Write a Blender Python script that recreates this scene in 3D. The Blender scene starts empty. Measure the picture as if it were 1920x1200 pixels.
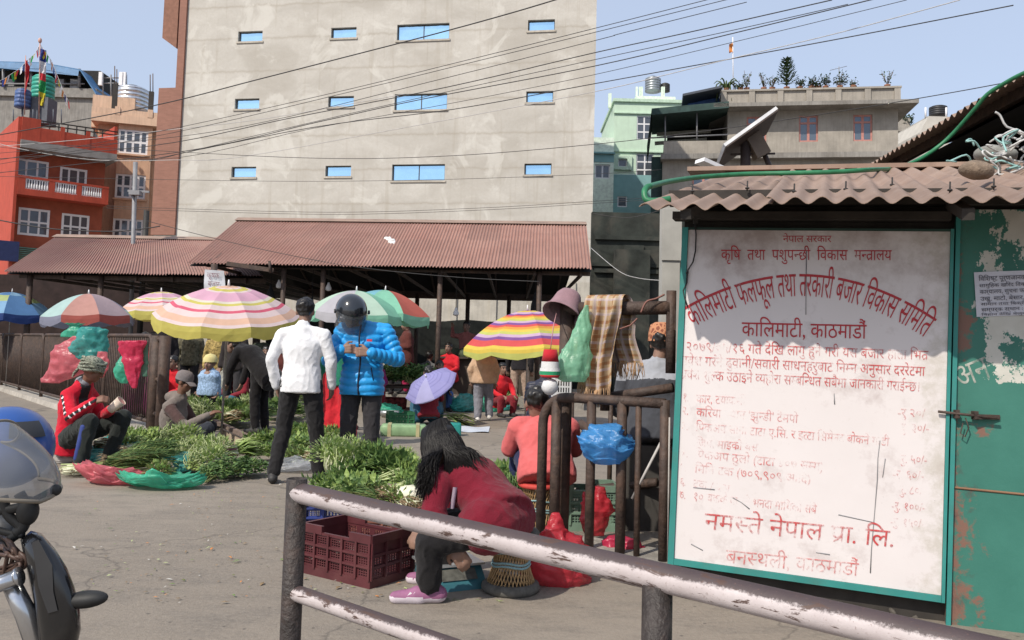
import bpy, bmesh, math, random
from math import sin, cos, tan, pi, sqrt, atan2, hypot
from mathutils import Vector, Matrix, Euler, Quaternion, noise
R = math.radians
V = Vector
sc = bpy.context.scene
COL = sc.collection
random.seed(7)
rnd = random.random
def uni(a, b): return a + (b - a) * random.random()

# ---------------------------------------------------------------- camera
IW, IH, FPX = 1920.0, 1200.0, 1600.0
PITCH, ROLL, CAMZ, HOR = R(4.0), R(1.5), 1.25, 658.0
SHIFT = (-FPX * tan(PITCH) + (HOR - 600.0)) / IW
cam_d = bpy.data.cameras.new('camera')
cam = bpy.data.objects.new('camera', cam_d)
COL.objects.link(cam)
cam_d.sensor_width = 36.0
cam_d.lens = 36.0 * FPX / IW
cam_d.shift_y = SHIFT
cam_d.clip_start = 0.05
cam_d.clip_end = 2000.0
CROT = Matrix.Rotation(pi / 2 + PITCH, 3, 'X') @ Matrix.Rotation(ROLL, 3, 'Z')
CPOS = V((0, 0, CAMZ))
cam.matrix_world = Matrix.Translation(CPOS) @ CROT.to_4x4()
sc.camera = cam

# ---------------------------------------------------------------- sky, sun, exposure
SUN = V((-0.44, -0.54, 0.70)).normalized()
world = bpy.data.worlds.new('World')
sc.world = world
world.use_nodes = True
wn = world.node_tree
sky = wn.nodes.new('ShaderNodeTexSky')
sky.sky_type = 'NISHITA'
sky.sun_disc = False
sky.sun_elevation = math.asin(SUN.z)
sky.sun_rotation = atan2(SUN.x, SUN.y)
sky.air_density = 1.0
sky.dust_density = 2.6
sky.ozone_density = 2.2
sky.altitude = 200
hz = wn.nodes.new('ShaderNodeMix'); hz.data_type = 'RGBA'; hz.inputs[0].default_value = .66; hz.inputs[7].default_value = (3.2, 3.6, 4.4, 1)
wn.links.new(sky.outputs[0], hz.inputs[6]); wn.links.new(hz.outputs[2], wn.nodes['Background'].inputs[0])
wn.nodes['Background'].inputs[1].default_value = 0.15
sun_d = bpy.data.lights.new('sun', 'SUN')
sun_d.energy = 3.3
sun_d.angle = R(0.55)
sun_d.color = (1.0, 0.93, 0.82)
sun_o = bpy.data.objects.new('sun', sun_d)
COL.objects.link(sun_o)
sun_o.rotation_euler = SUN.to_track_quat('Z', 'Y').to_euler()
sun_o.location = (0, 0, 30)
sc.view_settings.view_transform = 'Standard'
sc.view_settings.look = 'None'
sc.view_settings.gamma = 1
sc.view_settings.exposure = 0.42
sc.cycles.max_bounces = 6
sc.cycles.transparent_max_bounces = 12
sc.cycles.use_denoising = True

# ---------------------------------------------------------------- picture point -> place
def ray(px, py):
    d = V(((px - IW / 2) / FPX, ((IH / 2 - py) + SHIFT * IW) / FPX, -1.0))
    return CROT @ d
def at(px, py, Y):
    d = ray(px, py); return CPOS + d * (Y / d.y)
def gr(px, py, z=0.0):
    d = ray(px, py); return CPOS + d * ((z - CAMZ) / d.z)
def hit(px, py, P, N):
    d = ray(px, py); return CPOS + d * ((P - CPOS).dot(N) / d.dot(N))

# ---------------------------------------------------------------- mesh helper
class MB:
    def __init__(s):
        s.v = []; s.f = []; s.m = []; s.s = []; s.mi = 0; s.sm = False
    def add(s, vs, fs, M=None, smooth=None):
        b = len(s.v)
        s.v += [tuple(M @ V(p)) for p in vs] if M is not None else [tuple(p) for p in vs]
        for f in fs:
            s.f.append(tuple(b + i for i in f)); s.m.append(s.mi)
            s.s.append(s.sm if smooth is None else smooth)
        return b
    def box(s, c, size, M=None, smooth=None):
        x, y, z = size[0] / 2, size[1] / 2, size[2] / 2
        vs = [(c[0] + i * x, c[1] + j * y, c[2] + k * z) for k in (-1, 1) for j in (-1, 1) for i in (-1, 1)]
        s.add(vs, [(0, 2, 3, 1), (4, 5, 7, 6), (0, 1, 5, 4), (2, 6, 7, 3), (0, 4, 6, 2), (1, 3, 7, 5)], M, False)
    def box2(s, a, b, M=None):
        s.box([(a[i] + b[i]) / 2 for i in range(3)], [abs(b[i] - a[i]) for i in range(3)], M)
    def bar(s, p, q, w, h=None, up=(0, 0, 1), M=None):
        p, q = V(p), V(q); d = q - p; L = d.length
        if L < 1e-6: return
        d /= L; h = w if h is None else h
        u = V(up)
        if abs(d.dot(u)) > .98: u = V((0, 1, 0))
        r = d.cross(u).normalized(); u = r.cross(d)
        vs = [p + r * (i * w / 2) + u * (j * h / 2) + d * (k * L) for k in (0, 1) for j in (-1, 1) for i in (-1, 1)]
        s.add(vs, [(0, 2, 3, 1), (4, 5, 7, 6), (0, 1, 5, 4), (2, 6, 7, 3), (0, 4, 6, 2), (1, 3, 7, 5)], M, False)
    def loft(s, rings, caps=True, M=None, smooth=True, closed=False):
        n = len(rings[0]); vs = [p for r in rings for p in r]; fs = []
        K = len(rings)
        for i in range(K if closed else K - 1):
            for j in range(n):
                a = i * n + j; b = i * n + (j + 1) % n
                i2 = (i + 1) % K
                fs.append((a, b, i2 * n + (j + 1) % n, i2 * n + j))
        if caps and not closed:
            fs.append(tuple(range(n - 1, -1, -1))); fs.append(tuple((K - 1) * n + j for j in range(n)))
        s.add(vs, fs, M, smooth)
    def tube(s, pts, r, n=8, caps=True, M=None, closed=False, smooth=True):
        pts = [V(p) for p in pts]; K = len(pts); rings = []
        prev = None
        for i, p in enumerate(pts):
            if closed: t = pts[(i + 1) % K] - pts[i - 1]
            else: t = pts[min(i + 1, K - 1)] - pts[max(i - 1, 0)]
            if t.length < 1e-9: t = V((0, 0, 1))
            t.normalize()
            if prev is None:
                a = V((0, 0, 1)) if abs(t.z) < .9 else V((0, 1, 0))
                u = t.cross(a).normalized()
            else:
                u = prev - t * prev.dot(t)
                u = u.normalized() if u.length > 1e-6 else t.orthogonal().normalized()
            prev = u; w = t.cross(u)
            rr = r[i] if isinstance(r, (list, tuple)) else r
            rings.append([p + u * (rr * cos(2 * pi * j / n)) + w * (rr * sin(2 * pi * j / n)) for j in range(n)])
        s.loft(rings, caps, M, smooth, closed)
    def ell(s, c, r, rot=None, nu=14, nv=9, M=None):
        c = V(c); q = rot.to_matrix() if isinstance(rot, (Euler, Quaternion)) else (rot if rot is not None else Matrix.Identity(3))
        if not isinstance(r, (list, tuple)): r = (r, r, r)
        vs = [c + q @ V((0, 0, -r[2]))]
        for i in range(1, nv):
            a = -pi / 2 + pi * i / nv
            for j in range(nu):
                b = 2 * pi * j / nu
                vs.append(c + q @ V((r[0] * cos(a) * cos(b), r[1] * cos(a) * sin(b), r[2] * sin(a))))
        vs.append(c + q @ V((0, 0, r[2]))); top = len(vs) - 1; fs = []
        for j in range(nu):
            fs.append((0, 1 + (j + 1) % nu, 1 + j)); fs.append((top, top - nu + j, top - nu + (j + 1) % nu))
        for i in range(nv - 2):
            for j in range(nu):
                a = 1 + i * nu + j; b = 1 + i * nu + (j + 1) % nu
                fs.append((a, b, b + nu, a + nu))
        s.add(vs, fs, M, True)
    def cap(s, p, q, r0, r1, n=12, fl=1.0, M=None):     # tapered capsule with round ends
        p, q = V(p), V(q); t = q - p; L = t.length
        t = t / L if L > 1e-6 else V((0, 0, 1))
        u = t.orthogonal().normalized(); w = t.cross(u); rings = []
        for k in range(5):
            a = -pi / 2 + (pi / 2) * (k + .35) / 4.35
            rings.append((p + t * (r0 * sin(a)), r0 * cos(a)))
        for k in range(5):
            a = (pi / 2) * k / 4.35
            rings.append((q + t * (r1 * sin(a)), r1 * cos(a)))
        s.loft([[c + u * (rr * cos(2 * pi * j / n)) + w * (rr * fl * sin(2 * pi * j / n)) for j in range(n)] for c, rr in rings], True, M, True)
    def grid(s, fn, nu, nv, M=None, smooth=True, closeu=False):
        vs = [fn(i / nu, j / nv) for j in range(nv + 1) for i in range(nu + 1)]
        fs = [(j * (nu + 1) + i, j * (nu + 1) + i + 1, (j + 1) * (nu + 1) + i + 1, (j + 1) * (nu + 1) + i) for j in range(nv) for i in range(nu)]
        s.add(vs, fs, M, smooth)
    def quad(s, a, b, c, d, M=None): s.add([a, b, c, d], [(0, 1, 2, 3)], M, False)
    def lathe(s, prof, n=20, M=None, caps=True, c=(0, 0)):
        s.loft([[V((c[0] + r * cos(2 * pi * j / n), c[1] + r * sin(2 * pi * j / n), z)) for j in range(n)] for r, z in prof], caps, M, True)
    def mesh(s, name, mats, inv=None):
        me = bpy.data.meshes.new(name)
        vs = [tuple(inv @ V(p)) for p in s.v] if inv is not None else s.v
        me.from_pydata(vs, [], s.f)
        for m in (mats if isinstance(mats, (list, tuple)) else [mats]): me.materials.append(m)
        me.polygons.foreach_set('material_index', s.m)
        me.polygons.foreach_set('use_smooth', s.s)
        me.update()
        return me
    def build(s, name, mats, parent=None, world=False):
        inv = None
        if parent is not None and world:
            p = parent
            while p.parent is not None: p = p.parent
            inv = p.matrix_basis.inverted()
        o = bpy.data.objects.new(name, s.mesh(name, mats, inv))
        COL.objects.link(o)
        if parent is not None: o.parent = parent
        return o

def tag(o, label=None, cat=None, group=None, kind=None):
    if label: o['label'] = label
    if cat: o['category'] = cat
    if group: o['group'] = group
    if kind: o['kind'] = kind
    return o
def thing(name, label, cat, loc=(0, 0, 0), rz=0.0, group=None):
    o = bpy.data.objects.new(name, None); COL.objects.link(o)
    o.empty_display_size = .1
    o.location = loc; o.rotation_euler = (0, 0, rz)
    o.matrix_basis = Matrix.Translation(V(loc)) @ Matrix.Rotation(rz, 4, 'Z')
    return tag(o, label, cat, group)
def kids(o): return [c for c in COL.objects if c.parent == o]
def dup(o, loc=None, rot=None, scale=None, label=None, group=None, parent=None):
    c = o.copy(); COL.objects.link(c)
    if parent is not None: c.parent = parent
    if loc is not None: c.location = loc
    if rot is not None: c.rotation_euler = rot if not isinstance(rot, (int, float)) else (0, 0, rot)
    if scale is not None: c.scale = (scale,) * 3 if isinstance(scale, (int, float)) else scale
    tag(c, label, None, group)
    for ch in list(o.children): dup(ch, parent=c)
    return c

# ---------------------------------------------------------------- materials
MATS = {}
def N(nt, t, **kw):
    n = nt.nodes.new('ShaderNode' + t)
    for k, v in kw.items():
        if k.startswith('i_'): n.inputs[k[2:].replace('_', ' ')].default_value = v
        else: setattr(n, k, v)
    return n
def mixc(nt, fac, a, b, mode='MIX'):
    m = nt.nodes.new('ShaderNodeMix'); m.data_type = 'RGBA'; m.blend_type = mode
    for i, x in ((0, fac), (6, a), (7, b)):
        if isinstance(x, bpy.types.NodeSocket): nt.links.new(x, m.inputs[i])
        elif i == 0: m.inputs[0].default_value = x
        else: m.inputs[i].default_value = (*x[:3], 1)
    return m.outputs[2]
def ramp(nt, x, stops, interp='LINEAR'):
    r = nt.nodes.new('ShaderNodeValToRGB'); r.color_ramp.interpolation = interp
    e = r.color_ramp.elements
    while len(e) < len(stops): e.new(0.5)
    for k, (p, c) in enumerate(stops):
        e[k].position = p
        e[k].color = (c, c, c, 1) if isinstance(c, (int, float)) else (*c[:3], 1)
    nt.links.new(x, r.inputs[0])
    return r.outputs[0]
def nz(nt, co, scale, detail=4, rough=.55, dist=0.0, w=None):
    n = N(nt, 'TexNoise'); n.inputs['Scale'].default_value = scale
    n.inputs['Detail'].default_value = detail; n.inputs['Roughness'].default_value = rough
    n.inputs['Distortion'].default_value = dist
    nt.links.new(co, n.inputs['Vector'])
    return n.outputs['Fac']
def mapping(nt, co, scale=(1, 1, 1), rot=(0, 0, 0), loc=(0, 0, 0)):
    m = N(nt, 'Mapping'); m.inputs['Scale'].default_value = scale
    m.inputs['Rotation'].default_value = rot; m.inputs['Location'].default_value = loc
    nt.links.new(co, m.inputs['Vector']); return m.outputs[0]
def newmat(name):
    m = bpy.data.materials.new(name); m.use_nodes = True
    nt = m.node_tree; b = nt.nodes['Principled BSDF']
    co = nt.nodes.new('ShaderNodeTexCoord').outputs['Object']
    MATS[name] = m
    return m, nt, b, co
def mat(name, col, rough=.8, var=.18, sc_=6.0, bump=.0, bsc=40.0, metal=0.0, dirt=0.0, dcol=(.12, .10, .08), dsc=1.2, spec=.4, trans=0.0, alpha=1.0, streak=0.0, coat=0.0, sheen=0.0):
    if name in MATS: return MATS[name]
    m, nt, b, co = newmat(name)
    a = tuple(max(0, c * (1 - var)) for c in col); d = tuple(min(1, c * (1 + var)) for c in col)
    f = ramp(nt, nz(nt, co, sc_, 5, .6), [(.3, 0.), (.7, 1.)])
    c = mixc(nt, f, a, d)
    if streak > 0:
        st = nz(nt, mapping(nt, co, (3, 3, .25)), 3.0, 4, .65)
        c = mixc(nt, ramp(nt, st, [(.45, 0.), (.75, streak)]), c, tuple(x * .45 for x in col))
    if dirt > 0:
        f2 = ramp(nt, nz(nt, co, dsc, 6, .65, .4), [(.5, 0.), (.72, dirt)])
        c = mixc(nt, f2, c, dcol)
    nt.links.new(c, b.inputs['Base Color'])
    b.inputs['Roughness'].default_value = rough
    b.inputs['Metallic'].default_value = metal
    b.inputs['Specular IOR Level'].default_value = spec
    if coat: b.inputs['Coat Weight'].default_value = coat; b.inputs['Coat Roughness'].default_value = .08
    if sheen: b.inputs['Sheen Weight'].default_value = sheen
    if bump > 0:
        bn = N(nt, 'Bump'); bn.inputs['Strength'].default_value = bump; bn.inputs['Distance'].default_value = .02
        nt.links.new(nz(nt, co, bsc, 4), bn.inputs['Height']); nt.links.new(bn.outputs[0], b.inputs['Normal'])
    out = nt.nodes['Material Output']; sh = b.outputs[0]
    if trans > 0:
        t = N(nt, 'BsdfTranslucent'); nt.links.new(c, t.inputs[0])
        mx = N(nt, 'MixShader'); mx.inputs[0].default_value = trans
        nt.links.new(sh, mx.inputs[1]); nt.links.new(t.outputs[0], mx.inputs[2]); sh = mx.outputs[0]
    if alpha < 1:
        t = N(nt, 'BsdfTransparent')
        mx = N(nt, 'MixShader'); mx.inputs[0].default_value = alpha
        nt.links.new(t.outputs[0], mx.inputs[1]); nt.links.new(sh, mx.inputs[2]); sh = mx.outputs[0]
    nt.links.new(sh, out.inputs[0])
    return m
def cloth(name, col, **kw):
    k = dict(rough=.9, var=.12, sc_=14, bump=.25, bsc=160, spec=.15, sheen=.1); k.update(kw)
    return mat(name, col, **k)
def bagm(name, col, alpha=.86): return mat(name, col, rough=.28, var=.22, sc_=9, bump=.5, bsc=22, spec=.5, trans=.38, alpha=alpha)

# flat wall in a local frame (o = origin, u = along, w = up, n = out) with openings
class Frame:
    def __init__(s, o, u, w, n): s.o, s.u, s.w, s.n = V(o), V(u).normalized(), V(w).normalized(), V(n).normalized()
    def p(s, a, b, c=0.0): return s.o + s.u * a + s.w * b + s.n * c
    def px(s, x, y, off=0.0):
        q = hit(x, y, s.o + s.n * off, s.n) - s.o
        return q.dot(s.u), q.dot(s.w)
    def box(s, mb, a0, a1, b0, b1, c0, c1):
        vs = [s.p(a, b, c) for c in (c0, c1) for b in (b0, b1) for a in (a0, a1)]
        mb.add(vs, [(0, 2, 3, 1), (4, 5, 7, 6), (0, 1, 5, 4), (2, 6, 7, 3), (0, 4, 6, 2), (1, 3, 7, 5)], None, False)
    def wall(s, mb, a0, a1, b0, b1, holes, depth=.2, both=False, c=0.0):
        A = sorted({a0, a1} | {h[0] for h in holes} | {h[1] for h in holes})
        B = sorted({b0, b1} | {h[2] for h in holes} | {h[3] for h in holes})
        A = [x for x in A if a0 - 1e-9 <= x <= a1 + 1e-9]; B = [x for x in B if b0 - 1e-9 <= x <= b1 + 1e-9]
        for i in range(len(A) - 1):
            for j in range(len(B) - 1):
                x, y = (A[i] + A[i + 1]) / 2, (B[j] + B[j + 1]) / 2
                if any(h[0] < x < h[1] and h[2] < y < h[3] for h in holes): continue
                q = [(A[i], B[j]), (A[i + 1], B[j]), (A[i + 1], B[j + 1]), (A[i], B[j + 1])]
                mb.quad(*[s.p(*k, c) for k in q])
                if both: mb.quad(*[s.p(*k, c - depth) for k in reversed(q)])
        for h in holes:
            q = [(h[0], h[2]), (h[1], h[2]), (h[1], h[3]), (h[0], h[3])]
            for k in range(4):
                a, b = q[k], q[(k + 1) % 4]
                mb.quad(s.p(*a, c), s.p(*b, c), s.p(*b, c - depth), s.p(*a, c - depth))
        if both:
            q = [(a0, b0), (a1, b0), (a1, b1), (a0, b1)]
            for k in range(4):
                a, b = q[k], q[(k + 1) % 4]
                mb.quad(s.p(*b, c), s.p(*a, c), s.p(*a, c - depth), s.p(*b, c - depth))
def pframe(p0, p1, lean=0.0):
    p0, p1 = V(p0), V(p1); u = (p1 - p0); u.z = 0; u.normalize(); n = u.cross(V((0, 0, 1)))
    if lean: q = Matrix.Rotation(lean, 3, n); u2 = q @ u; w = q @ V((0, 0, 1))
    else: u2, w = u, V((0, 0, 1))
    return Frame(V((p0.x, p0.y, 0)), u2, w, n)
# ================================================================ SETTING
def ground_mat():
    m, nt, b, co = newmat('ground')
    f = nz(nt, co, .35, 7, .62, .3)
    c = mixc(nt, ramp(nt, f, [(.32, 0.), (.68, 1.)]), (.158, .131, .103), (.255, .217, .175))
    f = nz(nt, mapping(nt, co, (1.0, 2.6, 1), (0, 0, .35)), 2.2, 6, .7)
    c = mixc(nt, ramp(nt, f, [(.46, 0.), (.66, .75)]), c, (.115, .100, .085))
    f = nz(nt, co, 38, 5, .7)
    c = mixc(nt, ramp(nt, f, [(.3, .0), (.7, .55)]), c, (.285, .247, .203))
    f = nz(nt, co, 160, 3, .7)
    c = mixc(nt, ramp(nt, f, [(.62, 0.), (.72, .7)]), c, (.07, .06, .05))
    vd = N(nt, 'TexVoronoi', feature='DISTANCE_TO_EDGE'); vd.inputs['Scale'].default_value = .42
    dn = N(nt, 'TexNoise'); dn.inputs['Scale'].default_value = 1.6; dn.inputs['Detail'].default_value = 6
    nt.links.new(co, dn.inputs['Vector'])
    ad = N(nt, 'VectorMath', operation='MULTIPLY_ADD'); nt.links.new(dn.outputs['Color'], ad.inputs[0])
    ad.inputs[1].default_value = (1.2, 1.2, 0); nt.links.new(co, ad.inputs[2])
    nt.links.new(ad.outputs[0], vd.inputs['Vector'])
    cr = ramp(nt, vd.outputs['Distance'], [(.0, .6), (.007, 0.)])
    c = mixc(nt, cr, c, (.075, .065, .055))
    sp = N(nt, 'TexVoronoi'); sp.inputs['Scale'].default_value = 9; nt.links.new(co, sp.inputs['Vector'])
    c = mixc(nt, ramp(nt, sp.outputs['Distance'], [(.05, .8), (.1, 0.)]), c, (.08, .07, .06))
    nt.links.new(c, b.inputs['Base Color']); b.inputs['Roughness'].default_value = .9
    bn = N(nt, 'Bump'); bn.inputs['Strength'].default_value = .45; bn.inputs['Distance'].default_value = .015
    nt.links.new(nz(nt, co, 55, 5, .7), bn.inputs['Height']); nt.links.new(bn.outputs[0], b.inputs['Normal'])
    return m
mb = MB()
def gz(x, y): return 0.0
xs = [-600, -120, -40, -20] + [-12 + i * .75 for i in range(33)] + [20, 40, 120, 600]
ys = [-300, -60, -15, -4] + [i * .75 for i in range(34)] + [32, 45, 90, 200, 900]
vs = [(x, y, 0.012 * noise.noise(V((x * .3, y * .3, 0))) if (-13 < x < 13 and 0 < y < 25) else 0.0) for y in ys for x in xs]
nx = len(xs)
mb.add(vs, [(j * nx + i, j * nx + i + 1, (j + 1) * nx + i + 1, (j + 1) * nx + i) for j in range(len(ys) - 1) for i in range(nx - 1)], None, True)
tag(mb.build('ground', ground_mat()), kind='structure')

CONC = mat('concrete_light', (.44, .40, .34), .9, .14, 1.2, .3, 30, streak=.5, dirt=.35, dcol=(.20, .18, .15), dsc=.5)
KERB = mat('kerb_concrete', (.27, .25, .22), .95, .25, 9, .6, 30, dirt=.6, dcol=(.1, .09, .08), dsc=3)
# kerb below the gate
k0, k1, k2 = V((.02, 5.42, 0)), V((.92, 4.72, 0)), V((3.4, 3.9, 0))
mb = MB()
for a, b_ in ((k0, k1),):
    d = (b_ - a).normalized(); n = V((d.y, -d.x, 0))
    if n.y > 0: n = -n
    K = 3
    for i in range(K):
        p, q = a.lerp(b_, i / K), a.lerp(b_, (i + 1) / K - .004)
        h = .10 + .012 * noise.noise(p * 3)
        w0, w1 = .10 + .012 * noise.noise(p * 5), -.35
        mb.add([p + n * w0, q + n * w0, q + n * w1, p + n * w1, p + n * (w0 - .02) + V((0, 0, h)), q + n * (w0 - .02) + V((0, 0, h)), q + n * w1 + V((0, 0, h)), p + n * w1 + V((0, 0, h))],
               [(0, 1, 5, 4), (4, 5, 6, 7), (2, 3, 7, 6), (1, 2, 6, 5), (3, 0, 4, 7)])
tag(mb.build('kerb', KERB), kind='structure')
# paler paved strip under the roadside fence
FA, FB = gr(300, 822), gr(-40, 716)
mb = MB(); d = (FB - FA).normalized(); n = V((-d.y, d.x, 0))
if n.y < 0: n = -n
E0 = FA + d * 14
mb.loft([[p + n * -.18 + V((0, 0, 0)), p + n * -.16 + V((0, 0, .09)), p + n * .3 + V((0, 0, .09)), p + n * .3] for p in (FA - d * .1, FA + d * 4, E0)], True, None, False)
tag(mb.build('kerb_fence_base', mat('kerb_pale', (.36, .33, .29), .95, .2, 5, .4, 30, dirt=.4)), kind='structure')

# ---------------------------------------------------------------- glass etc.
def mirror_glass(name, col, rough=.06, m_=.85):
    m, nt, b, co = newmat(name)
    f = nz(nt, co, .8, 3)
    nt.links.new(mixc(nt, f, tuple(c * .75 for c in col), tuple(min(1, c * 1.2) for c in col)), b.inputs['Base Color'])
    b.inputs['Metallic'].default_value = m_; b.inputs['Roughness'].default_value = rough
    bn = N(nt, 'Bump'); bn.inputs['Strength'].default_value = .5; bn.inputs['Distance'].default_value = .05
    nt.links.new(nz(nt, co, 1.1, 3), bn.inputs['Height']); nt.links.new(bn.outputs[0], b.inputs['Normal'])
    return m
GLASS_BLUE = mirror_glass('glass_blue', (.42, .68, .98))
GLASS_DARK = mirror_glass('glass_dark', (.10, .11, .13), .12, .3)
GLASS_GREY = mirror_glass('glass_grey', (.13, .16, .20), .2, .35)
FRAME_DARK = mat('frame_dark', (.06, .06, .065), .5)
WHITE = mat('white_paint', (.72, .71, .72), .6, .06, 5)
BLACKM = mat('black_iron', (.025, .023, .022), .6, .3, 20)
RUSTY = mat('dark_rusty_iron', (.060, .040, .032), .65, .4, 18, .3, 60, dirt=.5, dcol=(.14, .075, .045), dsc=7)
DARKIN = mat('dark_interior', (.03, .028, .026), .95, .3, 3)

def window(fr, parent, a0, a1, b0, b1, cols=2, rows=1, fm=None, gm=None, off=-.10, t=.05, extra=None, name='window', bars=0.04):
    mb = MB(); c0, c1 = off - .05, off
    fr.box(mb, a0, a0 + t, b0, b1, c0, c1); fr.box(mb, a1 - t, a1, b0, b1, c0, c1)
    fr.box(mb, a0 + t, a1 - t, b0, b0 + t, c0, c1); fr.box(mb, a0 + t, a1 - t, b1 - t, b1, c0, c1)
    for i in range(1, cols):
        x = a0 + (a1 - a0) * i / cols; fr.box(mb, x - bars / 2, x + bars / 2, b0 + t, b1 - t, c0 + .004, c1 - .004)
    for j in range(1, rows):
        y = b0 + (b1 - b0) * j / rows; fr.box(mb, a0 + t, a1 - t, y - bars / 2, y + bars / 2, c0 + .008, c1 - .008)
    if extra: extra(mb)
    w = mb.build(name, fm or FRAME_DARK, parent)
    mb = MB(); fr.box(mb, a0 + t * .5, a1 - t * .5, b0 + t * .5, b1 - t * .5, c0 + .01, c0 + .025)
    mb.build('pane', gm or GLASS_DARK, w)
    return w

# ================================================================ BEIGE BLOCK
def beige_mat():
    m, nt, b, co = newmat('raw_plaster')
    f = nz(nt, mapping(nt, co, (.5, .5, .8)), .8, 8, .62, .5)
    c = mixc(nt, ramp(nt, f, [(.3, 0.), (.7, 1.)]), (.405, .38, .34), (.54, .515, .47))
    f = nz(nt, co, 9, 5, .65)
    c = mixc(nt, ramp(nt, f, [(.4, 0.), (.7, .22)]), c, (.36, .32, .26))
    sx = N(nt, 'SeparateXYZ'); nt.links.new(co, sx.inputs[0])
    # pour lines between the lifts
    wob = nz(nt, mapping(nt, co, (1.2, 1.2, .2)), 1.5, 5, .7)
    mul = N(nt, 'Math', operation='MULTIPLY_ADD'); nt.links.new(wob, mul.inputs[0]); mul.inputs[1].default_value = .28; nt.links.new(sx.outputs['Z'], mul.inputs[2])
    mod = N(nt, 'MATH' if 0 else 'Math', operation='PINGPONG'); nt.links.new(mul.outputs[0], mod.inputs[0]); mod.inputs[1].default_value = .79
    c = mixc(nt, ramp(nt, mod.outputs[0], [(0.0, .5), (.035, .22), (.10, 0.)]), c, (.30, .26, .205))
    # vertical runs
    st = nz(nt, mapping(nt, co, (2.2, 2.2, .12)), 2.0, 4, .6)
    c = mixc(nt, ramp(nt, st, [(.56, 0.), (.74, .5)]), c, (.34, .30, .24))
    st = nz(nt, mapping(nt, co, (.25, .25, .35)), 1.1, 3, .5)
    c = mixc(nt, ramp(nt, st, [(.55, 0.), (.60, .42)]), c, (.36, .33, .285))
    st = nz(nt, mapping(nt, co, (.5, .5, .5), (0, 0, 0), (7, 3, 1)), 1.3, 6, .6, .8)
    c = mixc(nt, ramp(nt, st, [(.56, 0.), (.63, .5)]), c, (.60, .58, .53))
    nt.links.new(c, b.inputs['Base Color']); b.inputs['Roughness'].default_value = .92
    bn = N(nt, 'Bump'); bn.inputs['Strength'].default_value = .35; bn.inputs['Distance'].default_value = .03
    nt.links.new(nz(nt, co, 4, 6, .7), bn.inputs['Height']); nt.links.new(bn.outputs[0], b.inputs['Normal'])
    return m
def brick_mat(name, c1, c2, sc_=1.0, mortar=(.30, .20, .16)):
    m, nt, b, co = newmat(name)
    t = N(nt, 'TexBrick'); t.inputs['Color1'].default_value = (*c1, 1); t.inputs['Color2'].default_value = (*c2, 1)
    t.inputs['Mortar'].default_value = (*mortar, 1); t.inputs['Scale'].default_value = sc_
    t.inputs['Mortar Size'].default_value = .012; t.inputs['Brick Width'].default_value = .5; t.inputs['Row Height'].default_value = .16
    nt.links.new(mapping(nt, co, (1, 1, 1), (pi / 2, 0, 0)), t.inputs['Vector'])
    f = nz(nt, co, 1.4, 5)
    c = mixc(nt, ramp(nt, f, [(.35, .0), (.7, .35)]), t.outputs['Color'], tuple(x * .62 for x in c1))
    nt.links.new(c, b.inputs['Base Color']); b.inputs['Roughness'].default_value = .85
    return m
P0, P1 = at(321, 600, 40.0), at(1109, 600, 36.7)
BF = pframe(P0, P1)
bw = BF.px(1113, 300)[0]
bei = thing('apartment_block', 'tall raw concrete block with small blue mirror windows behind the market sheds', 'building', BF.o)
holes = []; wins = []
rows = [(311, 331, 310, 340), (178, 201, 177, 205)]
cols = [(434, 480), (610, 658), (735, 834), (983, 1034)]
cols2 = [(441, 486), (615, 664), (740, 838), (986, 1037)]
R0 = [BF.px(600, y)[1] for y in (331, 311, 340, 310)]
R1 = [BF.px(600, y)[1] for y in (201, 178, 205, 177)]
dz = R1[0] - R0[0]
for r in range(-1, 4):
    for i, (x0, x1) in enumerate(cols):
        a0, a1 = BF.px(x0, 320)[0], BF.px(x1, 320)[0]
        b0, b1 = (R0[2], R0[3]) if i == 2 else (R0[0], R0[1])
        holes.append((a0, a1, b0 + dz * r, b1 + dz * r))
mb = MB(); BH = 21.5
BF.wall(mb, 0, bw, 0, BH, holes, .22)
for q in ([(0, 0), (0, -12)], [(0, -12), (bw - 3, -12)], [(bw - 3, -12), (bw, 0)]):
    (a, c), (a2, c2) = q
    mb.quad(BF.p(a2, 0, c2), BF.p(a, 0, c), BF.p(a, BH, c), BF.p(a2, BH, c2))
mb.quad(BF.p(0, BH, 0), BF.p(bw, BH, 0), BF.p(bw - 3, BH, -12), BF.p(0, BH, -12))
mb.build('wall', beige_mat(), bei, True)
for k, h in enumerate(holes):
    i = k % 4
    mbw = MB
    mb = MB(); bl_ = Frame(BF.o - bei.location, BF.u, BF.w, BF.n); bl_.box(mb, h[0] - .06, h[1] + .06, h[2] - .09, h[2] - .004, -.1, .05); mb.build('sill', CONC, bei)
    w = window(Frame(BF.o - bei.location, BF.u, BF.w, BF.n), bei, *h, cols=2 if i == 2 else 1, gm=GLASS_BLUE, off=-.14, t=.045)
CLAD = brick_mat('brick_tile', (.285, .135, .098), (.24, .112, .08), 2.2, (.26, .14, .10))
bl = Frame(BF.o - bei.location, BF.u, BF.w, BF.n)
mb = MB()
zt, zb = BF.px(320, 166)[1], BF.px(310, 441)[1]
a0 = BF.px(293, 300)[0]
bl.box(mb, a0, .0, zb, zt, -6, .12)
bl.box(mb, BF.px(334, 120)[0], .0, zt + .004, BH + .2, -6, .116)
mb.build('brick_cladding', CLAD, bei)
mb = MB()
bl.box(mb, a0 + .1, 0.0, 0, zb - .004, -6, .05)
mb.build('base_wall', mat('base_white', (.6, .57, .5), .9), bei)
mb = MB(); zs = BF.px(320, 72)[1]; a1, a2 = BF.px(307, 66)[0], BF.px(333, 90)[0]
zk = BF.px(333, 92)[1]
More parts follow.
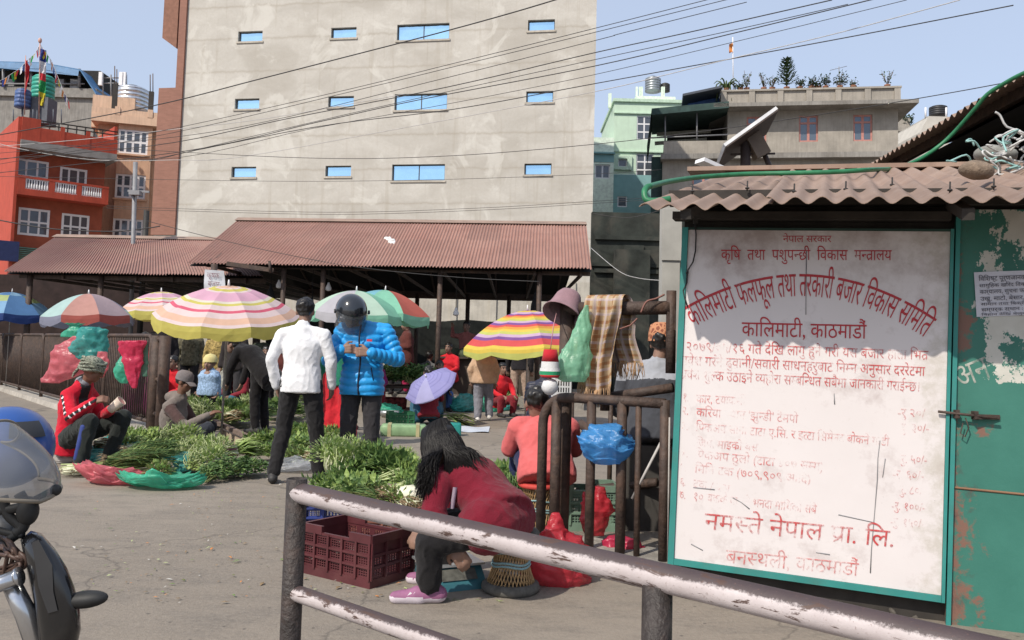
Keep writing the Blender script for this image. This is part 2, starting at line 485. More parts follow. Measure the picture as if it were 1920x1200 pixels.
mb.loft([[bl.p(a1, zs, c), bl.p(a2, zk, c), bl.p(a2, BH, c), bl.p(a1, BH, c)] for c in (.11, -4)], True, None, False)
mb.build('balcony_slab', mat('brown_soffit', (.23, .115, .08), .9), bei)

# ================================================================ RED HOUSE
FRED = pframe(at(9, 600, 46.0), at(183, 600, 49.0))
red = thing('red_house', 'red painted house with white balusters on its balcony', 'building', FRED.o)
fr = Frame(FRED.o - red.location, FRED.u, FRED.w, FRED.n)
RED = mat('red_paint', (.42, .065, .035), .75, .12, 2, streak=.35)
REDD = mat('red_brick_paint', (.30, .075, .04), .85, .15, 3)
def q4(x, y): return FRED.px(x, y)
rw = q4(192, 400)[0]
zroof, zsl0, zsl1 = q4(60, 268)[1], q4(60, 272)[1], q4(60, 286)[1]
zpar = q4(37, 226)[1]; zb0, zb1, zbal = q4(60, 372)[1], q4(60, 364)[1], q4(60, 337)[1]
win1 = [(*[q4(x, 410)[0] for x in (34, 93)], q4(60, 442)[1], q4(60, 391)[1]), (*[q4(x, 420)[0] for x in (115, 167)], q4(140, 449)[1], q4(140, 402)[1])]
win2 = [(*[q4(x, 330)[0] for x in (27, 90)], zb1 + .05, q4(60, 300)[1]), (*[q4(x, 330)[0] for x in (112, 163)], zb1 + .05, q4(140, 316)[1])]
mb = MB()
fr.wall(mb, 0, rw, 0, zsl1, win1 + win2, .2)
L_ = 7.0
def left_side(mb, z0, z1, out=0.0):
    mb.quad(fr.p(-out, z0, -L_), fr.p(-out, z0, 0), fr.p(-out, z1, 0), fr.p(-out, z1, -L_))
mb.quad(fr.p(rw, 0, 0), fr.p(rw, 0, -L_), fr.p(rw, zsl1, -L_), fr.p(rw, zsl1, 0))
mb.quad(fr.p(0, zroof, 0), fr.p(rw, zroof, 0), fr.p(rw, zroof, -L_), fr.p(0, zroof, -L_))
mb.build('wall', REDD, red)
mb = MB(); fr.box(mb, -.16, -.01, 0, zpar, -L_, 1.0)
mb.build('side_wall', RED, red)
mb = MB(); fr.box(mb, 0, rw + .3, zsl1, zsl0, -L_, 1.15)
mb.build('roof_slab', mat('grey_slab', (.26, .25, .24), .9, .2, 2), red)
mb = MB()
fr.box(mb, 0, rw + .3, zsl0 + .003, zpar - .45, .95, 1.1)
fr.box(mb, rw + .15, rw + .3, zsl0 + .003, zpar + .4, -L_, .9)
fr.box(mb, 0, .9, zsl0 + .003, zpar, .94, 1.11)
for a in (1.9, 3.2): fr.box(mb, a, a + .2, zsl0 + .004, zpar - .2, .93, 1.12)
mb.build('parapet', RED, red)
mb = MB()
for z in (zpar - .05, zpar - .25): mb.bar(fr.p(.9, z, 1.02), fr.p(rw + .3, z + .12, 1.02), .06)
for i in range(8): mb.bar(fr.p(.9 + i * .45, zpar - .45, 1.02), fr.p(.9 + i * .45, zpar, 1.02), .05)
mb.build('roof_railing', BLACKM, red)
mb = MB()
fr.box(mb, 0, rw, zb0, zb1, 0, 1.05)
fr.box(mb, 0, rw, zb1, zb1 + .10, .9, 1.05); fr.box(mb, 0, rw, zbal - .12, zbal, .9, 1.05)
gaps = [(q4(40, 350)[0], q4(84, 350)[0]), (q4(95, 350)[0], q4(136, 350)[0]), (q4(145, 350)[0], q4(183, 350)[0])]
ed = [0] + [x for g in gaps for x in g] + [rw]
for i in range(0, len(ed), 2): fr.box(mb, ed[i], ed[i + 1], zb1 + .10, zbal - .12, .91, 1.04)
mb.build('balcony', RED, red)
for g in gaps:
    mb = MB(); K = 9
    for i in range(K):
        a = g[0] + (g[1] - g[0]) * (i + .5) / K
        mb.tube([fr.p(a, zb1 + .10 + t * (zbal - zb1 - .22), .975) for t in (0, .2, .45, .6, .8, 1)], [.04, .06, .05, .035, .03, .045], 6)
    fr.box(mb, g[0], g[1], zb1 + .10, zb1 + .15, .95, 1.0); fr.box(mb, g[0], g[1], zbal - .17, zbal - .12, .95, 1.0)
    mb.build('baluster_panel', WHITE, red)
for h in win1 + win2:
    window(fr, red, *h, cols=3, rows=2, fm=WHITE, gm=GLASS_DARK, off=.02, t=.12, bars=.10)
mb = MB()
for i in range(7): fr.box(mb, .3, 2.4, q4(40, 487 - i * 3.6)[1], q4(40, 485 - i * 3.6)[1], .0, .12)
mb.build('green_shutter', mat('shutter_green', (.12, .25, .2), .6), red)
mb = MB(); fr.box(mb, -1.5, .25, q4(10, 492)[1], q4(10, 455)[1], 1.02, 1.14)
mb.build('blue_signboard', mat('navy_board', (.02, .03, .10), .5), red)

# ================================================================ PEACH HOUSE
FPE = pframe(at(162, 600, 52.0), at(275, 600, 53.0))
pe = thing('peach_house', 'narrow peach plastered house with white bay windows between red house and concrete block', 'building', FPE.o)
fp = Frame(FPE.o - pe.location, FPE.u, FPE.w, FPE.n)
PEACH = mat('peach_plaster', (.56, .35, .235), .85, .1, 2, streak=.4)
def qp(x, y): return FPE.px(x, y)
pw = qp(294, 300)[0]; zt = qp(240, 222)[1]
bay0, bay1 = qp(221, 300)[0], qp(284, 300)[0]
hs = []
for (y0, y1) in ((292, 247), (375, 330), (458, 413)):
    hs.append((qp(223, 270)[0], qp(279, 270)[0], qp(250, y0)[1], qp(250, y1)[1]))
mb = MB()
fp.wall(mb, 0, pw, 0, zt, [], .2)
mb.quad(fp.p(pw, 0, 0), fp.p(pw, 0, -8), fp.p(pw, zt, -8), fp.p(pw, zt, 0))
mb.quad(fp.p(0, 0, -8), fp.p(0, 0, 0), fp.p(0, zt, 0), fp.p(0, zt, -8))
mb.quad(fp.p(0, zt - .6, 0), fp.p(pw, zt - .6, 0), fp.p(pw, zt - .6, -8), fp.p(0, zt - .6, -8))
mb.build('wall', PEACH, pe)
mb = MB()
zc = qp(250, 238)[1]
bf = Frame(fp.p(0, 0, .5), fp.u, fp.w, fp.n)
bf.wall(mb, bay0, bay1, 0, zc, hs, .2)
for a, f in ((bay0, 1), (bay1, 0)):
    q = [fp.p(a, 0, 0), fp.p(a, 0, .5), fp.p(a, zc, .5), fp.p(a, zc, 0)]
    mb.quad(*(q if f else q[::-1]))
mb.build('bay', PEACH, pe)
for h in hs:
    window(bf, pe, *h, cols=4, rows=2, fm=WHITE, gm=GLASS_DARK, off=-.05, t=.12, bars=.13)
    mb = MB(); bf.box(mb, h[0] - .1, h[1] + .1, h[2] - .12, h[2] - .01, 0, .12); mb.build('sill', PEACH, pe)
mb = MB()
z0 = zc
fp.box(mb, -.3, pw + .1, z0, z0 + .5, -8, .75); fp.box(mb, -.3, pw + .1, z0 + .503, zt + .35, .5, .72)
for a in (1.0, pw - .6): fp.box(mb, a, a + .3, z0 + .5, zt + .5, .45, .77)
mb.build('parapet', mat('peach_pale', (.66, .46, .33), .85, .1, 2, streak=.4), pe)
mb = MB(); z1 = qp(230, 178)[1]
fp.box(mb, -.5, qp(250, 200)[0], zt - .6, z1, -5, -.6)
mb.build('stair_tower', mat('peach_pale', None), pe)
for x in (217, 285):
    mb = MB(); a = qp(x, 190)[0]; fp.box(mb, a - .14, a + .14, zt, qp(x, 176 if x > 250 else 162)[1], .3, .58)
    mb.build('column_stub', mat('black_concrete', (.05, .045, .042), .9), pe)
mb = MB()
for x, y0, y1 in ((217, 165, 128), (221, 165, 134), (283, 178, 144), (288, 178, 142)):
    mb.tube([fp.p(*qp(x, y0), .4), fp.p(*qp(x, y1), .45)], .03, 5)
mb.build('rebar', mat('rebar', (.12, .08, .06), .8), pe)
# phone masts
ant = thing('antenna_array', 'cluster of white panel antennas on the peach roof', 'antenna', fp.o + pe.location + fp.u * 1.2 + V((0, 0, z1)) - fp.n * 2)
fo = FPE
def A(x, y, o=-2): return fo.p(*fo.px(x, y, o), o)
mb = MB()
for x in (193, 208, 226, 237): mb.tube([A(x, 180), A(x, 140)], .05, 6)
for y in (146, 156): mb.tube([A(190, y), A(238, y)], .04, 6)
mb.build('mast', mat('galv', (.22, .22, .23), .6, metal=.2), ant, True)
for x in (191, 229, 235):
    mb = MB(); p = A(x, 149); mb.box(p + V((0, -.15, 0)), (.22, .16, .85)); mb.build('panel', WHITE, ant, True)
# steel tank on peach house
def tank(name, label, p, r, h, col, ribs=5, dome=True, metal=0, rough=.5, matn=None):
    t = thing(name, label, 'water tank', p)
    mb = MB(); prof = []
    for i in range(ribs):
        z = h * .82 * i / ribs; dzz = h * .82 / ribs
        prof += [(r, z), (r, z + dzz * .7), (r * .965, z + dzz * .78), (r * .965, z + dzz * .95)]
    prof += [(r, h * .83), (r * .75, h * .93), (r * .32, h * .97)]
    mb.lathe(prof, 20); mb.build('body', matn or mat('tank_' + name + str(len(MATS)), col, rough, metal=metal), t)
    mb = MB(); mb.lathe([(r * .32, h * .97), (r * .32, h * 1.03), (r * .05, h * 1.05)], 14); mb.build('lid', mat('tank_lid', (.04, .04, .045), .5), t)
    return t
p = A(247, 208); tank('steel_tank', 'shiny steel water tank on the peach roof', V((p.x, p.y, p.z)), 1.05, 1.6, (.6, .62, .66), 5, metal=.8, rough=.3)

# ================================================================ GREY HOUSE WITH BLUE SHED ROOF
FG = pframe(at(-60, 600, 62.0), at(190, 600, 62.0))
gh = thing('concrete_house', 'grey concrete house with blue tin shed on its roof behind red house', 'building', FG.o)
fg = Frame(FG.o - gh.location, FG.u, FG.w, FG.n)
def qg(x, y, o=0.0): return FG.px(x, y, o)
GREYC = mat('grey_concrete', (.25, .235, .215), .95, .22, 1.5, .4, 20, streak=.6, dirt=.4, dsc=.6)
gw = qg(178, 220)[0]
mb = MB(); zt = qg(60, 163)[1]
fg.box(mb, 0, gw, 0, zt, -8, 0); fg.box(mb, -.1, gw + .1, qg(60, 182)[1], qg(60, 176)[1], -.2, .25)
mb.build('wall', GREYC, gh)
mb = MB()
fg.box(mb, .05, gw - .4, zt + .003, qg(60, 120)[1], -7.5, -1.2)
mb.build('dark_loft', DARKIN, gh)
mb = MB()
a = [qg(-58, 122), qg(0, 119), qg(85, 121), qg(157, 134), qg(186, 178)]
mb.loft([[fg.p(*q, .5) for q in a] + [fg.p(q[0], q[1] - .12, .5) for q in reversed(a)], [fg.p(*q, -8) for q in a] + [fg.p(q[0], q[1] - .12, -8) for q in reversed(a)]], True, None, False)
a = [qg(2, 121), qg(85, 123), qg(155, 136)]
mb.loft([[fg.p(*q, .55) for q in a], [fg.p(q[0], q[1] - .45, .62) for q in a]], False, None, False)
mb.build('shed_roof', mat('blue_tin', (.06, .17, .33), .5, .2, 3), gh)
mb = MB()
for x in (8, 60, 150): mb.tube([fg.p(*qg(x, 163), .1), fg.p(*qg(x, 130), .1)], .12, 6)
mb.tube([fg.p(*qg(0, 158), .1), fg.p(*qg(160, 158), .1)], .06, 6)
for x, w_ in ((15, 12), (108, 14), (138, 12)): q = qg(x, 160); fg.box(mb, q[0] - .3, q[0] + .4, q[1] - .2, q[1] + .5, -.3, -.05)
mb.build('shed_post', mat('galv', None), gh)

# things on the red roof
def RP(x, y, o=0.4): return FRED.p(*FRED.px(x, y, o), o)
p = RP(42, 202, -1.5); tank('blue_tank', 'blue plastic drum on the red roof', p, .42, 1.1, (.07, .12, .28), 4)
p = RP(80, 186, -2.5); tank('green_tank', 'green plastic tank behind the striped flag', p, .62, 1.45, (.03, .30, .22), 5)
mb = MB(); p = RP(80, 230, -1.5); mb.box(p + V((0, 0, .6)), (1.0, 1.0, 1.5))
mb.build('water_tank_plinth', mat('plinth_grey', (.12, .13, .15), .9), red, True)
for x, y, o_, r_ in ((42, 202, -1.5, .06), (97, 185, -1.5, .05), (25, 205, -.8, .035), (62, 205, -.8, .035), (100, 205, -.8, .035), (115, 205, -.8, .035)):
    mb = MB(); mb.tube([RP(x, 232, o_), RP(x, y, o_)], r_, 6); mb.build('roof_post', mat('plinth_grey', None), red, True)
# prayer flag pole
fp_ = thing('prayer_flag_pole', 'tall pole with a long five coloured prayer flag on the red roof', 'flag', RP(74, 225, -1))
mb = MB(); mb.tube([RP(73, 226, -1), RP(75, 78, -1)], .035, 6); mb.ell(RP(75, 76, -1), (.1, .1, .16)); mb.build('pole', mat('flag_pole', (.5, .3, .25), .6), fp_, True)
FC = [mat('flag_blue', (.03, .05, .22), .85, trans=.2), mat('flag_white', (.62, .62, .65), .85, trans=.2), mat('flag_red', (.5, .03, .04), .85, trans=.2), mat('flag_green', (.03, .30, .09), .85, trans=.2), mat('flag_yellow', (.62, .52, .04), .85, trans=.2), mat('flag_orange', (.6, .22, .06), .85, trans=.2)]
mb = MB(); ys_ = [90, 113, 135, 149, 171, 196]
for k in range(5):
    mb.mi = k; n_ = 5
    x0, x1 = 74, 87
    for j in range(n_):
        ya, yb = ys_[k] + (ys_[k + 1] - ys_[k]) * j / n_, ys_[k] + (ys_[k + 1] - ys_[k]) * (j + 1) / n_
        for i in range(4):
            def P(ii, y): return RP(x0 - (y - 90) * .02 + (x1 - x0) * ii / 4, y + ii * 1.2, -1 + .12 * sin(ii * 1.7 + y * .12))
            mb.quad(P(i, yb), P(i + 1, yb), P(i + 1, ya), P(i, ya))
mb.build('cloth', FC, fp_, True)
fl = thing('red_flag', 'drooping dark red pennant on a thin pole by the blue drum', 'flag', RP(46, 215, -1))
mb = MB(); mb.tube([RP(46, 215, -1), RP(48, 104, -1)], .025, 5); mb.build('pole', mat('flag_pole', None), fl, True)
mb = MB(); mb.grid(lambda u, v: RP(48 + (u * 9) * (1 - v) ** .6 * (1 if v > .05 else .5) - 2 * v, 110 + v * 68 + u * 10 * (1 - v), -1 + .15 * sin(u * 5 + v * 6)), 5, 12); mb.build('cloth', FC[2], fl, True)
# strings of small flags
for nm, lab, pts in (('flag_string', 'string of small prayer flags sloping down to roof edge from the pole', [(74, 84), (66, 100), (52, 112), (38, 128), (22, 138), (8, 148), (-12, 156)]), ('flag_string', 'string of small prayer flags hanging steeply from pole above grey house', [(76, 84), (86, 98), (97, 115), (106, 138), (113, 155), (121, 175), (130, 192)])):
    t = thing(nm, lab, 'flag string', RP(74, 84, -1))
    P_ = [RP(x, y, -1) for x, y in pts]
    mb = MB(); mb.tube(P_, .012, 4); mb.build('string', WHITE, t, True)
    mb = MB(); K = 16
    for i in range(K):
        s_ = (i + .3) / K * (len(P_) - 1); j = int(s_); a_ = P_[j].lerp(P_[j + 1], s_ - j)
        s2 = min((i + .95) / K * (len(P_) - 1), len(P_) - 1.001); j2 = int(s2); b_ = P_[j2].lerp(P_[j2 + 1], s2 - j2)
        dn = V((.08 * sin(i * 2.1), .12 * cos(i * 1.3), -.42)); mb.mi = (1, 2, 4, 3, 1, 5, 0)[i % 7]
        mb.quad(a_ + dn, b_ + dn, b_, a_)
    mb.build('pennants', FC, t, True)

# ================================================================ MINT HOUSE
FM = pframe(at(1145, 600, 55.0), at(1300, 600, 55.0))
mi = thing('mint_house', 'pale mint green house with grid windows beside the grey balcony house', 'building', FM.o)
fm = Frame(FM.o - mi.location, FM.u, FM.w, FM.n)
MINT = mat('mint_paint', (.52, .66, .52), .8, .06, 2, streak=.15)
TEAL = mat('teal_tone', (.20, .36, .36), .8, .1, 2)
def qm(x, y): return FM.px(x, y)
mw = qm(1300, 250)[0]; zt = qm(1200, 192)[1]; ztl = qm(1200, 328)[1]
hs = [(qm(1194, 240)[0], qm(1222, 240)[0], qm(1200, 262)[1], qm(1200, 217)[1]), (qm(1194, 240)[0], qm(1226, 240)[0], qm(1200, 333)[1], qm(1200, 288)[1]), (qm(1159, 300)[0], qm(1176, 300)[0], qm(1165, 313)[1], qm(1165, 298)[1]),
      (qm(1158, 360)[0], qm(1176, 360)[0], qm(1165, 388)[1], qm(1165, 368)[1])]
mb = MB(); fm.wall(mb, 0, mw, ztl, zt, hs[:3], .2)
mb.quad(fm.p(0, 0, -8), fm.p(0, 0, 0), fm.p(0, zt, 0), fm.p(0, zt, -8)); mb.quad(fm.p(0, zt - .1, 0), fm.p(mw, zt - .1, 0), fm.p(mw, zt - .1, -8), fm.p(0, zt - .1, -8))
mb.build('wall', MINT, mi)
mb = MB(); fm.wall(mb, 0, mw, 0, ztl - .003, hs[3:], .2); mb.build('teal_base', TEAL, mi)  # lower part of the wall in a separate teal colour
mb = MB()
for y in (213, 285): fm.box(mb, -.08, mw, qm(1200, y + 1)[1], qm(1200, y - 1)[1], 0, .12)
fm.box(mb, -.1, mw, zt, zt + .2, -8, .15)
h = hs[2]; fm.box(mb, h[0] - .3, h[1] + .3, h[3], h[3] + .2, 0, .15); fm.box(mb, h[0] - .3, h[1] + .3, h[2] - .2, h[2], 0, .15); fm.box(mb, h[0] - .3, h[0], h[2], h[3], 0, .15); fm.box(mb, h[1], h[1] + .3, h[2], h[3], 0, .15)
mb.build('band', mat('mint_trim', (.46, .60, .47), .8), mi)
for i, h in enumerate(hs): window(fm, mi, *h, cols=(2, 2, 1, 1)[i], rows=(3, 3, 1, 1)[i], fm=WHITE, gm=GLASS_DARK, off=-.05, t=.07, bars=.09)
mb = MB(); a0, a1 = qm(1196, 180)[0], qm(1272, 180)[0]
fm.box(mb, a0 + .2, a1 - .6, zt + .2, qm(1230, 183)[1], -5, -1.5); fm.box(mb, a0, a1, qm(1230, 182)[1], qm(1230, 172)[1], -6, -1)
for x in (1147, 1298): a = qm(x, 180)[0]; fm.box(mb, a - .1, a + .1, zt - .1, qm(x, 166)[1], -1.2, -1.0)
for x in (1200, 1206, 1210, 1249, 1252): a = qm(x, 160)[0]; fm.box(mb, a - .06, a + .06, qm(x, 172)[1], qm(x, 150)[1], -1.6, -1.4)
mb.build('stair_tower', mat('mint_pale', (.66, .76, .64), .8), mi)
mb = MB(); af = Frame(fm.p(0, 0, .6), fm.u, fm.w, fm.n)
b0 = qm(1108, 300)[0]; h = (qm(1114, 320)[0], qm(1142, 320)[0], qm(1130, 338)[1], qm(1130, 312)[1])
af.wall(mb, b0, -.05, 0, qm(1130, 262)[1], [h], .3); zt2 = qm(1130, 262)[1]
mb.quad(af.p(b0, zt2, 0), af.p(-.05, zt2, 0), af.p(-.05, zt2, -6), af.p(b0, zt2, -6))
mb.build('annex', mat('mint_pale', None), mi)
mb = MB(); af.box(mb, b0 - .1, 0, qm(1130, 293)[1], qm(1130, 290)[1], 0, .2); af.box(mb, b0, -.05, qm(1130, 308)[1], qm(1130, 294)[1], .0, .03); mb.build('annex_band', TEAL, mi)
window(af, mi, *h, cols=2, rows=1, fm=WHITE, gm=GLASS_DARK, off=-.1, t=.08, bars=.1)
p = FM.p(*FM.px(1224, 172, -3), -3); tank('steel_tank', 'grey ribbed steel tank on the mint house', p, .55, 1.05, (.3, .32, .34), 5, metal=.6, rough=.4)
p = FM.p(*FM.px(1247, 172, -3), -3); tank('black_tank', 'small black tank on the mint house', p, .33, .6, (.03, .03, .03), 4)

# ================================================================ GREY BALCONY HOUSE
FC_ = pframe(at(1238, 600, 46.0), at(1690, 600, 44.0))
gb = thing('balcony_house', 'weathered grey concrete house with pink window frames and rooftop garden', 'building', FC_.o)
fc = Frame(FC_.o - gb.location, FC_.u, FC_.w, FC_.n)
def qc(x, y, o=0.0): return FC_.px(x, y, o)
WCON = mat('weathered_concrete', (.33, .30, .26), .95, .16, 1.3, .4, 18, streak=.35, dirt=.5, dcol=(.16, .15, .13), dsc=.5)
xr = qc(1684, 250)[0]; xm = qc(1364, 250)[0]; zt = qc(1500, 207)[1]; zf = qc(1500, 292)[1]
hs = [(*[qc(x, 240)[0] for x in xx], qc(1500, 266)[1], qc(1500, 217)[1]) for xx in ((1400, 1437), (1498, 1534), (1600, 1636))]
hs2 = [(h[0], h[1], qc(1500, 358)[1], qc(1500, 309)[1]) for h in hs] + [(qc(1298, 330)[0], qc(1340, 330)[0], qc(1500, 358)[1], qc(1500, 309)[1])]
mb = MB(); fc.wall(mb, xm, xr, zf, zt, hs, .22); fc.wall(mb, 0, xr, 0, zf - .004, hs2, .22)
mb.quad(fc.p(0, 0, -9), fc.p(0, 0, 0), fc.p(0, zf, 0), fc.p(0, zf, -9)); mb.quad(fc.p(xm, zf, -9), fc.p(xm, zf, 0), fc.p(xm, zt, 0), fc.p(xm, zt, -9)); mb.quad(fc.p(xr, 0, 0), fc.p(xr, 0, -9), fc.p(xr, zt, -9), fc.p(xr, zt, 0))
mb.build('wall', WCON, gb)
PINKF = mat('pink_frame', (.44, .20, .17), .7)
for h in hs + hs2:
    z = h[2] + (h[3] - h[2]) * .72
    window(fc, gb, *h, cols=2, rows=1, fm=PINKF, gm=GLASS_GREY, off=-.08, t=.09, bars=.13, extra=lambda mb, h=h, z=z: fc.box(mb, h[0] + .1, h[1] - .1, z - .05, z + .05, -.125, -.075))
mb = MB()
fc.box(mb, xm - .8, xr + .75, zt, qc(1500, 200)[1], -9, 1.0)
fc.box(mb, -.1, xr + .4, zf - .22, zf + .06, -.5, .55)
mb.build('slab', GREYC, gb)
mb = MB(); zp = qc(1500, 175)[1]; z0 = qc(1500, 200)[1] + .003
xa, xb = qc(1352, 180, .7)[0], qc(1690, 180, .7)[0]
fc.box(mb, xa, xb, z0, zp, .35, .5); fc.box(mb, xa - .05, xb + .05, zp + .002, zp + .1, .3, .62)
fc.box(mb, xa, xa + .15, z0, zp, -8, .35); fc.box(mb, xb - .15, xb, z0, zp, -8, .35)
for i in range(7): a = xa + (xb - xa - .3) * i / 6; fc.box(mb, a, a + .3, z0, zp, .5, .6)
mb.build('parapet', WCON, gb)
mb = MB()
fc.box(mb, .05, xm, zf + .065, qc(1300, 268)[1], .3, .45); fc.box(mb, 0.05, .2, zf + .065, qc(1300, 268)[1], -4, .3)
mb.build('balcony_wall', WCON, gb)
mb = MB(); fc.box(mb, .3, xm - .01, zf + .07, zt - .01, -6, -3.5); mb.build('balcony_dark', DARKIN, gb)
mb = MB()
q0, q1, q2, q3 = qc(1222, 213), qc(1364, 200), qc(1364, 212), qc(1222, 222)
aw = [fc.p(q0[0], q0[1], 1.0), fc.p(q1[0], q1[1], 1.0), fc.p(q1[0], q1[1] + .2, -4), fc.p(q0[0], q0[1] + .2, -4)]
mb.loft([aw, [p - V((0, 0, .35)) for p in aw]], True, None, False)
sd = [fc.p(*qc(1222, 213), .98), fc.p(*qc(1213, 280), .6), fc.p(*qc(1213, 282), -3.8), fc.p(*qc(1222, 213), -3.8)]
mb.quad(*sd)
mb.build('awning', mat('dark_green_awning', (.03, .06, .055), .8, .3, 3), gb)
mb = MB()
for x in (1247, 1306): mb.tube([fc.p(*qc(x, 268), .4), fc.p(*qc(x, 215), .4)], .045, 6)
mb.tube([fc.p(*qc(1220, 262), .4), fc.p(*qc(1364, 256), .4)], .04, 6)
mb.build('balcony_rail', mat('galv', None), gb)
mb = MB()
for (xa_, xb_, ya, yb) in ((1232, 1340, 226, 219), (1228, 1332, 244, 236)):
    mb.bar(fc.p(*qc(xa_, ya), -3.0), fc.p(*qc(xb_, yb), -3.0), .05, .22)
mb.build('slat', mat('slat_pale', (.5, .5, .44), .8), gb)
mb = MB(); fc.box(mb, qc(1290, 190)[0], xm + .3, qc(1320, 204)[1], qc(1320, 180)[1], -3.5, -.5)
mb.build('blue_sheet_room', mat('blue_sheet', (.05, .14, .42), .5, .15, 4), gb)
mb = MB(); mb.bar(fc.p(*qc(1279, 190), -.4), fc.p(*qc(1350, 175), -.4), .12, 3.2, up=fc.n); mb.build('blue_sheet_roof', mat('dark_sheet', (.06, .07, .09), .6), gb)
mb = MB(); fc.box(mb, -.6, .0, 0, qc(1230, 290)[1], -6, -.5); mb.build('side_net', mat('dark_green_awning', None), gb)

# roof garden
LEAFD = mat('leaf_dark', (.045, .075, .03), .65, .45, 25, trans=.25)
LEAFM = mat('leaf_mid', (.085, .13, .04), .6, .45, 25, trans=.25)
STEM = mat('stem_brown', (.10, .07, .045), .9)
POT = mat('terracotta', (.33, .15, .09), .85)
def rp(x, y=172, o=.2): return FC_.p(*FC_.px(x, y, o), o)
def leafquad(mb, p, d, L, w, up=V((0, 0, 1)), bend=.25):
    d = d.normalized(); s = d.cross(up)
    s = s.normalized() if s.length > 1e-4 else V((1, 0, 0))
    n = s.cross(d); m = p + d * (L * .5) + n * (L * bend * .35); e = p + d * L - n * (L * bend * .3)
    mb.add([p, m + s * (w / 2) - n * w * .12, m - s * (w / 2) - n * w * .12, m, e], [(0, 1, 3), (0, 3, 2), (1, 4, 3), (3, 4, 2)], None, False)
def rdir(zmin=-.4):
    while True:
        d = V((uni(-1, 1), uni(-1, 1), uni(zmin, 1)))
        if .1 < d.length < 1: return d.normalized()
def potted(name, label, x, h, kind, w=.5):
    p = rp(x, 170, .0); p.z = FC_.o.z + zp + .1
    t = thing(name, label, 'plant', p)
    mb = MB(); mb.lathe([(.10, 0), (.16, .22), (.17, .25), (.14, .25)], 10); mb.build('pot', POT, t)
    mb = MB(); ml = MB()
    if kind == 'conifer':
        mb.tube([(0, 0, .1), (0, 0, h)], [.05, .01], 6)
        K = 9
        for k in range(K):
            z = .35 + (h - .45) * k / K; rr = (h - z) * .42 + .12
            for j in range(9):
                a = 2 * pi * j / 9 + k; d = V((cos(a), sin(a), .35))
                for s_ in range(5): leafquad(ml, V((0, 0, z)) + d * rr * s_ / 6, d + V((uni(-.6, .6), uni(-.6, .6), uni(.0, .9))), .22, .10)
    elif kind == 'droop':
        for j in range(14):
            a = 2 * pi * j / 14; pts = [V((cos(a) * w * t_, sin(a) * w * t_ * .8, h * (1.6 * t_ - 1.15 * t_ * t_ - (.45 * t_ ** 3) * (j % 3)))) for t_ in (0, .25, .5, .75, 1)]
            ml.tube(pts, [.05, .045, .04, .035, .015], 4)
        mb.tube([(0, 0, 0), (0, 0, .4)], .04, 5)
    else:
        for j in range(9):
            a = uni(0, 2 * pi); e = V((cos(a) * w * uni(.2, .6), sin(a) * w * .5, h * uni(.6, 1)))
            mb.tube([V((0, 0, .2)), e * .55 + V((0, 0, .1)), e], .012, 4)
            for k in range(12 if kind == 'bush' else 4): leafquad(ml, e * uni(.45, 1) + V((uni(-.1, .1), uni(-.1, .1), uni(-.05, .1))) * (1.6 if kind == 'bush' else 1), rdir(), .16, .09)
    mb.build('stem', STEM, t); ml.build('foliage', LEAFD if kind in ('conifer', 'bush') else LEAFM, t)
potted('potted_conifer', 'tall potted conifer on the grey parapet', 1475, 1.95, 'conifer')
potted('potted_cactus', 'drooping long leaved plant on the corner of the grey parapet', 1362, 1.3, 'droop', .7)
potted('potted_shrub', 'sparse twiggy plant on the parapet beside the flag pole', 1400, 1.2, 'twig', .5)
potted('potted_shrub', 'thin bare plant between twiggy plant and conifer', 1432, 1.1, 'twig', .55)
potted('potted_shrub', 'small leafy plant just past the conifer', 1522, .75, 'bush', .4)
potted('potted_shrub', 'dark round bush between small leafy plant and aerial', 1548, .8, 'bush', .45)
potted('potted_shrub', 'wide bush at the foot of the aerial', 1575, .9, 'bush', .9)
for x_, h_, k_, lb_ in ((1388, .55, 'bush', 'small leafy plant right beside the roof flag pole'), (1448, .9, 'twig', 'twiggy plant touching the conifer from the flag side'), (1500, .7, 'bush', 'leafy plant hugging the foot of the conifer'), (1535, .5, 'bush', 'low plant between the two dark bushes before the aerial'), (1600, .6, 'twig', 'small twiggy plant just beyond the aerial')):
    potted('potted_shrub', lb_, x_, h_, k_, .45)
potted('potted_shrub', 'loose brownish plant alone at the far end of parapet', 1664, 1.0, 'twig', .6)
t = thing('roof_flag', 'small orange flag on a white pole above the roof garden', 'flag', rp(1375, 172, -2))
mb = MB(); mb.tube([rp(1375, 175, -2), rp(1374, 70, -2)], .03, 5); mb.build('pole', WHITE, t, True)
mb = MB(); mb.grid(lambda u, v: rp(1374 - 7 * u, 80 + 17 * v + 3 * u, -2 + .1 * sin(v * 7 + u * 3)), 3, 6); mb.build('cloth', FC[5], t, True)
t = thing('roof_aerial', 'thin television aerial above the roof garden', 'aerial', rp(1574, 172, -2))
mb = MB(); mb.tube([rp(1574, 175, -2), rp(1573, 125, -2)], .025, 5); mb.tube([rp(1556, 132, -2), rp(1588, 124, -2)], .015, 4)
for x in (1560, 1567, 1580): mb.tube([rp(x, 128, -2.4), rp(x, 128, -1.6)], .01, 4)
mb.build('mast', mat('galv', None), t, True)

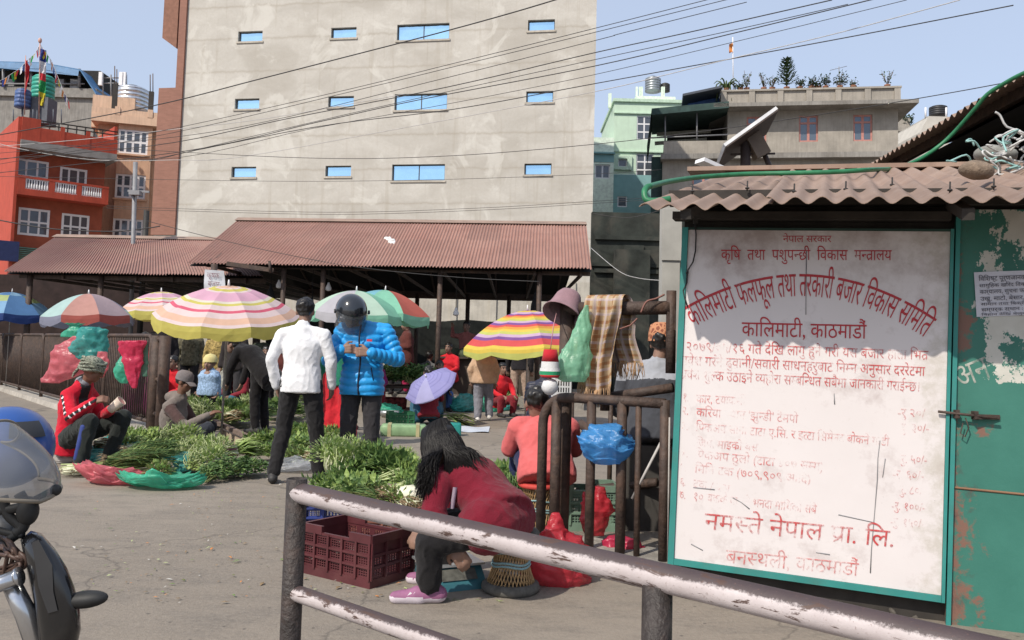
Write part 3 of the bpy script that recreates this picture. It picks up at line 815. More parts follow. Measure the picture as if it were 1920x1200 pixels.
# far houses at the side
ff = pframe(at(1660, 600, 62), at(1725, 600, 62)); q = ff.px
t = thing('terrace_house', 'distant brown house with planted terrace beyond the grey house', 'building', ff.o); fl_ = Frame(V((0, 0, 0)), ff.u, ff.w, ff.n)
mb = MB(); a1 = q(1716, 250)[0]; z1 = q(1700, 240)[1]; fl_.box(mb, -1, a1, 0, z1, -6, 0); mb.build('wall', mat('brown_wall', (.3, .2, .16), .9, .3, 1.5), t)
mb = MB(); fl_.box(mb, q(1680, 230)[0], q(1704, 230)[0], z1, q(1700, 222)[1], -4, .2); fl_.box(mb, -1, a1 + .3, z1 - .4, z1 + .003, -6.1, .5); mb.build('upper_room', WCON, t)
mb = MB(); fl_.box(mb, q(1690, 260)[0], q(1702, 260)[0], q(1700, 268)[1], q(1700, 250)[1], .0, .05); mb.build('window', GLASS_DARK, t)
mb = MB()
for i in range(120): leafquad(mb, fl_.p(q(uni(1692, 1714), 230)[0], z1 + uni(.0, .9), uni(-.6, .4)), rdir(), .28, .16)
mb.build('terrace_plants', LEAFD, t)
ff = pframe(at(1730, 600, 50), at(1810, 600, 50)); q = ff.px
t = thing('pale_house', 'distant pale house end with black tank on top', 'building', ff.o); fl_ = Frame(V((0, 0, 0)), ff.u, ff.w, ff.n)
mb = MB(); fl_.box(mb, q(1740, 230)[0], q(1779, 230)[0], 0, q(1750, 218)[1], -5, 0)
mb.loft([[fl_.p(q(1725, 240)[0], 0, c), fl_.p(q(1740, 240)[0], 0, c), fl_.p(q(1740, 240)[0], q(1740, 220)[1], c), fl_.p(q(1725, 248)[0], q(1725, 248)[1], c)] for c in (0, -5)], True, None, False)
mb.build('wall', mat('pale_wall', (.5, .47, .42), .9, .1, 2), t)
mb = MB()
for x in (1740, 1779): mb.tube([fl_.p(*q(x, 218), -.3), fl_.p(*q(x, 199), -.3)], .06, 5)
mb.build('post', WHITE, t)
p = ff.p(*ff.px(1759, 217, -1.5), -1.5); tank('black_tank', 'black plastic tank above the distant pale house', p, .52, .62, (.03, .03, .033), 4)
# ================================================================ MARKET SHEDS
def tin_mat(name, c1, c2, dirt=.5):
    m, nt, b, co = newmat(name)
    c = mixc(nt, ramp(nt, nz(nt, co, .9, 6, .6), [(.35, 0.), (.65, 1.)]), c1, c2)
    sn = N(nt, 'VectorMath', operation='SNAP'); sn.inputs[1].default_value = (.82, 2.7, 50); nt.links.new(co, sn.inputs[0]); wnz = N(nt, 'TexWhiteNoise'); nt.links.new(sn.outputs[0], wnz.inputs['Vector'])
    c = mixc(nt, ramp(nt, wnz.outputs['Value'], [(.2, 0.), (1., .5)]), c, (c1[0] * .72, c1[1] * .78, c1[2] * .8))
    c = mixc(nt, ramp(nt, nz(nt, mapping(nt, co, (6, .5, 1)), 1.5, 5, .65), [(.5, 0.), (.75, dirt)]), c, tuple(x * .6 for x in c1))
    c = mixc(nt, ramp(nt, nz(nt, co, 14, 5, .7), [(.5, 0.), (.75, .45)]), c, (.30, .235, .20))
    nt.links.new(c, b.inputs['Base Color']); b.inputs['Roughness'].default_value = .75
    return m
TIN = tin_mat('red_oxide_tin', (.285, .140, .108), (.34, .185, .145))
TIN2 = tin_mat('red_oxide_tin_old', (.27, .130, .108), (.29, .165, .130))
HTIN = tin_mat('hut_tin', (.24, .155, .115), (.33, .235, .18), .65)
def corr(mb, P, nu, nv, waves, amp, thick=0.0):
    def fn(u, v): return P(u, v) + V((0, 0, amp * sin(2 * pi * waves * u)))
    mb.grid(fn, nu, nv)
def shed_roof(par, e0, e1, r0, r1, waves, back, m, n_per=6):
    e0, e1, r0, r1 = V(e0), V(e1), V(r0), V(r1)
    mb = MB()
    def P(u, v): return e0.lerp(e1, u).lerp(r0.lerp(r1, u), v)
    def jag(u): return .02 * noise.noise(V((int(u * waves / 9) * 3.7, 1, 0)))
    corr(mb, lambda u, v: P(u, v - (.012 + jag(u) if v == 0 else 0)) , waves * n_per, 3, waves, .018)
    b0, b1 = e0 + V((0, back, .1)), e1 + V((0, back, .1))
    corr(mb, lambda u, v: r0.lerp(r1, u).lerp(b0.lerp(b1, u), v), waves * 4, 2, waves, .018)
    mb.build('roof_sheet', m, par, True)
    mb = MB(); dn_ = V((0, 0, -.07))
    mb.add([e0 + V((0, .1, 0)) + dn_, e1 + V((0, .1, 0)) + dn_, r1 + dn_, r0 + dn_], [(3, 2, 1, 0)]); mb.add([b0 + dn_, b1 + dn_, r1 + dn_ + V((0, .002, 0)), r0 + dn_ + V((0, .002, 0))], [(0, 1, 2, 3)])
    mb.build('shade_lining', mat('shade_ceiling', (.016, .014, .013), .95, .3, 3), par, True)  # dark sheet added below the roof to give its underside shade
    mb = MB(); mb.sm = False
    up = V((0, 0, .035))
    mb.loft([[r + V((0, -.28, -.085)) + up, r + V((0, 0, .03)) + up, r + V((0, .28, -.085)) + up] for r in [r0.lerp(r1, k / 12) for k in range(13)]], False, None, False)
    mb.build('ridge_cap', mat('ridge_tin', (.27, .19, .15), .8, .2, 3), par, True)
e0, e1, r0, r1 = at(352, 492, 18), at(1109, 503, 18), at(446, 412, 23), at(1099, 420, 23)
sh = thing('market_shed', 'long open market shed with rust red corrugated roof before the tall concrete block', 'shed', V((e0.x, 18, 0)))
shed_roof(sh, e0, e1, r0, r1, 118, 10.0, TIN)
def post(mb, x, y, Y, r=.05, ztop=None):
    p = at(x, y, Y); mb.tube([V((p.x, Y, 0)), V((p.x, Y, ztop or p.z))], r, 8)
zE = (e0.z + e1.z) / 2
for x in (533, 607, 826, 1012):
    mb = MB(); post(mb, x, 500, 18.25, .055, zE + .02); mb.build('post', RUSTY, sh, True)
for x in (430, 482, 575, 640, 700, 783, 878, 955, 1040):
    mb = MB(); post(mb, x, 540, 27.6, .07, zE + .05); mb.build('post', RUSTY, sh, True)
mb = MB()
mb.bar(V((e0.x + .3, 18.3, zE - .06)), V((e1.x, 18.3, zE - .04)), .06, .10)
mb.bar(V((e0.x + .3, 27.6, zE - .02)), V((e1.x, 27.6, zE)), .08, .22)
for k in range(9):
    x = e0.x + .4 + (e1.x - e0.x - .6) * k / 8
    mb.bar(V((x, 18.2, zE - .02)), V((x, 23, r0.z - .1)), .05, .08); mb.bar(V((x, 27.8, zE + .05)), V((x, 23, r0.z - .1)), .05, .08)
    mb.bar(V((x, 18.2, zE - .08)), V((x, 27.8, zE - .02)), .05, .07)
mb.build('truss', RUSTY, sh, True)
mb = MB(); mb.bar(at(425, 494, 17.95), at(513, 507, 17.95), .05, .09)
mb.tube([at(505, 489, 17.9), at(507, 512, 17.9)], .03, 5); mb.build('broken_fascia', RUSTY, sh, True)
for x, y in ((388, 494),):
    mb = MB(); post(mb, 402, 495, 17.6, .07); mb.build('post', RUSTY, sh, True)
for k, (x, y0, y1) in enumerate(((523, 515, 533), (616, 510, 538), (855, 515, 585))):
    t = thing('bulb', 'white light bulb hanging under the shed roof', 'light bulb', at(x, y1, 18.8), 0, 'bulbs hanging under the shed')
    mb = MB(); p0, p1 = at(x + 2, y0 - 20, 18.8), at(x, y1 - 6, 18.8); mb.tube([p0, p1], .008, 4); mb.build('cord', BLACKM, t, True)
    mb = MB(); c = at(x, y1, 18.8); mb.lathe([(.02, .1), (.03, .06), (.065, -.02), (.06, -.07), (.02, -.09)][::-1], 10); mb.build('globe', WHITE, t)
for k, (x, y0, y1) in enumerate(((507, 532, 561), (584, 555, 592), (1003, 545, 582))):
    t = thing('hanging_cloth', 'dark cone of cloth hanging under the shed roof', 'cloth', at(x, y1, 19), 0, 'dark cloths hanging in the shed')
    mb = MB(); h = at(x, y0, 19).z - at(x, y1, 19).z
    mb.lathe([(.10, 0), (.09, h * .3), (.04, h * .7), (.01, h)], 8); mb.tube([(0, 0, h), (0, 0, h + .6)], .006, 4); mb.build('cloth', mat('black_cloth', (.02, .02, .022), .95), t)
for k, (x, y) in enumerate(((727, 454), (735, 462), (734, 458))):
    u = (x - 400) / 720; v = (500 - y) / 82
    p = e0.lerp(e1, u).lerp(r0.lerp(r1, u), v)
    mb = MB(); mb.ell((0, 0, .06), (.10, .12, .06), Euler((.3, .5, k))); mb.ell((.04, .03, .08), (.05, .05, .06))
    tag(mb.build('crumpled_bag', mat('white_plastic', (.72, .74, .72), .4, .1)), 'white plastic scrap lying on the shed roof', 'litter', 'white scraps on the shed roof').location = at(x, y, p.y) + V((0, -.02, 0))

# lower shed on the far side of the fence
e0, e1, r0, r1 = at(8, 508, 20), at(492, 516, 20), at(106, 443, 25), at(420, 449, 25)
s2 = thing('market_shed', 'lower market shed with dull red corrugated roof below the red and peach houses', 'shed', V((e0.x, 20, 0)))
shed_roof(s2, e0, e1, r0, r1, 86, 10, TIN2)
zE2 = e0.z
for x in (57, 190, 300, 335, 490):
    mb = MB(); post(mb, x, 515, 20.25 if x < 250 else 28, .07, zE2); mb.build('post', RUSTY, s2, True)
mb = MB(); mb.bar(V((e0.x + .2, 20.3, zE2 - .08)), V((e1.x, 20.3, zE2 - .06)), .06, .12)
for k in range(7): x = e0.x + .4 + (e1.x - e0.x) * k / 7; mb.bar(V((x, 20.2, zE2 - .03)), V((x, 25, r0.z - .1)), .05, .08); mb.bar(V((x, 20.2, zE2 - .1)), V((x, 29.8, zE2 - .02)), .05, .08)
mb.build('truss', RUSTY, s2, True)
# dark back wall of the lower shed, compound wall and net
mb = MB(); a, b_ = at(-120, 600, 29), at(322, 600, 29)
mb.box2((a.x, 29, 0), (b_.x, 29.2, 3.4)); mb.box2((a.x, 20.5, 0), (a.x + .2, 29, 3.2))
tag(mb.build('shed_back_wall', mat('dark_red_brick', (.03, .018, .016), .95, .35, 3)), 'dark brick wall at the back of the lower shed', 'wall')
mb = MB(); a, b_ = at(318, 600, 32), at(1150, 600, 32)
mb.box2((a.x, 32, 0), (b_.x, 32.25, 3.9))
for i in range(12): x = a.x + .1 + (b_.x - a.x - .3) * i / 11; mb.box2((x, 31.93, 0), (x + .25, 32.0, 3.9))
tag(mb.build('compound_wall', mat('compound_plaster', (.50, .465, .40), .95, .16, 1.6, .4, 12, streak=.35, dirt=.4, dsc=.8)), 'pale compound wall seen under the long shed', 'wall')
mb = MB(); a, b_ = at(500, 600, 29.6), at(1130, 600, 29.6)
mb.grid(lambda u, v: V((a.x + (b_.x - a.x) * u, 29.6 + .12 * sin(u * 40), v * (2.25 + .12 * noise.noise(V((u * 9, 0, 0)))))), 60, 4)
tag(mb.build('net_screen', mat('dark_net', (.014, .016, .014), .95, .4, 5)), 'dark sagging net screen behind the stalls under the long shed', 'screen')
# wall coloured near black to stand in for the shaded gap beside the hut
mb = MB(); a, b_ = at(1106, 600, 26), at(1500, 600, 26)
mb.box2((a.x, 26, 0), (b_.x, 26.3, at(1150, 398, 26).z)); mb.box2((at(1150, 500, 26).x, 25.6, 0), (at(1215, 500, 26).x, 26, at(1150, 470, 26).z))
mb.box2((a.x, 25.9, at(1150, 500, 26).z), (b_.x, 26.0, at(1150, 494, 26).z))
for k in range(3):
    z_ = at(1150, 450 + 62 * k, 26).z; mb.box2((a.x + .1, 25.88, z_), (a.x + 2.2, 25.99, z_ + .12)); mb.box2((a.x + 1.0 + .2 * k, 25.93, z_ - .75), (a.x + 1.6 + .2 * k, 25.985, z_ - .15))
tag(mb.build('dark_wall', mat('shade_dark', (.028, .032, .027), .95, .5, 2.0, dirt=.4, dsc=1)), 'wall coloured dark for shade between concrete block and sign hut', 'wall')
# ---------------------------------------------------------------- hanging cloth sign
def dev(s):
    import re
    return re.sub('((?:[\u0915-\u0939]\u00ac)*[\u0915-\u0939]\u00ae?)\u093f', '\u093f\\1', s)
def _raw(s):
    c = bpy.data.curves.new('tmp', 'FONT'); c.body = s; c.size = 1; c.resolution_u = 3
    o = bpy.data.objects.new('tmp', c); COL.objects.link(o)
    dg = bpy.context.evaluated_depsgraph_get(); dg.update()
    me = bpy.data.meshes.new_from_object(o.evaluated_get(dg))
    v = [(p.co.x, p.co.y) for p in me.vertices]; f = [tuple(p.vertices) for p in me.polygons]
    bpy.data.objects.remove(o); bpy.data.curves.remove(c); bpy.data.meshes.remove(me)
    return v, f
def _w(s):
    v, f = _raw(s + '\u0928'); return max(p[0] for p in v) - NAW
NAW = 0.0
NAW = max(p[0] for p in _raw('\u0928')[0])
def text2d(s):
    """outline of a line of Devanagari; X¬ = half letter, ® = small r below, ° = r hook above"""
    s = dev(s); V_, F_ = [], []; x = 0.0; run = ''
    def put(v, f, cut=None):
        nonlocal V_, F_
        if cut is not None:
            bm = bmesh.new(); vv = [bm.verts.new((p[0], p[1], 0)) for p in v]
            for q in f:
                try: bm.faces.new([vv[i] for i in q])
                except ValueError: pass
            bmesh.ops.bisect_plane(bm, geom=bm.verts[:] + bm.edges[:] + bm.faces[:], plane_co=(cut, 0, 0), plane_no=(1, 0, 0), clear_outer=True)
            bm.verts.index_update(); v = [(p.co.x, p.co.y) for p in bm.verts]; f = [tuple(q.index for q in fc.verts) for fc in bm.faces]; bm.free()
        b = len(V_); V_ += [(p[0] + x, p[1]) for p in v]; F_ += [tuple(b + i for i in q) for q in f]
    def flush():
        nonlocal run, x
        if run: put(*_raw(run)); x += _w(run); run = ''
    for i, ch in enumerate(s):
        nxt = s[i + 1] if i + 1 < len(s) else ''
        if nxt == '\u00ac':
            flush(); v, f = _raw(ch); m_ = max(p[0] for p in v); put(v, f, m_ - .185); x += m_ - .19
        elif ch == '\u00ac': pass
        elif ch == '\u00ae':
            flush(); b = len(V_); V_ += [(x - .17, .20), (x - .17, .12), (x - .42, -.02), (x - .42, .05)]; F_.append((b, b + 3, b + 2, b + 1))
        elif ch == '\u00b0':
            flush(); b = len(V_); P = [(x - .12 + .12 * cos(a), .70 + .13 * sin(a)) for a in (0, .6, 1.2, 1.9, 2.6)]
            for (u, w) in P: V_ += [(u, w), (u * 1 + (x - .12 - u) * .45, w + (.70 - w) * .45)]
            for k in range(4): F_.append((b + 2 * k, b + 2 * k + 1, b + 2 * k + 3, b + 2 * k + 2))
        else: run += ch
    flush()
    return V_, F_, max(p[0] for p in V_)
HEAD = .63
def text_px(mb, s, fr, x0, y0, x1, y1, h, off, org=V((0, 0, 0)), arc=0.0):
    v, f, w = text2d(s)
    L = hypot(x1 - x0, y1 - y0); dx, dy = (x1 - x0) / L, (y1 - y0) / L
    # islands get a hair of height of their own
    par = list(range(len(v)))
    def fd(a):
        while par[a] != a: par[a] = par[par[a]]; a = par[a]
        return a
    for q in f:
        for k in q[1:]: par[fd(k)] = fd(q[0])
    ids = {}; out = []
    for i, (x, y) in enumerate(v):
        k = ids.setdefault(fd(i), len(ids))
        t = x / w; s_ = t * L; dn = (HEAD - y) * h / HEAD
        ox, oy = 0.0, 0.0; tx, ty = dx, dy
        if arc:
            oy = -arc * 4 * t * (1 - t); sl = -arc * 4 * (1 - 2 * t) / L
            m_ = hypot(1, sl); tx, ty = 1 / m_ * dx - sl / m_ * dy, dy / m_ + sl / m_ * dx
        X = x0 + dx * s_ - ty * dn; Y = y0 + dy * s_ + oy + tx * dn
        o2 = off + (k % 5) * .00025
        out.append(fr.p(*fr.px(X, Y, o2), o2) - org)
    # flip so that faces look outwards
    mb.add(out, [tuple(reversed(q)) for q in f], None, False)
def paint(name, col, wear, sc_=60.0, fade=1.0):
    m, nt, b, co = newmat(name)
    nt.links.new(mixc(nt, nz(nt, co, 30, 3), tuple(c * .8 for c in col), tuple(min(1, c * 1.25) for c in col)), b.inputs['Base Color'])
    b.inputs['Roughness'].default_value = .6
    f = nz(nt, mapping(nt, co, (1, 1, .7)), sc_, 6, .75)
    g = nz(nt, co, 7, 3, .6)
    ad = N(nt, 'Math', operation='ADD'); nt.links.new(f, ad.inputs[0]); nt.links.new(g, ad.inputs[1])
    a = ramp(nt, ad.outputs[0], [(max(0, wear - .06), 0.), (wear + .06, fade)])
    t = N(nt, 'BsdfTransparent'); mx = N(nt, 'MixShader')
    rr = a.node; rr.color_ramp.elements[0].position = max(0.0, (wear - .09)); rr.color_ramp.elements[1].position = min(1.0, wear + .09)
    ad.use_clamp = False
    mu = N(nt, 'Math', operation='MULTIPLY'); nt.links.new(ad.outputs[0], mu.inputs[0]); mu.inputs[1].default_value = .5; nt.links.new(mu.outputs[0], rr.inputs[0])
    nt.links.new(a, mx.inputs[0]); nt.links.new(t.outputs[0], mx.inputs[1]); nt.links.new(b.outputs[0], mx.inputs[2])
    nt.links.new(mx.outputs[0], nt.nodes['Material Output'].inputs[0])
    return m
SF = pframe(at(383, 540, 17.4), at(420, 540, 17.4))
t = thing('hanging_banner', 'small pale cloth banner with two written words hanging at the shed corner', 'banner', SF.p(*SF.px(400, 545)))
org = t.location.copy()
mb = MB(); mb.grid(lambda u, v: SF.p(*SF.px(383 + 37 * u + (3 - 3 * v) * u, 505 + 40 * (1 - v) + 3 * u), .02 * sin(v * 5 + u * 2)), 8, 10); mb.build('cloth', mat('banner_cloth', (.50, .51, .54), .8, .1), t, True)
mb = MB(); text_px(mb, 'कृषक', SF, 388, 511, 412, 513, 9, .03, org); text_px(mb, 'बजार', SF, 390, 527, 412, 529, 9, .03, org)
mb.build('lettering', paint('banner_ink', (.16, .06, .08), .42), t)

# ================================================================ UMBRELLAS
def umbrella(label, p, r, h, pole, faces, mats, n=8, tilt=(0, 0), sag=.0, rz=0.0, val=.12, name='parasol', group=None, scal=.05, ribs=True, polecol=None, hookh=0):
    """p = foot of the pole; pole = height of the canopy top; faces(k panel, j ring) -> material index"""
    t = thing(name, label, 'umbrella', p, rz, group)
    M = Matrix.Translation((0, 0, pole)) @ Euler((tilt[0], tilt[1], 0)).to_matrix().to_4x4()
    mb = MB(); SEG, RG = 6, 22; vs = []; fs = []
    def prof(s): return r * s, -h * (s ** 1.9)
    for j in range(RG + 1):
        for k in range(n * SEG):
            a = 2 * pi * k / (n * SEG); loc = (k % SEG) / SEG
            s = j / RG
            rr, z = prof(s)
            ch = cos(pi / n) / cos((loc - .5) * 2 * pi / n)          # straight hem between ribs
            dip = sin(pi * loc)
            rr *= ch
            z -= dip * .03 * r * s
            vs.append((rr * cos(a), rr * sin(a), z))
    base = len(vs)
    for j in (1, 2):                                                 # hanging hem
        for k in range(n * SEG):
            q = V(vs[RG * n * SEG + k]); loc = (k % SEG) / SEG
            zz = -val * r * j / 2 * (1 + .25 * (noise.noise(V((k * .9, j, r * 9))))) - (scal * r * sin(pi * loc) if j == 2 else 0)
            f_ = 1.01 + .012 * noise.noise(V((k * 1.7, j * 3, 1)))
            vs.append((q.x * f_, q.y * f_, q.z + zz))
    m = n * SEG
    for j in range(RG + 2):
        for k in range(m):
            fs.append((j * m + k, j * m + (k + 1) % m, (j + 1) * m + (k + 1) % m, (j + 1) * m + k))
            mb.m.append(faces(k // SEG, min(j, RG + 1) / RG)); mb.s.append(False)
    mb.v = [tuple(M @ V(q)) for q in vs]; mb.f = [tuple(reversed(f)) for f in fs]
    mb.build('canopy', mats, t)
    pm = polecol or mat('umbrella_steel', (.30, .29, .28), .45, .3, 20, metal=.4)
    mb = MB(); mb.tube([(0, 0, 0), M @ V((0, 0, -h * .6)), M @ V((0, 0, .03))], .014 if pole > 1.2 else .006, 8); mb.build('pole', pm, t)
    mb = MB(); mb.tube([M @ V((0, 0, 0)), M @ V((0, 0, .07 * r + .02))], [.018, .008], 6); mb.build('finial', WHITE, t)
    if ribs:
        mb = MB(); rb = mb
        for k in range(n):
            a = 2 * pi * k / n
            pts = [M @ V((prof(s)[0] * cos(a), prof(s)[0] * sin(a), prof(s)[1] - .015)) for s in (.02, .35, .7, 1)]
            mb.tube(pts, .005, 4)
            s = .5; q = V((prof(s)[0] * cos(a), prof(s)[0] * sin(a), prof(s)[1] - .015))
            mb.tube([M @ q, M @ V((0, 0, -h * .85))], .004, 4)
        rb = mb.build('rib_frame', pm, t)
    return t
def U(n, c, tr=.35, al=1.0): return mat('umb_' + n, c, .75, .07, 6, spec=.25, trans=tr, bump=.25, bsc=9)
PINKL, PINK, YEL, CREAM, HOT, ORA = U('pale_pink', (.74, .60, .60)), U('pink', (.68, .40, .52)), U('yellow', (.60, .54, .14)), U('cream', (.74, .68, .58)), U('hot_pink', (.66, .13, .20)), U('peach', (.74, .48, .36))
PM_ = [PINKL, PINK, YEL, CREAM, HOT, ORA]
def pstripe(k, s):
    for lim, i in ((.10, 5), (.18, 0), (.23, 2), (.30, 0), (.52, 1), (.565, 3), (.60, 2), (.70, 0), (.715, 3), (.745, 4), (.775, 0), (.80, 4), (.83, 0), (.86, 4), (.93, 5), (.96, 0), (.98, 5)):
        if s < lim: return i
    return 2
p = gr(414, 838)
umbrella('big pink and yellow striped parasol over the leafy greens beside the man in white', V((p.x, p.y, 0)), .87, .35, 1.95, pstripe, PM_, 10, (.20, -.02), rz=.3, val=.15, scal=.03)
p = at(302, 560, 16)
umbrella('smaller pink and yellow striped parasol behind the big one', V((p.x, 16, 0)), .78, .36, at(302, 547, 16).z, pstripe, PM_, 10, (.02, -.05), rz=.1, val=.18, scal=.03)
UB = [U('teal_blue', (.24, .42, .50)), U('aqua', (.42, .58, .56)), U('brick_pink', (.54, .29, .25)), U('slate', (.24, .25, .33)), U('red', (.42, .11, .09)), U('grey_pink', (.40, .31, .34))]
umbrella('faded blue and red panelled parasol beyond the fence', V((at(166, 560, 15).x, 15, 0)), .76, .40, at(166, 551, 15).z, lambda k, s: ((2 if k == 7 else 5) if s < 1 else 4) if k in (7, 0) else ((1 if k == 6 else 0 if k == 5 else 3) if s < .78 else (1 if s < 1 else 3)), UB, 8, (.04, -.04), rz=-.9, val=.16)
UB2 = [U('royal', (.10, .22, .44)), U('sky', (.24, .42, .62)), U('lime', (.42, .50, .22)), U('white', (.6, .62, .62)), U('navy', (.03, .06, .20))]
umbrella('blue parasol with white band at the picture edge beyond the fence', V((at(22, 560, 20.5).x, 20.5, 0)), .97, .50, at(22, 548, 20.5).z, lambda k, s: (0 if k % 2 else 1) if s < .35 else ((3 if k % 3 == 0 else 2) if s < .62 and k % 2 else ((1 if k % 2 else 0) if s < 1 else 4)), UB2, 8, (.03, .03), rz=.4, val=.16)
UM = [U('mint', (.26, .58, .42)), U('mint_pale', (.50, .66, .54)), U('lilac_grey', (.50, .48, .52))]
umbrella('mint green parasol behind the helmeted man', V((at(668, 560, 15.5).x, 15.5, 0)), .88, .42, at(672, 545, 15.5).z, lambda k, s: 2 if k == 5 else (0 if k % 2 else 1) if s < 1 else 0, UM, 8, (.02, .03), rz=.1, val=.14)
UX = [U('multi_yellow', (.62, .55, .20)), U('multi_blue', (.20, .46, .56)), U('multi_red', (.50, .13, .10)), UM[0]]
umbrella('yellow blue and red panelled parasol behind the mint one', V((at(722, 560, 16.3).x, 16.3, 0)), .94, .45, at(716, 544, 16.3).z, lambda k, s: (1, 3, 2, 0)[k % 4] if s < 1 else 3, UX, 8, (.02, .06), rz=.55, val=.14)
UR = [U('r_yellow', (.72, .55, .10)), U('r_red', (.66, .10, .10)), U('r_purple', (.22, .10, .32)), U('r_lilac', (.60, .42, .58)), U('r_green', (.55, .58, .16)), U('r_orange', (.72, .34, .08))]
def rain(k, s):
    if s > 1.0: return 4
    q = (s * 3.5 + .15) % 1.0
    for lim, i in ((.16, 2), (.34, 1), (.46, 5), (.66, 0), (.76, 4), (.98, 3)):
        if q < lim: return i
    return 2
p = gr(995, 797)
umbrella('rainbow striped parasol at the stalls behind the near post', V((p.x - .10, p.y, 0)), 1.12, .60, 1.95, rain, UR, 8, (.03, -.06), rz=.2, val=.10, scal=.04)

# ================================================================ ROADSIDE FENCE
FD = (FB - FA).normalized(); PL = 2.36
def fence_panel(label, o, d, L, hgt, z0=.12, bars=24, group=None, ends=True, r=.028, bw=.012):
    t = thing('barred_fence', label, 'fence', o, 0, group)
    d = V(d); mb = MB(); c = .16
    def P(a, z): return d * a + V((0, 0, z))
    arc = [P(c - c * cos(q), hgt - c + c * sin(q)) for q in [pi / 2 * i / 5 for i in range(6)]]
    arc2 = [P(L - c + c * sin(q), hgt - c + c * cos(q)) for q in [pi / 2 * i / 5 for i in range(6)]]
    mb.tube([P(0, .0)] + arc + arc2 + [P(L, .0)], r, 8); mb.tube([P(0, z0 + .06), P(L, z0 + .06)], r, 8)
    mb.build('frame', RUSTY, t)
    mb = MB()
    for i in range(1, bars): a = L * i / bars; mb.tube([P(a, z0 + .04), P(a, hgt - .02 - (c * (1 - sqrt(max(0, 1 - ((c - min(a, L - a)) / c) ** 2))) if min(a, L - a) < c else 0))], bw, 5)
    mb.build('bars', RUSTY, t)
    return t
for i in range(7):
    fence_panel('rusty barred fence panel with rounded corners along the kerb', FA + FD * (i * (PL + .06) + .55) + V((0, 0, .0)), FD, PL, 1.33, group='roadside fence panels')
t = thing('fence_post', 'pair of thick dark posts ending the roadside fence beside the squatting man', 'post', FA)
for a in (0, .34):
    mb = MB(); q = FD * a; mb.tube([q, q + V((0, 0, 1.33))], .075, 10); mb.build('post', RUSTY, t)
mb = MB()
for z in (.3, .75, 1.28): mb.tube([V((0, 0, z)), FD * .5 + V((0, 0, z))], .03, 6)
for a in (.12, .2): mb.tube([FD * a + V((0, 0, .1)), FD * a + V((0, 0, 1.28))], .014, 5)
mb.build('crossbar', RUSTY, t)

# ================================================================ BAGS
def baggy(mb, prof, nu=22, amp=.02, fr=9.0, seed=0.0, sub=4, M=None, zs=1.0):
    """prof: (cx, cy, z, rx, ry) from top to bottom; crumpled"""
    rings = []
    K = len(prof)
    for i in range((K - 1) * sub + 1):
        a = min(i // sub, K - 2); t = i / sub - a
        q = [prof[a][k] + (prof[a + 1][k] - prof[a][k]) * t for k in range(5)]
        ring = []
        for j in range(nu):
            th = 2 * pi * j / nu; c, s = cos(th), sin(th)
            p = V((q[0] + q[3] * c, q[1] + q[4] * s, q[2]))
            pp = V((p.x, p.y, p.z * zs)); rg = lambda k, o: 1 - 2 * abs(noise.noise(pp * (fr * k) + V((seed + o, seed * 2, o))))
            n_ = noise.noise(p * fr * .8 + V((seed, seed * 2, 0))) * 1.1 + .55 * rg(1.3, 3) ** 3 + .45 * rg(2.6, 8) + .22 * rg(5.5, 5)
            f_ = amp * n_ * (.4 + min(1, q[3] * 6))
            ring.append(p + V((c, s * .8, .3 * n_)) * f_)
        rings.append(ring)
    mb.loft(rings, True, M, True)
BTEAL = bagm('bag_teal', (.06, .36, .33), .78); BGREEN = bagm('bag_green', (.08, .50, .33), .78); BPINK = bagm('bag_pink', (.66, .17, .20), .78); BRED = bagm('bag_red', (.62, .05, .07), .8); BBLUE = bagm('bag_blue', (.08, .33, .70), .8); BCLEARG = bagm('bag_pale_green', (.30, .62, .42), .75); BPINKC = bagm('bag_hot_pink', (.66, .05, .12), .85)
def bag(label, p, prof, m, amp=.03, fr=9, seed=None, name='plastic_bag', rz=0, extra=None, group=None, zs=1.0):
    t = thing(name, label, 'plastic bag', p, rz, group)
    mb = MB(); baggy(mb, prof, 44, amp, fr, uni(0, 50) if seed is None else seed, 9, None, zs); mb.build('body', m, t)
    if extra: 
        mb = MB(); extra(mb); mb.build('handle', m, t)
    return t
def fpt(a, z=0, off=-.1):                      # point by the roadside fence
    n = V((FD.y, -FD.x, 0))
    if n.y > 0: n = -n
    return FA + FD * a + n * abs(off) + V((0, 0, z))
def fitbag(label, pxs, Y, m, amp=.03, fr=9, thin=.28, **kw):
    """pxs: rows (x0, x1, y) in the picture read off at depth Y; the bag gets its own thickness"""
    base = at((pxs[-1][0] + pxs[-1][1]) / 2, pxs[-1][2], Y)
    prof = []
    for x0, x1, y in pxs:
        a, b_ = at(x0, y, Y), at(x1, y, Y)
        prof.append(((a.x + b_.x) / 2 - base.x, 0, a.z - base.z, (b_.x - a.x) / 2, max(.015, (b_.x - a.x) / 2 * thin)))
    kw.setdefault('zs', .55); return bag(label, base, prof, m, amp * .85, fr * .9, **kw)
fitbag('large torn pink plastic bag hung on the fence behind the man in red', [(138, 150, 630), (108, 158, 648), (98, 165, 672), (88, 150, 700), (80, 110, 718)], 11.6, BPINK, .05, 6, .25)
fitbag('crumpled teal plastic bag over the fence top above the man in red', [(158, 180, 614), (150, 196, 620), (136, 196, 640), (134, 194, 660), (150, 188, 674)], 11.4, BTEAL, .05, 7, .4)
fitbag('knotted pale green bag poking above the fence', [(122, 158, 606), (134, 146, 612), (122, 154, 620), (116, 150, 632)], 12.2, BGREEN, .03, 10, .4)
fitbag('small crumpled pink bag next to the teal one', [(186, 198, 660), (184, 203, 676), (182, 201, 692), (180, 192, 708)], 11.3, BPINK, .03, 10, .4)
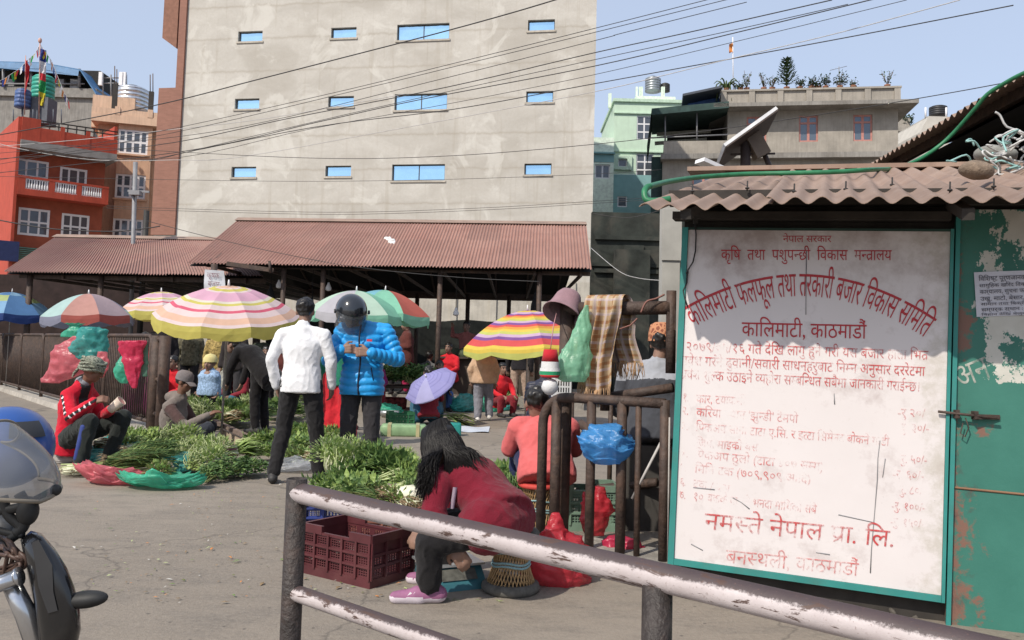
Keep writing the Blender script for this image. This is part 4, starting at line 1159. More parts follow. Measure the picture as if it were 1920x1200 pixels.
fitbag('round stuffed green bag tied to the fence', [(228, 234, 668), (220, 240, 680), (217, 240, 698), (219, 240, 710), (228, 238, 719)], 10.9, BGREEN, .03, 9, .7)
fitbag('long pointed hot pink bag hung on fence', [(224, 268, 640), (225, 267, 652), (229, 266, 675), (236, 262, 700), (246, 258, 722), (249, 255, 728)], 10.7, BPINKC, .03, 9, .3)
fitbag('narrow green strip of bag beside the hot pink one', [(268, 276, 641), (266, 278, 665), (266, 277, 690), (266, 275, 706)], 10.75, bagm('bag_dull_green', (.12, .26, .18)), .02, 10, .3)

# ================================================================ GREENS
def lm(n, c, tr=.3): return mat('leaf_' + n, c, .5, .35, 30, trans=tr, spec=.35)
LG = [lm('bright', (.30, .40, .12)), lm('fresh', (.19, .285, .09)), lm('deep', (.085, .155, .05)), lm('pale', (.50, .56, .29)), mat('stalk_white', (.55, .55, .38), .5, .15), mat('root_brown', (.20, .14, .08), .95, .35, 30), lm('olive', (.16, .18, .06)), mat('stalk_purple', (.22, .05, .10), .5)]
def bunch_mesh(kind, seed):
    random.seed(seed); mb = MB()
    def leaf(p, d, L, w, mi, b=.3): mb.mi = mi; leafquad(mb, p, d, L, w, V((0, 0, 1)) if abs(d.z) < .9 else V((1, 0, 0)), b)
    def stalk(p, q, r, mi, bend=.04):
        mb.mi = mi; m_ = (p + q) * .5 + V((uni(-bend, bend), uni(-bend, bend), uni(0, bend))); mb.tube([p, m_, q], [r, r * .85, r * .6], 4)
    if kind == 'leafy':          # heap of tied leafy greens, stalks to -x
        for i in range(30): e = V((uni(.0, .12), uni(-.13, .13), uni(.03, .13))); stalk(V((-.2, uni(-.05, .05), uni(.02, .08))), e, .005, 3)
        for i in range(480):
            d = rdir(-.15); p = V((uni(-.06, .20), 0, .05)) + V((d.x * .12, d.y * .17, abs(d.z) * .12)) * uni(.6, 1)
            leaf(p, d + V((.35, 0, .15)), uni(.03, .065), uni(.022, .042), random.choice((1, 1, 0, 2, 0)))
    elif kind == 'pale':         # fluffy pale celery like greens
        for i in range(70): d = V((uni(-.4, 1), uni(-1, 1), uni(.2, 1))).normalized(); stalk(V((-.12, 0, .03)) + d * .03, V((-.06, 0, .04)) + d * uni(.12, .2), .0045, 3)
        for i in range(380):
            d = rdir(-.1); p = V((.03, 0, .05)) + V((d.x * .17, d.y * .19, abs(d.z) * .15)) * uni(.7, 1)
            leaf(p, d, uni(.03, .06), uni(.018, .034), random.choice((0, 0, 3, 1)))
    elif kind == 'parsley':
        for i in range(430):
            d = rdir(-.1); p = V((0, 0, .04)) + V((d.x * .18, d.y * .16, abs(d.z) * .13)) * uni(.65, 1)
            leaf(p, rdir(-.2), uni(.025, .05), uni(.02, .035), random.choice((2, 2, 2, 1)))
        for i in range(24): stalk(V((-.25, uni(-.05, .05), .03)), V((-.05, uni(-.1, .1), .08)), .004, 6)
    elif kind == 'dill':
        for i in range(150):
            p = V((-.1, uni(-.05, .05), uni(.02, .09))); q = V((uni(.1, .32), uni(-.13, .13), uni(.03, .14))); stalk(p, q, .003, random.choice((1, 2, 6)))
            for j in range(3): e = p.lerp(q, uni(.45, 1)); leaf(e, (q - p).normalized() + rdir(-.5) * .7, uni(.05, .09), .008, random.choice((1, 2, 0)))
        for i in range(60): leaf(V((-.1, uni(-.06, .06), uni(.02, .1))), V((-1, uni(-.8, .8), uni(-.5, .6))), uni(.04, .08), .012, 5)
    elif kind == 'scallion':
        for i in range(60):
            y, z = uni(-.10, .10), uni(.008, .06)
            p = V((-.26 + uni(-.07, .05), y * 1.25, z)); q = V((-.12, y * .8, z)); e = V((uni(.2, .36), y * 1.5 + uni(-.05, .05), z + uni(-.01, .05)))
            mb.mi = 4 if i % 4 else 3; mb.tube([p, q], [.0065, .005], 5); mb.mi = random.choice((1, 0, 2)); mb.tube([q, (q + e) / 2 + V((0, 0, .01)), e], [.006, .006, .002], 4)
            for j in range(2): leaf(p, V((-1, uni(-.6, .6), uni(-.5, .3))), .03, .006, 5)
    elif kind == 'rooty':        # tied bunch with pale roots to the front
        for i in range(70):
            y = uni(-.1, .1); p = V((-.16, y, uni(.02, .11))); stalk(p, V((.02, y * .8, uni(.03, .12))), .005, random.choice((4, 5, 5, 6)))
            leaf(p, V((-1, uni(-.6, .6), uni(-.5, .5))), .05, .010, 5)
        for i in range(220):
            d = rdir(-.1); p = V((.12, 0, .04)) + V((d.x * .16, d.y * .14, abs(d.z) * .10)) * uni(.6, 1)
            leaf(p, d + V((.5, 0, 0)), uni(.04, .07), uni(.02, .035), random.choice((1, 0, 6)))
    elif kind == 'upright':      # standing sheaf of slim stalks
        for i in range(110):
            a, r_ = uni(0, 2 * pi), .075 * sqrt(rnd()); p = V((cos(a) * r_, sin(a) * r_, 0)); q = p * uni(1.0, 1.5) + V((uni(-.03, .03), 0, uni(.26, .36)))
            mb.mi = 6 if rnd() < .3 else 1; m_ = p.lerp(q, .45)
            mb.mi = 5 if rnd() < .0 else 3; mb.tube([p, m_], .006, 4); mb.mi = 1 if rnd() < .6 else 2; mb.tube([m_, q], [.006, .004], 4)
            for j in range(4): leaf(p.lerp(q, uni(.75, 1.0)), rdir(-.2), .05, .010, 2)
    elif kind == 'celery':       # fan of pale stalks with a leafy head
        for i in range(90):
            a = uni(-.9, .9); b_ = uni(-.5, .5); d = V((sin(a) * .6, b_ * .6, 1)).normalized(); L = uni(.16, .25)
            stalk(V((sin(a) * .05, b_ * .06, 0)), d * L, .006, 3 if i % 3 else 4)
            for j in range(5): leaf(d * L * uni(.75, 1.12) + V((uni(-.02, .02), uni(-.02, .02), 0)), d + rdir(-.3) * .8, uni(.03, .055), .022, random.choice((3, 0, 0, 1)))
    elif kind == 'broad':        # dark broad leaves
        for i in range(240):
            d = rdir(-.1); p = V((0, 0, .04)) + V((d.x * .18, d.y * .16, abs(d.z) * .13)) * uni(.65, 1)
            leaf(p, d + V((.2, 0, .1)), uni(.05, .085), uni(.04, .065), random.choice((2, 2, 1, 1)))
        for i in range(30): stalk(V((-.2, uni(-.06, .06), .03)), V((0, uni(-.1, .1), .08)), .004, 3)
    elif kind == 'radish':
        for i in range(26):
            y = uni(-.12, .12); z = uni(.02, .1); p = V((-.3, y + uni(-.03, .03), z)); q = V((-.08, y, z)); mb.mi = 4 if i % 3 else 7; mb.tube([p, p.lerp(q, .4), q], [.006, .016, .014], 6)
            for j in range(7): leaf(q, V((1, uni(-.6, .6), uni(-.1, .6))), uni(.12, .24), .04, random.choice((0, 1)))
    return mb.mesh(kind, LG)
BM = {}
random.seed(3)
for kk, n_ in (('leafy', 2), ('pale', 2), ('parsley', 2), ('dill', 1), ('scallion', 1), ('rooty', 1), ('upright', 1), ('radish', 1), ('celery', 1), ('broad', 2)):
    BM[kk] = [bunch_mesh(kk, 11 + 7 * i) for i in range(n_)]
random.seed(21)
KN = dict(leafy='leafy_greens_bunch', pale='pale_greens_bunch', parsley='parsley_bunch', dill='dill_bunch', scallion='scallion_bunch', rooty='rooted_greens_bunch', upright='stalk_sheaf', radish='radish_bunch', celery='celery_bunch', broad='broad_leaf_bunch')
def bunch(kind, p, rz=0, s=1.0, label='', group=None, tx=0, ty=0):
    o = bpy.data.objects.new(KN[kind], random.choice(BM[kind])); COL.objects.link(o)
    o.location = p; o.rotation_euler = (tx, ty, rz); o.scale = (s, s, s * uni(.9, 1.15))
    return tag(o, label, 'vegetables', group)
def gb_(kind, x, y, z=0.0, rz=0, s=1.0, label='', group=None, tx=0, ty=0): return bunch(kind, gr(x, y) + V((0, 0, z)), rz, s, label, group, tx, ty)
G1 = 'greens on the road before the seated men'
gb_('rooty', 214, 862, .06, .4, 1.25, 'brown rooted bunch on teal bag nearest the red jacketed man', G1)
gb_('rooty', 232, 848, .10, .2, 1.1, 'brown rooted bunch pushed behind the first one', G1)
gb_('leafy', 262, 852, .06, 1.0, 1.05, 'dark leafy bunch between rooted bunches and the squatting man', G1)
gb_('leafy', 292, 846, .05, .3, 1.1, 'leafy bunch at the feet of squatting man', G1)
gb_('scallion', 285, 862, .10, .75, 1.15, 'long scallions lying across the middle of the road pile', G1)
gb_('pale', 335, 858, .06, .2, 1.35, 'big fluffy pale bunch in the middle of the road pile', G1)
gb_('pale', 362, 866, .03, 1.2, 1.1, 'fluffy pale bunch just beyond the big one', G1)
gb_('dill', 232, 890, .05, .45, 1.45, 'feathery dill heap above the red bag', G1)
gb_('dill', 262, 884, .10, .7, 1.2, 'second feathery dill heap lying on the first', G1)
gb_('scallion', 205, 889, .02, .62, 1.25, 'scallions with white ends pointing at the motorcycle', G1)
gb_('rooty', 300, 905, .04, -1.3, .95, 'small white rooted bunch sitting in the green bag', G1)
gb_('pale', 385, 890, .0, .5, 1.15, 'pale leafy bunch at the near edge of the road pile', G1)
gb_('pale', 402, 872, .05, 2.0, 1.1, 'pale bunch with white roots beside the parasol pole', G1)
gb_('parsley', 436, 896, .0, .2, 1.35, 'dark parsley heap nearest the man in white', G1)
gb_('parsley', 402, 902, .0, 1.5, 1.0, 'dark parsley heap at the near corner of pile', G1)
gb_('parsley', 470, 893, .0, .8, 1.05, 'dark parsley heap touching the shoe of the man in white', G1)
gb_('radish', 458, 868, .06, .5, 1.1, 'purple and white radishes beside the parasol pole', G1)
gb_('leafy', 500, 866, .03, .3, 1.1, 'leafy bunch behind the legs of man in white, nearest the pole', G1)
G2 = 'greens behind the legs of the two standing men'
for i, (k, x, y, z, s, lb) in enumerate((('leafy', 486, 850, .05, 1.2, 'leafy heap left of the legs of the man in white'), ('leafy', 560, 862, .03, 1.3, 'leafy heap seen between the legs of man in white'), ('rooty', 575, 876, .02, 1.1, 'rooted bunch seen between the legs of the man in white'), ('leafy', 540, 846, .1, 1.2, 'upper leafy heap behind the knees of the man in white'), ('rooty', 618, 866, .03, 1.2, 'rooted bunch between the two standing men'), ('leafy', 628, 846, .08, 1.1, 'leafy bunch behind the helmeted man'), ('leafy', 590, 842, .06, 1.2, 'leafy bunch behind the far knee of the man in white'))):
    gb_(k, x, y, z, uni(0, 6), s * 1.1, lb, G2)
G3 = 'greens heaped behind the squatting man'
for i in range(22):
    x, y = uni(350, 478), uni(758, 806)
    gb_(random.choice(('leafy', 'pale', 'broad', 'dill', 'rooty')), x, y, uni(.0, .12), uni(0, 6), 1.5, 'loose leafy bunch in the heap behind the squatting man', G3)
G4 = 'greens heaped on the crates beside the seated woman'
CR0 = gr(690, 985)
HZ = -.10
heap = [('celery', 622, 893, .36, 2.2, 1.25), ('celery', 640, 900, .36, 2.5, 1.2), ('celery', 655, 886, .38, .4, 1.15), ('broad', 700, 890, .44, .5, 1.2), ('broad', 725, 905, .42, 2.5, 1.2), ('broad', 662, 905, .36, .5, 1.25), ('leafy', 650, 930, .30, 1.2, 1.25), ('leafy', 690, 900, .38, .2, 1.3), ('leafy', 716, 896, .40, 1.9, 1.25), ('leafy', 735, 905, .38, 1.0, 1.2), ('leafy', 760, 915, .37, .3, 1.25), ('rooty', 705, 930, .32, 2.6, 1.15), ('rooty', 735, 935, .30, 2.9, 1.1), ('leafy', 772, 925, .34, .8, 1.15), ('leafy', 630, 925, .31, 2.9, 1.1), ('rooty', 758, 945, .30, 2.2, 1.0), ('pale', 668, 880, .40, 1.4, 1.1), ('pale', 622, 884, .44, 2.6, 1.1), ('dill', 690, 938, .33, 2.7, .9), ('pale', 745, 890, .43, .5, .9)]
for i, (k, x, y, z, rz, s) in enumerate(heap):
    p = gr(x, y + 78); p.z = z + HZ
    bunch(k, p, rz, s * .86, ('pale stalked bunch' if k in ('pale', 'celery') else 'dark broad leaved bunch' if k == 'broad' else 'rooted bunch' if k == 'rooty' else 'dark leafy bunch') + ' in the heap on the crates beside the seated woman', G4)
for i, (x, y, s, lb) in enumerate(((970, 985, 1.0, 'upright sheaf of green stalks beside the wicker stool'), (948, 968, .9, 'shorter sheaf of stalks half hidden by the seated woman'))):
    p = gr(x, y); bunch('upright', p, i, s, lb, 'stalk sheaves', .05, .05)
p = gr(785, 1010); bunch('upright', p + V((0, 0, .05)), 2, 1.0, 'sheaf of bright stalks standing before the seated woman', 'stalk sheaves')
for x, y, z, lb in ((935, 948, .10, 'leafy bunch showing past the shoulder of the woman in maroon'), (960, 930, .06, 'leafy bunch between the woman in maroon and the coral hoodie'), (895, 905, .02, 'leafy bunch lying on the road beyond the woman in maroon')):
    gb_('leafy', x, y, z, x, 1.15, lb)
t = thing('cauliflower', 'white cauliflower head on the crate edge beside the stalks', 'vegetables', gr(765, 1015) + V((0, 0, .30)))
mb = MB(); mb.ell((0, 0, 0), (.10, .09, .06), None, 18, 12); mb.v = [tuple(V(p) * (1 + .12 * noise.noise(V(p) * 60))) for p in mb.v]; mb.build('head', mat('curd_white', (.66, .63, .50), .8, .1), t)
mb = MB()
for k in range(9): a = k * .7; leafquad(mb, V((cos(a) * .06, sin(a) * .06, -.05)), V((cos(a), sin(a), .5)), .11, .07)
mb.build('leaf_wrap', LG[3], t)
# bags under the road pile
def heapbag(label, x, y, w, h, m, seed, d=.6):
    p = gr(x, y); q = [(0, 0, h, w * .30, w * d * .3), (0, 0, h * .95, w * .42, w * d * .42), (0, 0, h * .6, w * .52, w * d * .52), (0, 0, h * .2, w * .50, w * d * .5), (0, 0, .004, w * .42, w * d * .42)]
    return bag(label, p, q, m, .085, 7, seed)
heapbag('teal bag spread under the rooted bunches near red jacketed man', 200, 868, .42, .13, BTEAL, 3)
heapbag('teal bag fold showing behind the dill', 250, 858, .36, .17, BTEAL, 9)
heapbag('wide teal bag rolled around greens in the road pile', 333, 884, .46, .15, BTEAL, 14)
heapbag('open red bag under the dill at the front of pile', 224, 906, .42, .11, BPINK, 22)
heapbag('open bright green bag at the very front of the pile', 310, 914, .46, .085, BGREEN, 31)
heapbag('clear plastic bag beside the shoe of the man in white', 545, 884, .3, .12, bagm('bag_clear', (.5, .52, .55), .5), 35)
mb = MB()
random.seed(5)
for i in range(1100):
    if i < 600: x, y = uni(140, 980), uni(800, 1135)
    else: x, y = uni(330, 1010), uni(760, 960)
    p = gr(x, y); a = uni(0, 2 * pi); mb.mi = random.choice((0, 1, 2, 3, 5, 5, 5, 6, 8, 9)); s_ = uni(.5, 1.3)
    leafquad(mb, p + V((0, 0, .012)), V((cos(a), sin(a), uni(-.05, .25))), uni(.012, .045) * s_, uni(.006, .018) * s_)
tag(mb.build('leaf_litter', LG + [mat('paper_scrap', (.5, .48, .44), .8), mat('orange_peel', (.50, .20, .06), .7)]), kind='stuff')
# ================================================================ SIGN HUT
SL, SR = at(1265, 740, 4.60), at(1764, 740, 4.16)
SG = pframe(SL, SR, -R(1.8))
hut = thing('guard_hut', 'low tin roofed hut carrying the big written notice board', 'hut', SG.p(*SG.px(1250, 1100)))
ho = hut.location.copy()
hf = Frame(SG.o - ho, SG.u, SG.w, SG.n)
def qs(x, y, off=0.0): return SG.px(x, y, off)
uL, uR = qs(1268, 700)[0], qs(1780, 700)[0]; W0 = qs(1500, 379, .62)[1]; SLP = (qs(1500, 321, -2.13)[1] - W0) / 2.75
wB = qs(1500, 1120)[1]; wT = qs(1500, 392)[1]
UE = uR + 1.75
DGREEN = mat('dark_green_wall', (.02, .055, .045), .7, .3, 4)
mb = MB()
hf.box(mb, uL, UE, wB - .1, W0 + SLP * .6, -.16, -.06)
hf.box(mb, uL, uL + .08, wB - .1, W0 + .15, -2.2, -.165); hf.box(mb, UE - .08, UE, wB - .1, W0 + .15, -2.2, -.165); hf.box(mb, uL + .09, UE - .09, wB - .1, W0 + SLP * 2.5, -2.3, -2.21)
mb.build('wall', mat('hut_dark_wood', (.035, .03, .026), .85, .4, 6), hut)
mb = MB()
hf.box(mb, uL - .08, UE, wT + .02, wT + .10, -.05, .02)
hf.box(mb, uL - .05, uL + 1.3, wT - .06, wT - .02, -.055, .05)
for a in (uL + .1, uL + 1.3, uL + 2.4): mb.bar(hf.p(a, W0 - .045, .56), hf.p(a, W0 - .045 + SLP * 2.6, -2.04), .05, .05)
mb.build('eave_beam', mat('hut_dark_wood', None), hut)
for (xa, xb, lift, k) in ((1196, 1447, -.012, 0), (1436, 2250, .012, 1)):
    a0 = qs(xa, 380, .62)[0]; a1 = qs(xb, 380, .62)[0]; w0 = qs(1500, 379, .62)[1]
    WL = .115; nw = (a1 - a0) / WL; mb = MB()
    def P(u, v):
        c = .62 - 2.75 * v - (.03 if k == 0 else 0) * (1 - v) + .012 * noise.noise(V((u * 30, k, v * 2))) * (1 - v)
        return hf.p(a0 + (a1 - a0) * u + (.10 * v if k == 0 else 0), w0 + lift + SLP * 2.75 * v + .016 * sin(2 * pi * (u * nw) + k) + .006 * noise.noise(V((u * 6, v * 4, k))), c)
    mb.grid(P, int(nw * 10), 8)
    n0 = len(mb.v)
    def P2(u, v): return P(u, v) + V((0, 0, -.004))
    mb.grid(lambda u, v: P2(1 - u, v), int(nw * 10), 8)
    def edge(u, v): return P(u, 0).lerp(P2(u, 0), v)
    mb.grid(edge, int(nw * 10), 1)
    mb.build('roof_sheet', HTIN, hut)
mb = MB()
for i in range(7):                                  # hook bolts
    a = qs(1300 + i * 95, 380, .2)[0]; c = (.25, .05, .32, .18, -.1, .3, .1)[i]; w = w0 + SLP * (.62 - c) + .03
    mb.tube([hf.p(a, w - .02, c), hf.p(a, w + .035, c)], .004, 5); mb.ell(hf.p(a, w - .004, c), (.012, .012, .006))
mb.build('roof_bolts', BLACKM, hut)
mb = MB(); a0, a1 = qs(1330, 326, -2.1)[0], UE; wr = w0 + SLP * 2.75
hf.box(mb, a0 - .15, a1, wr - .02, wr + .012, -2.25, -1.95)
mb.build('ridge_cap', HTIN, hut)
mb = MB(); p = at(1253, 560, 7.3); mb.box2((p.x - .07, 7.22, 0), (p.x + .08, 7.37, at(1253, 388, 7.3).z)); mb.box2((p.x - .08, 7.205, at(1253, 490, 7.3).z), (p.x + .09, 7.22, at(1253, 396, 7.3).z))
tag(mb.build('concrete_post', mat('pillar_concrete', (.36, .35, .32), .9, .15, 4)), 'square pale concrete post beside the corner of sign hut', 'post')

# door
def door_mat():
    m, nt, b, co = newmat('peeling_green_steel')
    c = mixc(nt, ramp(nt, nz(nt, co, 2.5, 5), [(.3, 0.), (.7, 1.)]), (.022, .125, .095), (.04, .175, .135))
    sx = N(nt, 'SeparateXYZ'); nt.links.new(co, sx.inputs[0])
    gx = N(nt, 'MapRange'); gx.inputs['From Min'].default_value = DX0; gx.inputs['From Max'].default_value = DX0 + .30
    gx.inputs['To Min'].default_value = .20; gx.inputs['To Max'].default_value = -.12; nt.links.new(sx.outputs['X'], gx.inputs['Value'])
    r_ = nz(nt, co, 6, 7, .7, .3)
    ad = N(nt, 'Math', operation='ADD'); nt.links.new(r_, ad.inputs[0]); nt.links.new(gx.outputs[0], ad.inputs[1])
    c = mixc(nt, ramp(nt, ad.outputs[0], [(.62, 0.), (.68, .85)]), c, (.21, .085, .06))
    r2 = nz(nt, co, 4.3, 6, .65, .2); ad2 = N(nt, 'Math', operation='ADD'); nt.links.new(r2, ad2.inputs[0]); nt.links.new(gx.outputs[0], ad2.inputs[1])
    c = mixc(nt, ramp(nt, ad2.outputs[0], [(.66, 0.), (.76, .85)]), c, (.06, .045, .04))
    # torn paper high up on the sheet
    zz = N(nt, 'MapRange'); zz.inputs['From Min'].default_value = DZ0; zz.inputs['From Max'].default_value = DZ0 + .07
    zz.inputs['To Min'].default_value = -.5; zz.inputs['To Max'].default_value = .035; nt.links.new(sx.outputs['Z'], zz.inputs['Value'])
    gx2 = N(nt, 'MapRange'); gx2.inputs['From Min'].default_value = DX0 + .02; gx2.inputs['From Max'].default_value = DX0 + .2
    gx2.inputs['To Min'].default_value = -.25; gx2.inputs['To Max'].default_value = .04; nt.links.new(sx.outputs['X'], gx2.inputs['Value'])
    p_ = nz(nt, mapping(nt, co, (1.2, 1, .9), (0, 0, 0), (3.1, 0, .4)), 4.0, 7, .72)
    a3 = N(nt, 'Math', operation='ADD'); nt.links.new(p_, a3.inputs[0]); nt.links.new(zz.outputs[0], a3.inputs[1])
    a4 = N(nt, 'Math', operation='ADD'); nt.links.new(a3.outputs[0], a4.inputs[0]); nt.links.new(gx2.outputs[0], a4.inputs[1])
    c = mixc(nt, ramp(nt, a4.outputs[0], [(.525, 0.), (.535, 1.)]), c, mixc(nt, nz(nt, co, 12, 4), (.40, .39, .34), (.60, .59, .54)))
    nt.links.new(c, b.inputs['Base Color']); b.inputs['Roughness'].default_value = .6
    bn = N(nt, 'Bump'); bn.inputs['Strength'].default_value = .4; bn.inputs['Distance'].default_value = .006
    nt.links.new(r_, bn.inputs['Height']); nt.links.new(bn.outputs[0], b.inputs['Normal'])
    return m
da, db = qs(1783, 800)[0], UE - .1
door = None
dcen = SG.p(da, wB - .05, -.03)
door = thing('steel_door', 'peeling green steel door with torn white paper beside the notice board', 'door', dcen)
DX0 = 0.0; DZ0 = SG.p(da, qs(1850, 745)[1]).z - dcen.z
df = Frame(SG.o - dcen, SG.u, SG.w, SG.n)
DOORM = door_mat()
mb = MB(); df.box(mb, da, db, wB - .06, wT + .0, -.05, -.02)
mb.build('panel', DOORM, door)
mb = MB(); ws = qs(1850, 921)[1]
mb.tube([df.p(da + (db - da) * i / 30, ws + .004 * noise.noise(V((i, 0, 0))), -.018) for i in range(31)], .006, 5)
mb.build('weld_seam', mat('weld_brown', (.22, .12, .07), .8), door)
mb = MB()
df.box(mb, da + .0, da + .02, wB - .06, wT, -.02, .004)
mb.build('edge_strip', mat('teal_frame', (.03, .21, .19), .55, .15, 5, dirt=.3, dsc=4), door)
mb = MB(); wl = qs(1820, 778)[1]
mb.tube([df.p(da - .06, wl + .006, .02), df.p(da + .2, wl - .006, .02)], .0065, 7); mb.box(df.p(da + .15, wl - .004, .0), (.12, .02, .022))
for a in (da + .02, da + .10): mb.box(df.p(a, wl, .008), (.02, .03, .04))
mb.tube([df.p(da + .06, wl - .015, .01), df.p(da + .075, wl - .06, .012), df.p(da + .06, wl - .105, .012), df.p(da + .04, wl - .09, .012), df.p(da + .05, wl - .04, .012)], .003, 5)
mb.build('latch', RUSTY, door)
mb = MB(); text_px(mb, 'अन', SG, 1785, 692, 1846, 668, 40, -.0185, dcen)
mb.build('painted_word', paint('door_white', (.42, .43, .38), .47, 30, .9), door)

# poster
pst = thing('paper_notice', 'printed paper notice pasted on the green steel door', 'notice', SG.p(*qs(1830, 595), -.015))
po = pst.location.copy()
mb = MB(); q = lambda x, y: SG.p(*qs(x, y), -.014 + .003 * sin(x * .05 + y * .03)) - po
mb.grid(lambda u, v: q(1827 + 5 * (1 - v) + 165 * u, 594 - 84 * v - 6 * u * 1), 10, 6); mb.build('sheet', mat('notice_paper', (.56, .56, .62), .8, .05, 9), pst)
mb = MB()
for s, x0, y0, x1, y1, h in (('विशिष्ट पूर्णजानकारी', 1835, 519, 1935, 515, 8), ('सामुहिक खरिद विक्रय, बजा', 1836, 533, 1960, 528, 6), ('कार्यालय, सुचना फलफूल, सुन', 1837, 544, 1965, 539, 7), ('उखु, माटो, बेसार, धनिया बि', 1838, 557, 1970, 552, 7), ('सामान तथा बिक्री गर्नुहोस', 1839, 568, 1965, 564, 5), ('सम्पर्क स्थान : कालिमाटी', 1840, 578, 1970, 573, 6), ('बिहान देखि बेलुका सम्म', 1840, 588, 1960, 584, 4)):
    text_px(mb, s, SG, x0, y0, x1, y1, h, -.0085, po)
mb.build('print', mat('black_ink', (.03, .03, .05), .7), pst)

# notice board
nb = thing('notice_board', 'large white notice board with red hand painted Nepali writing and teal border', 'sign', SG.p(*qs(1250, 1057), 0))
no = nb.location.copy(); nf = Frame(SG.o - no, SG.u, SG.w, SG.n)
def board_mat():
    m, nt, b, co = newmat('board_white')
    c = mixc(nt, nz(nt, co, 3, 5), (.60, .555, .548), (.68, .635, .63))
    c = mixc(nt, ramp(nt, nz(nt, mapping(nt, co, (1.5, 1.5, .5)), 3.2, 7, .7, .4), [(.6, 0.), (.85, .16)]), c, (.45, .40, .36))
    sx = N(nt, 'SeparateXYZ'); nt.links.new(co, sx.inputs[0])
    # grime along the right hand edge and the top
    ex = N(nt, 'MapRange'); ex.inputs['From Min'].default_value = (SG.u * (uR - uL)).x * .86; ex.inputs['From Max'].default_value = (SG.u * (uR - uL)).x; ex.inputs['To Max'].default_value = .22
    nt.links.new(sx.outputs['X'], ex.inputs['Value'])
    g = nz(nt, co, 8, 7, .75); ad = N(nt, 'Math', operation='ADD'); nt.links.new(g, ad.inputs[0]); nt.links.new(ex.outputs[0], ad.inputs[1])
    c = mixc(nt, ramp(nt, ad.outputs[0], [(.62, 0.), (.80, .55)]), c, (.40, .365, .30))
    c = mixc(nt, ramp(nt, nz(nt, co, 60, 4, .8), [(.68, 0.), (.74, .7)]), c, (.22, .20, .19))
    tz = N(nt, 'MapRange'); tz.inputs['From Min'].default_value = 1.45; tz.inputs['From Max'].default_value = 1.80; tz.inputs['To Max'].default_value = .22
    nt.links.new(sx.outputs['Z'], tz.inputs['Value'])
    g2 = nz(nt, co, 3.5, 6, .7); a2 = N(nt, 'Math', operation='ADD'); nt.links.new(g2, a2.inputs[0]); nt.links.new(tz.outputs[0], a2.inputs[1])
    c = mixc(nt, ramp(nt, a2.outputs[0], [(.55, 0.), (.78, .6)]), c, (.25, .17, .15))
    nt.links.new(c, b.inputs['Base Color']); b.inputs['Roughness'].default_value = .55
    bn = N(nt, 'Bump'); bn.inputs['Strength'].default_value = .12; bn.inputs['Distance'].default_value = .01
    nt.links.new(nz(nt, co, 5, 5), bn.inputs['Height']); nt.links.new(bn.outputs[0], b.inputs['Normal'])
    return m
a0, a1, b0, b1 = uL - .0, qs(1776, 700)[0] + .01, qs(1500, 1084)[1] - .02, qs(1500, 428)[1]
mb = MB(); BW = .032
nf.box(mb, a0 + BW, a1 - .012, b0 + BW, b1 - .012, -.02, .0)
mb.build('board', board_mat(), nb)
mb = MB()
nf.box(mb, a0, a0 + BW - .001, b0, b1, -.022, .012); nf.box(mb, a1 - .011, a1 + .004, b0, b1, -.022, .012)
nf.box(mb, a0 + BW, a1 - .012, b0, b0 + BW - .001, -.022, .010)
mb.build('border', mat('teal_frame', None), nb)
mb = MB(); nf.box(mb, a0 + BW, a1 - .012, b1 - .011, b1, -.022, .008); mb.build('top_strip', DGREEN, nb)
REDA, REDB, REDC = paint('red_paint_strong', (.40, .02, .03), .36), paint('red_paint_worn', (.50, .045, .045), .495, 75, .92), paint('red_paint_faded', (.60, .11, .10), .535, 80, .85)
T = .0025
def lines(name, m, L_):
    for s, x0, y0, x1, y1, h, *a in L_:
        mb = MB(); text_px(mb, s, SG, x0, y0, x1, y1, h, T, no, *(a or [0.0])); mb.build(name, m, nb)
lines('heading_line', REDA, [('नेपाल सरकार', 1468, 442, 1559, 442, 12), ('कृषि  तथा  पशुपन¬छी  विकास  मन¬त®ालय', 1352, 468, 1672, 469, 19),
      ('कालिमाटी, काठमाडौं', 1391, 604, 1625, 609, 26)])
lines('arched_heading', REDA, [('कालिमाटी फलफूल तथा तरकारी बजार विकास समिति', 1280, 577, 1757, 598, 42, 74)])
lines('paragraph_line', REDB, [('२०७९/०५/१६ गते देखि लागु हुने गरी यस बजार हाता भित®', 1286, 641, 1741, 658, 17), ('प®वेश गर°ने ढुवानी/सवारी साधनहरुबाट निम¬न अनुसार दररेटमा', 1277, 667, 1735, 688, 17), ('प®वेश शुल¬क उठाइने व¬यहोरा सम¬बन¬धित सबैमा जानकारी गराईन¬छ।', 1277, 693, 1724, 717, 17)])
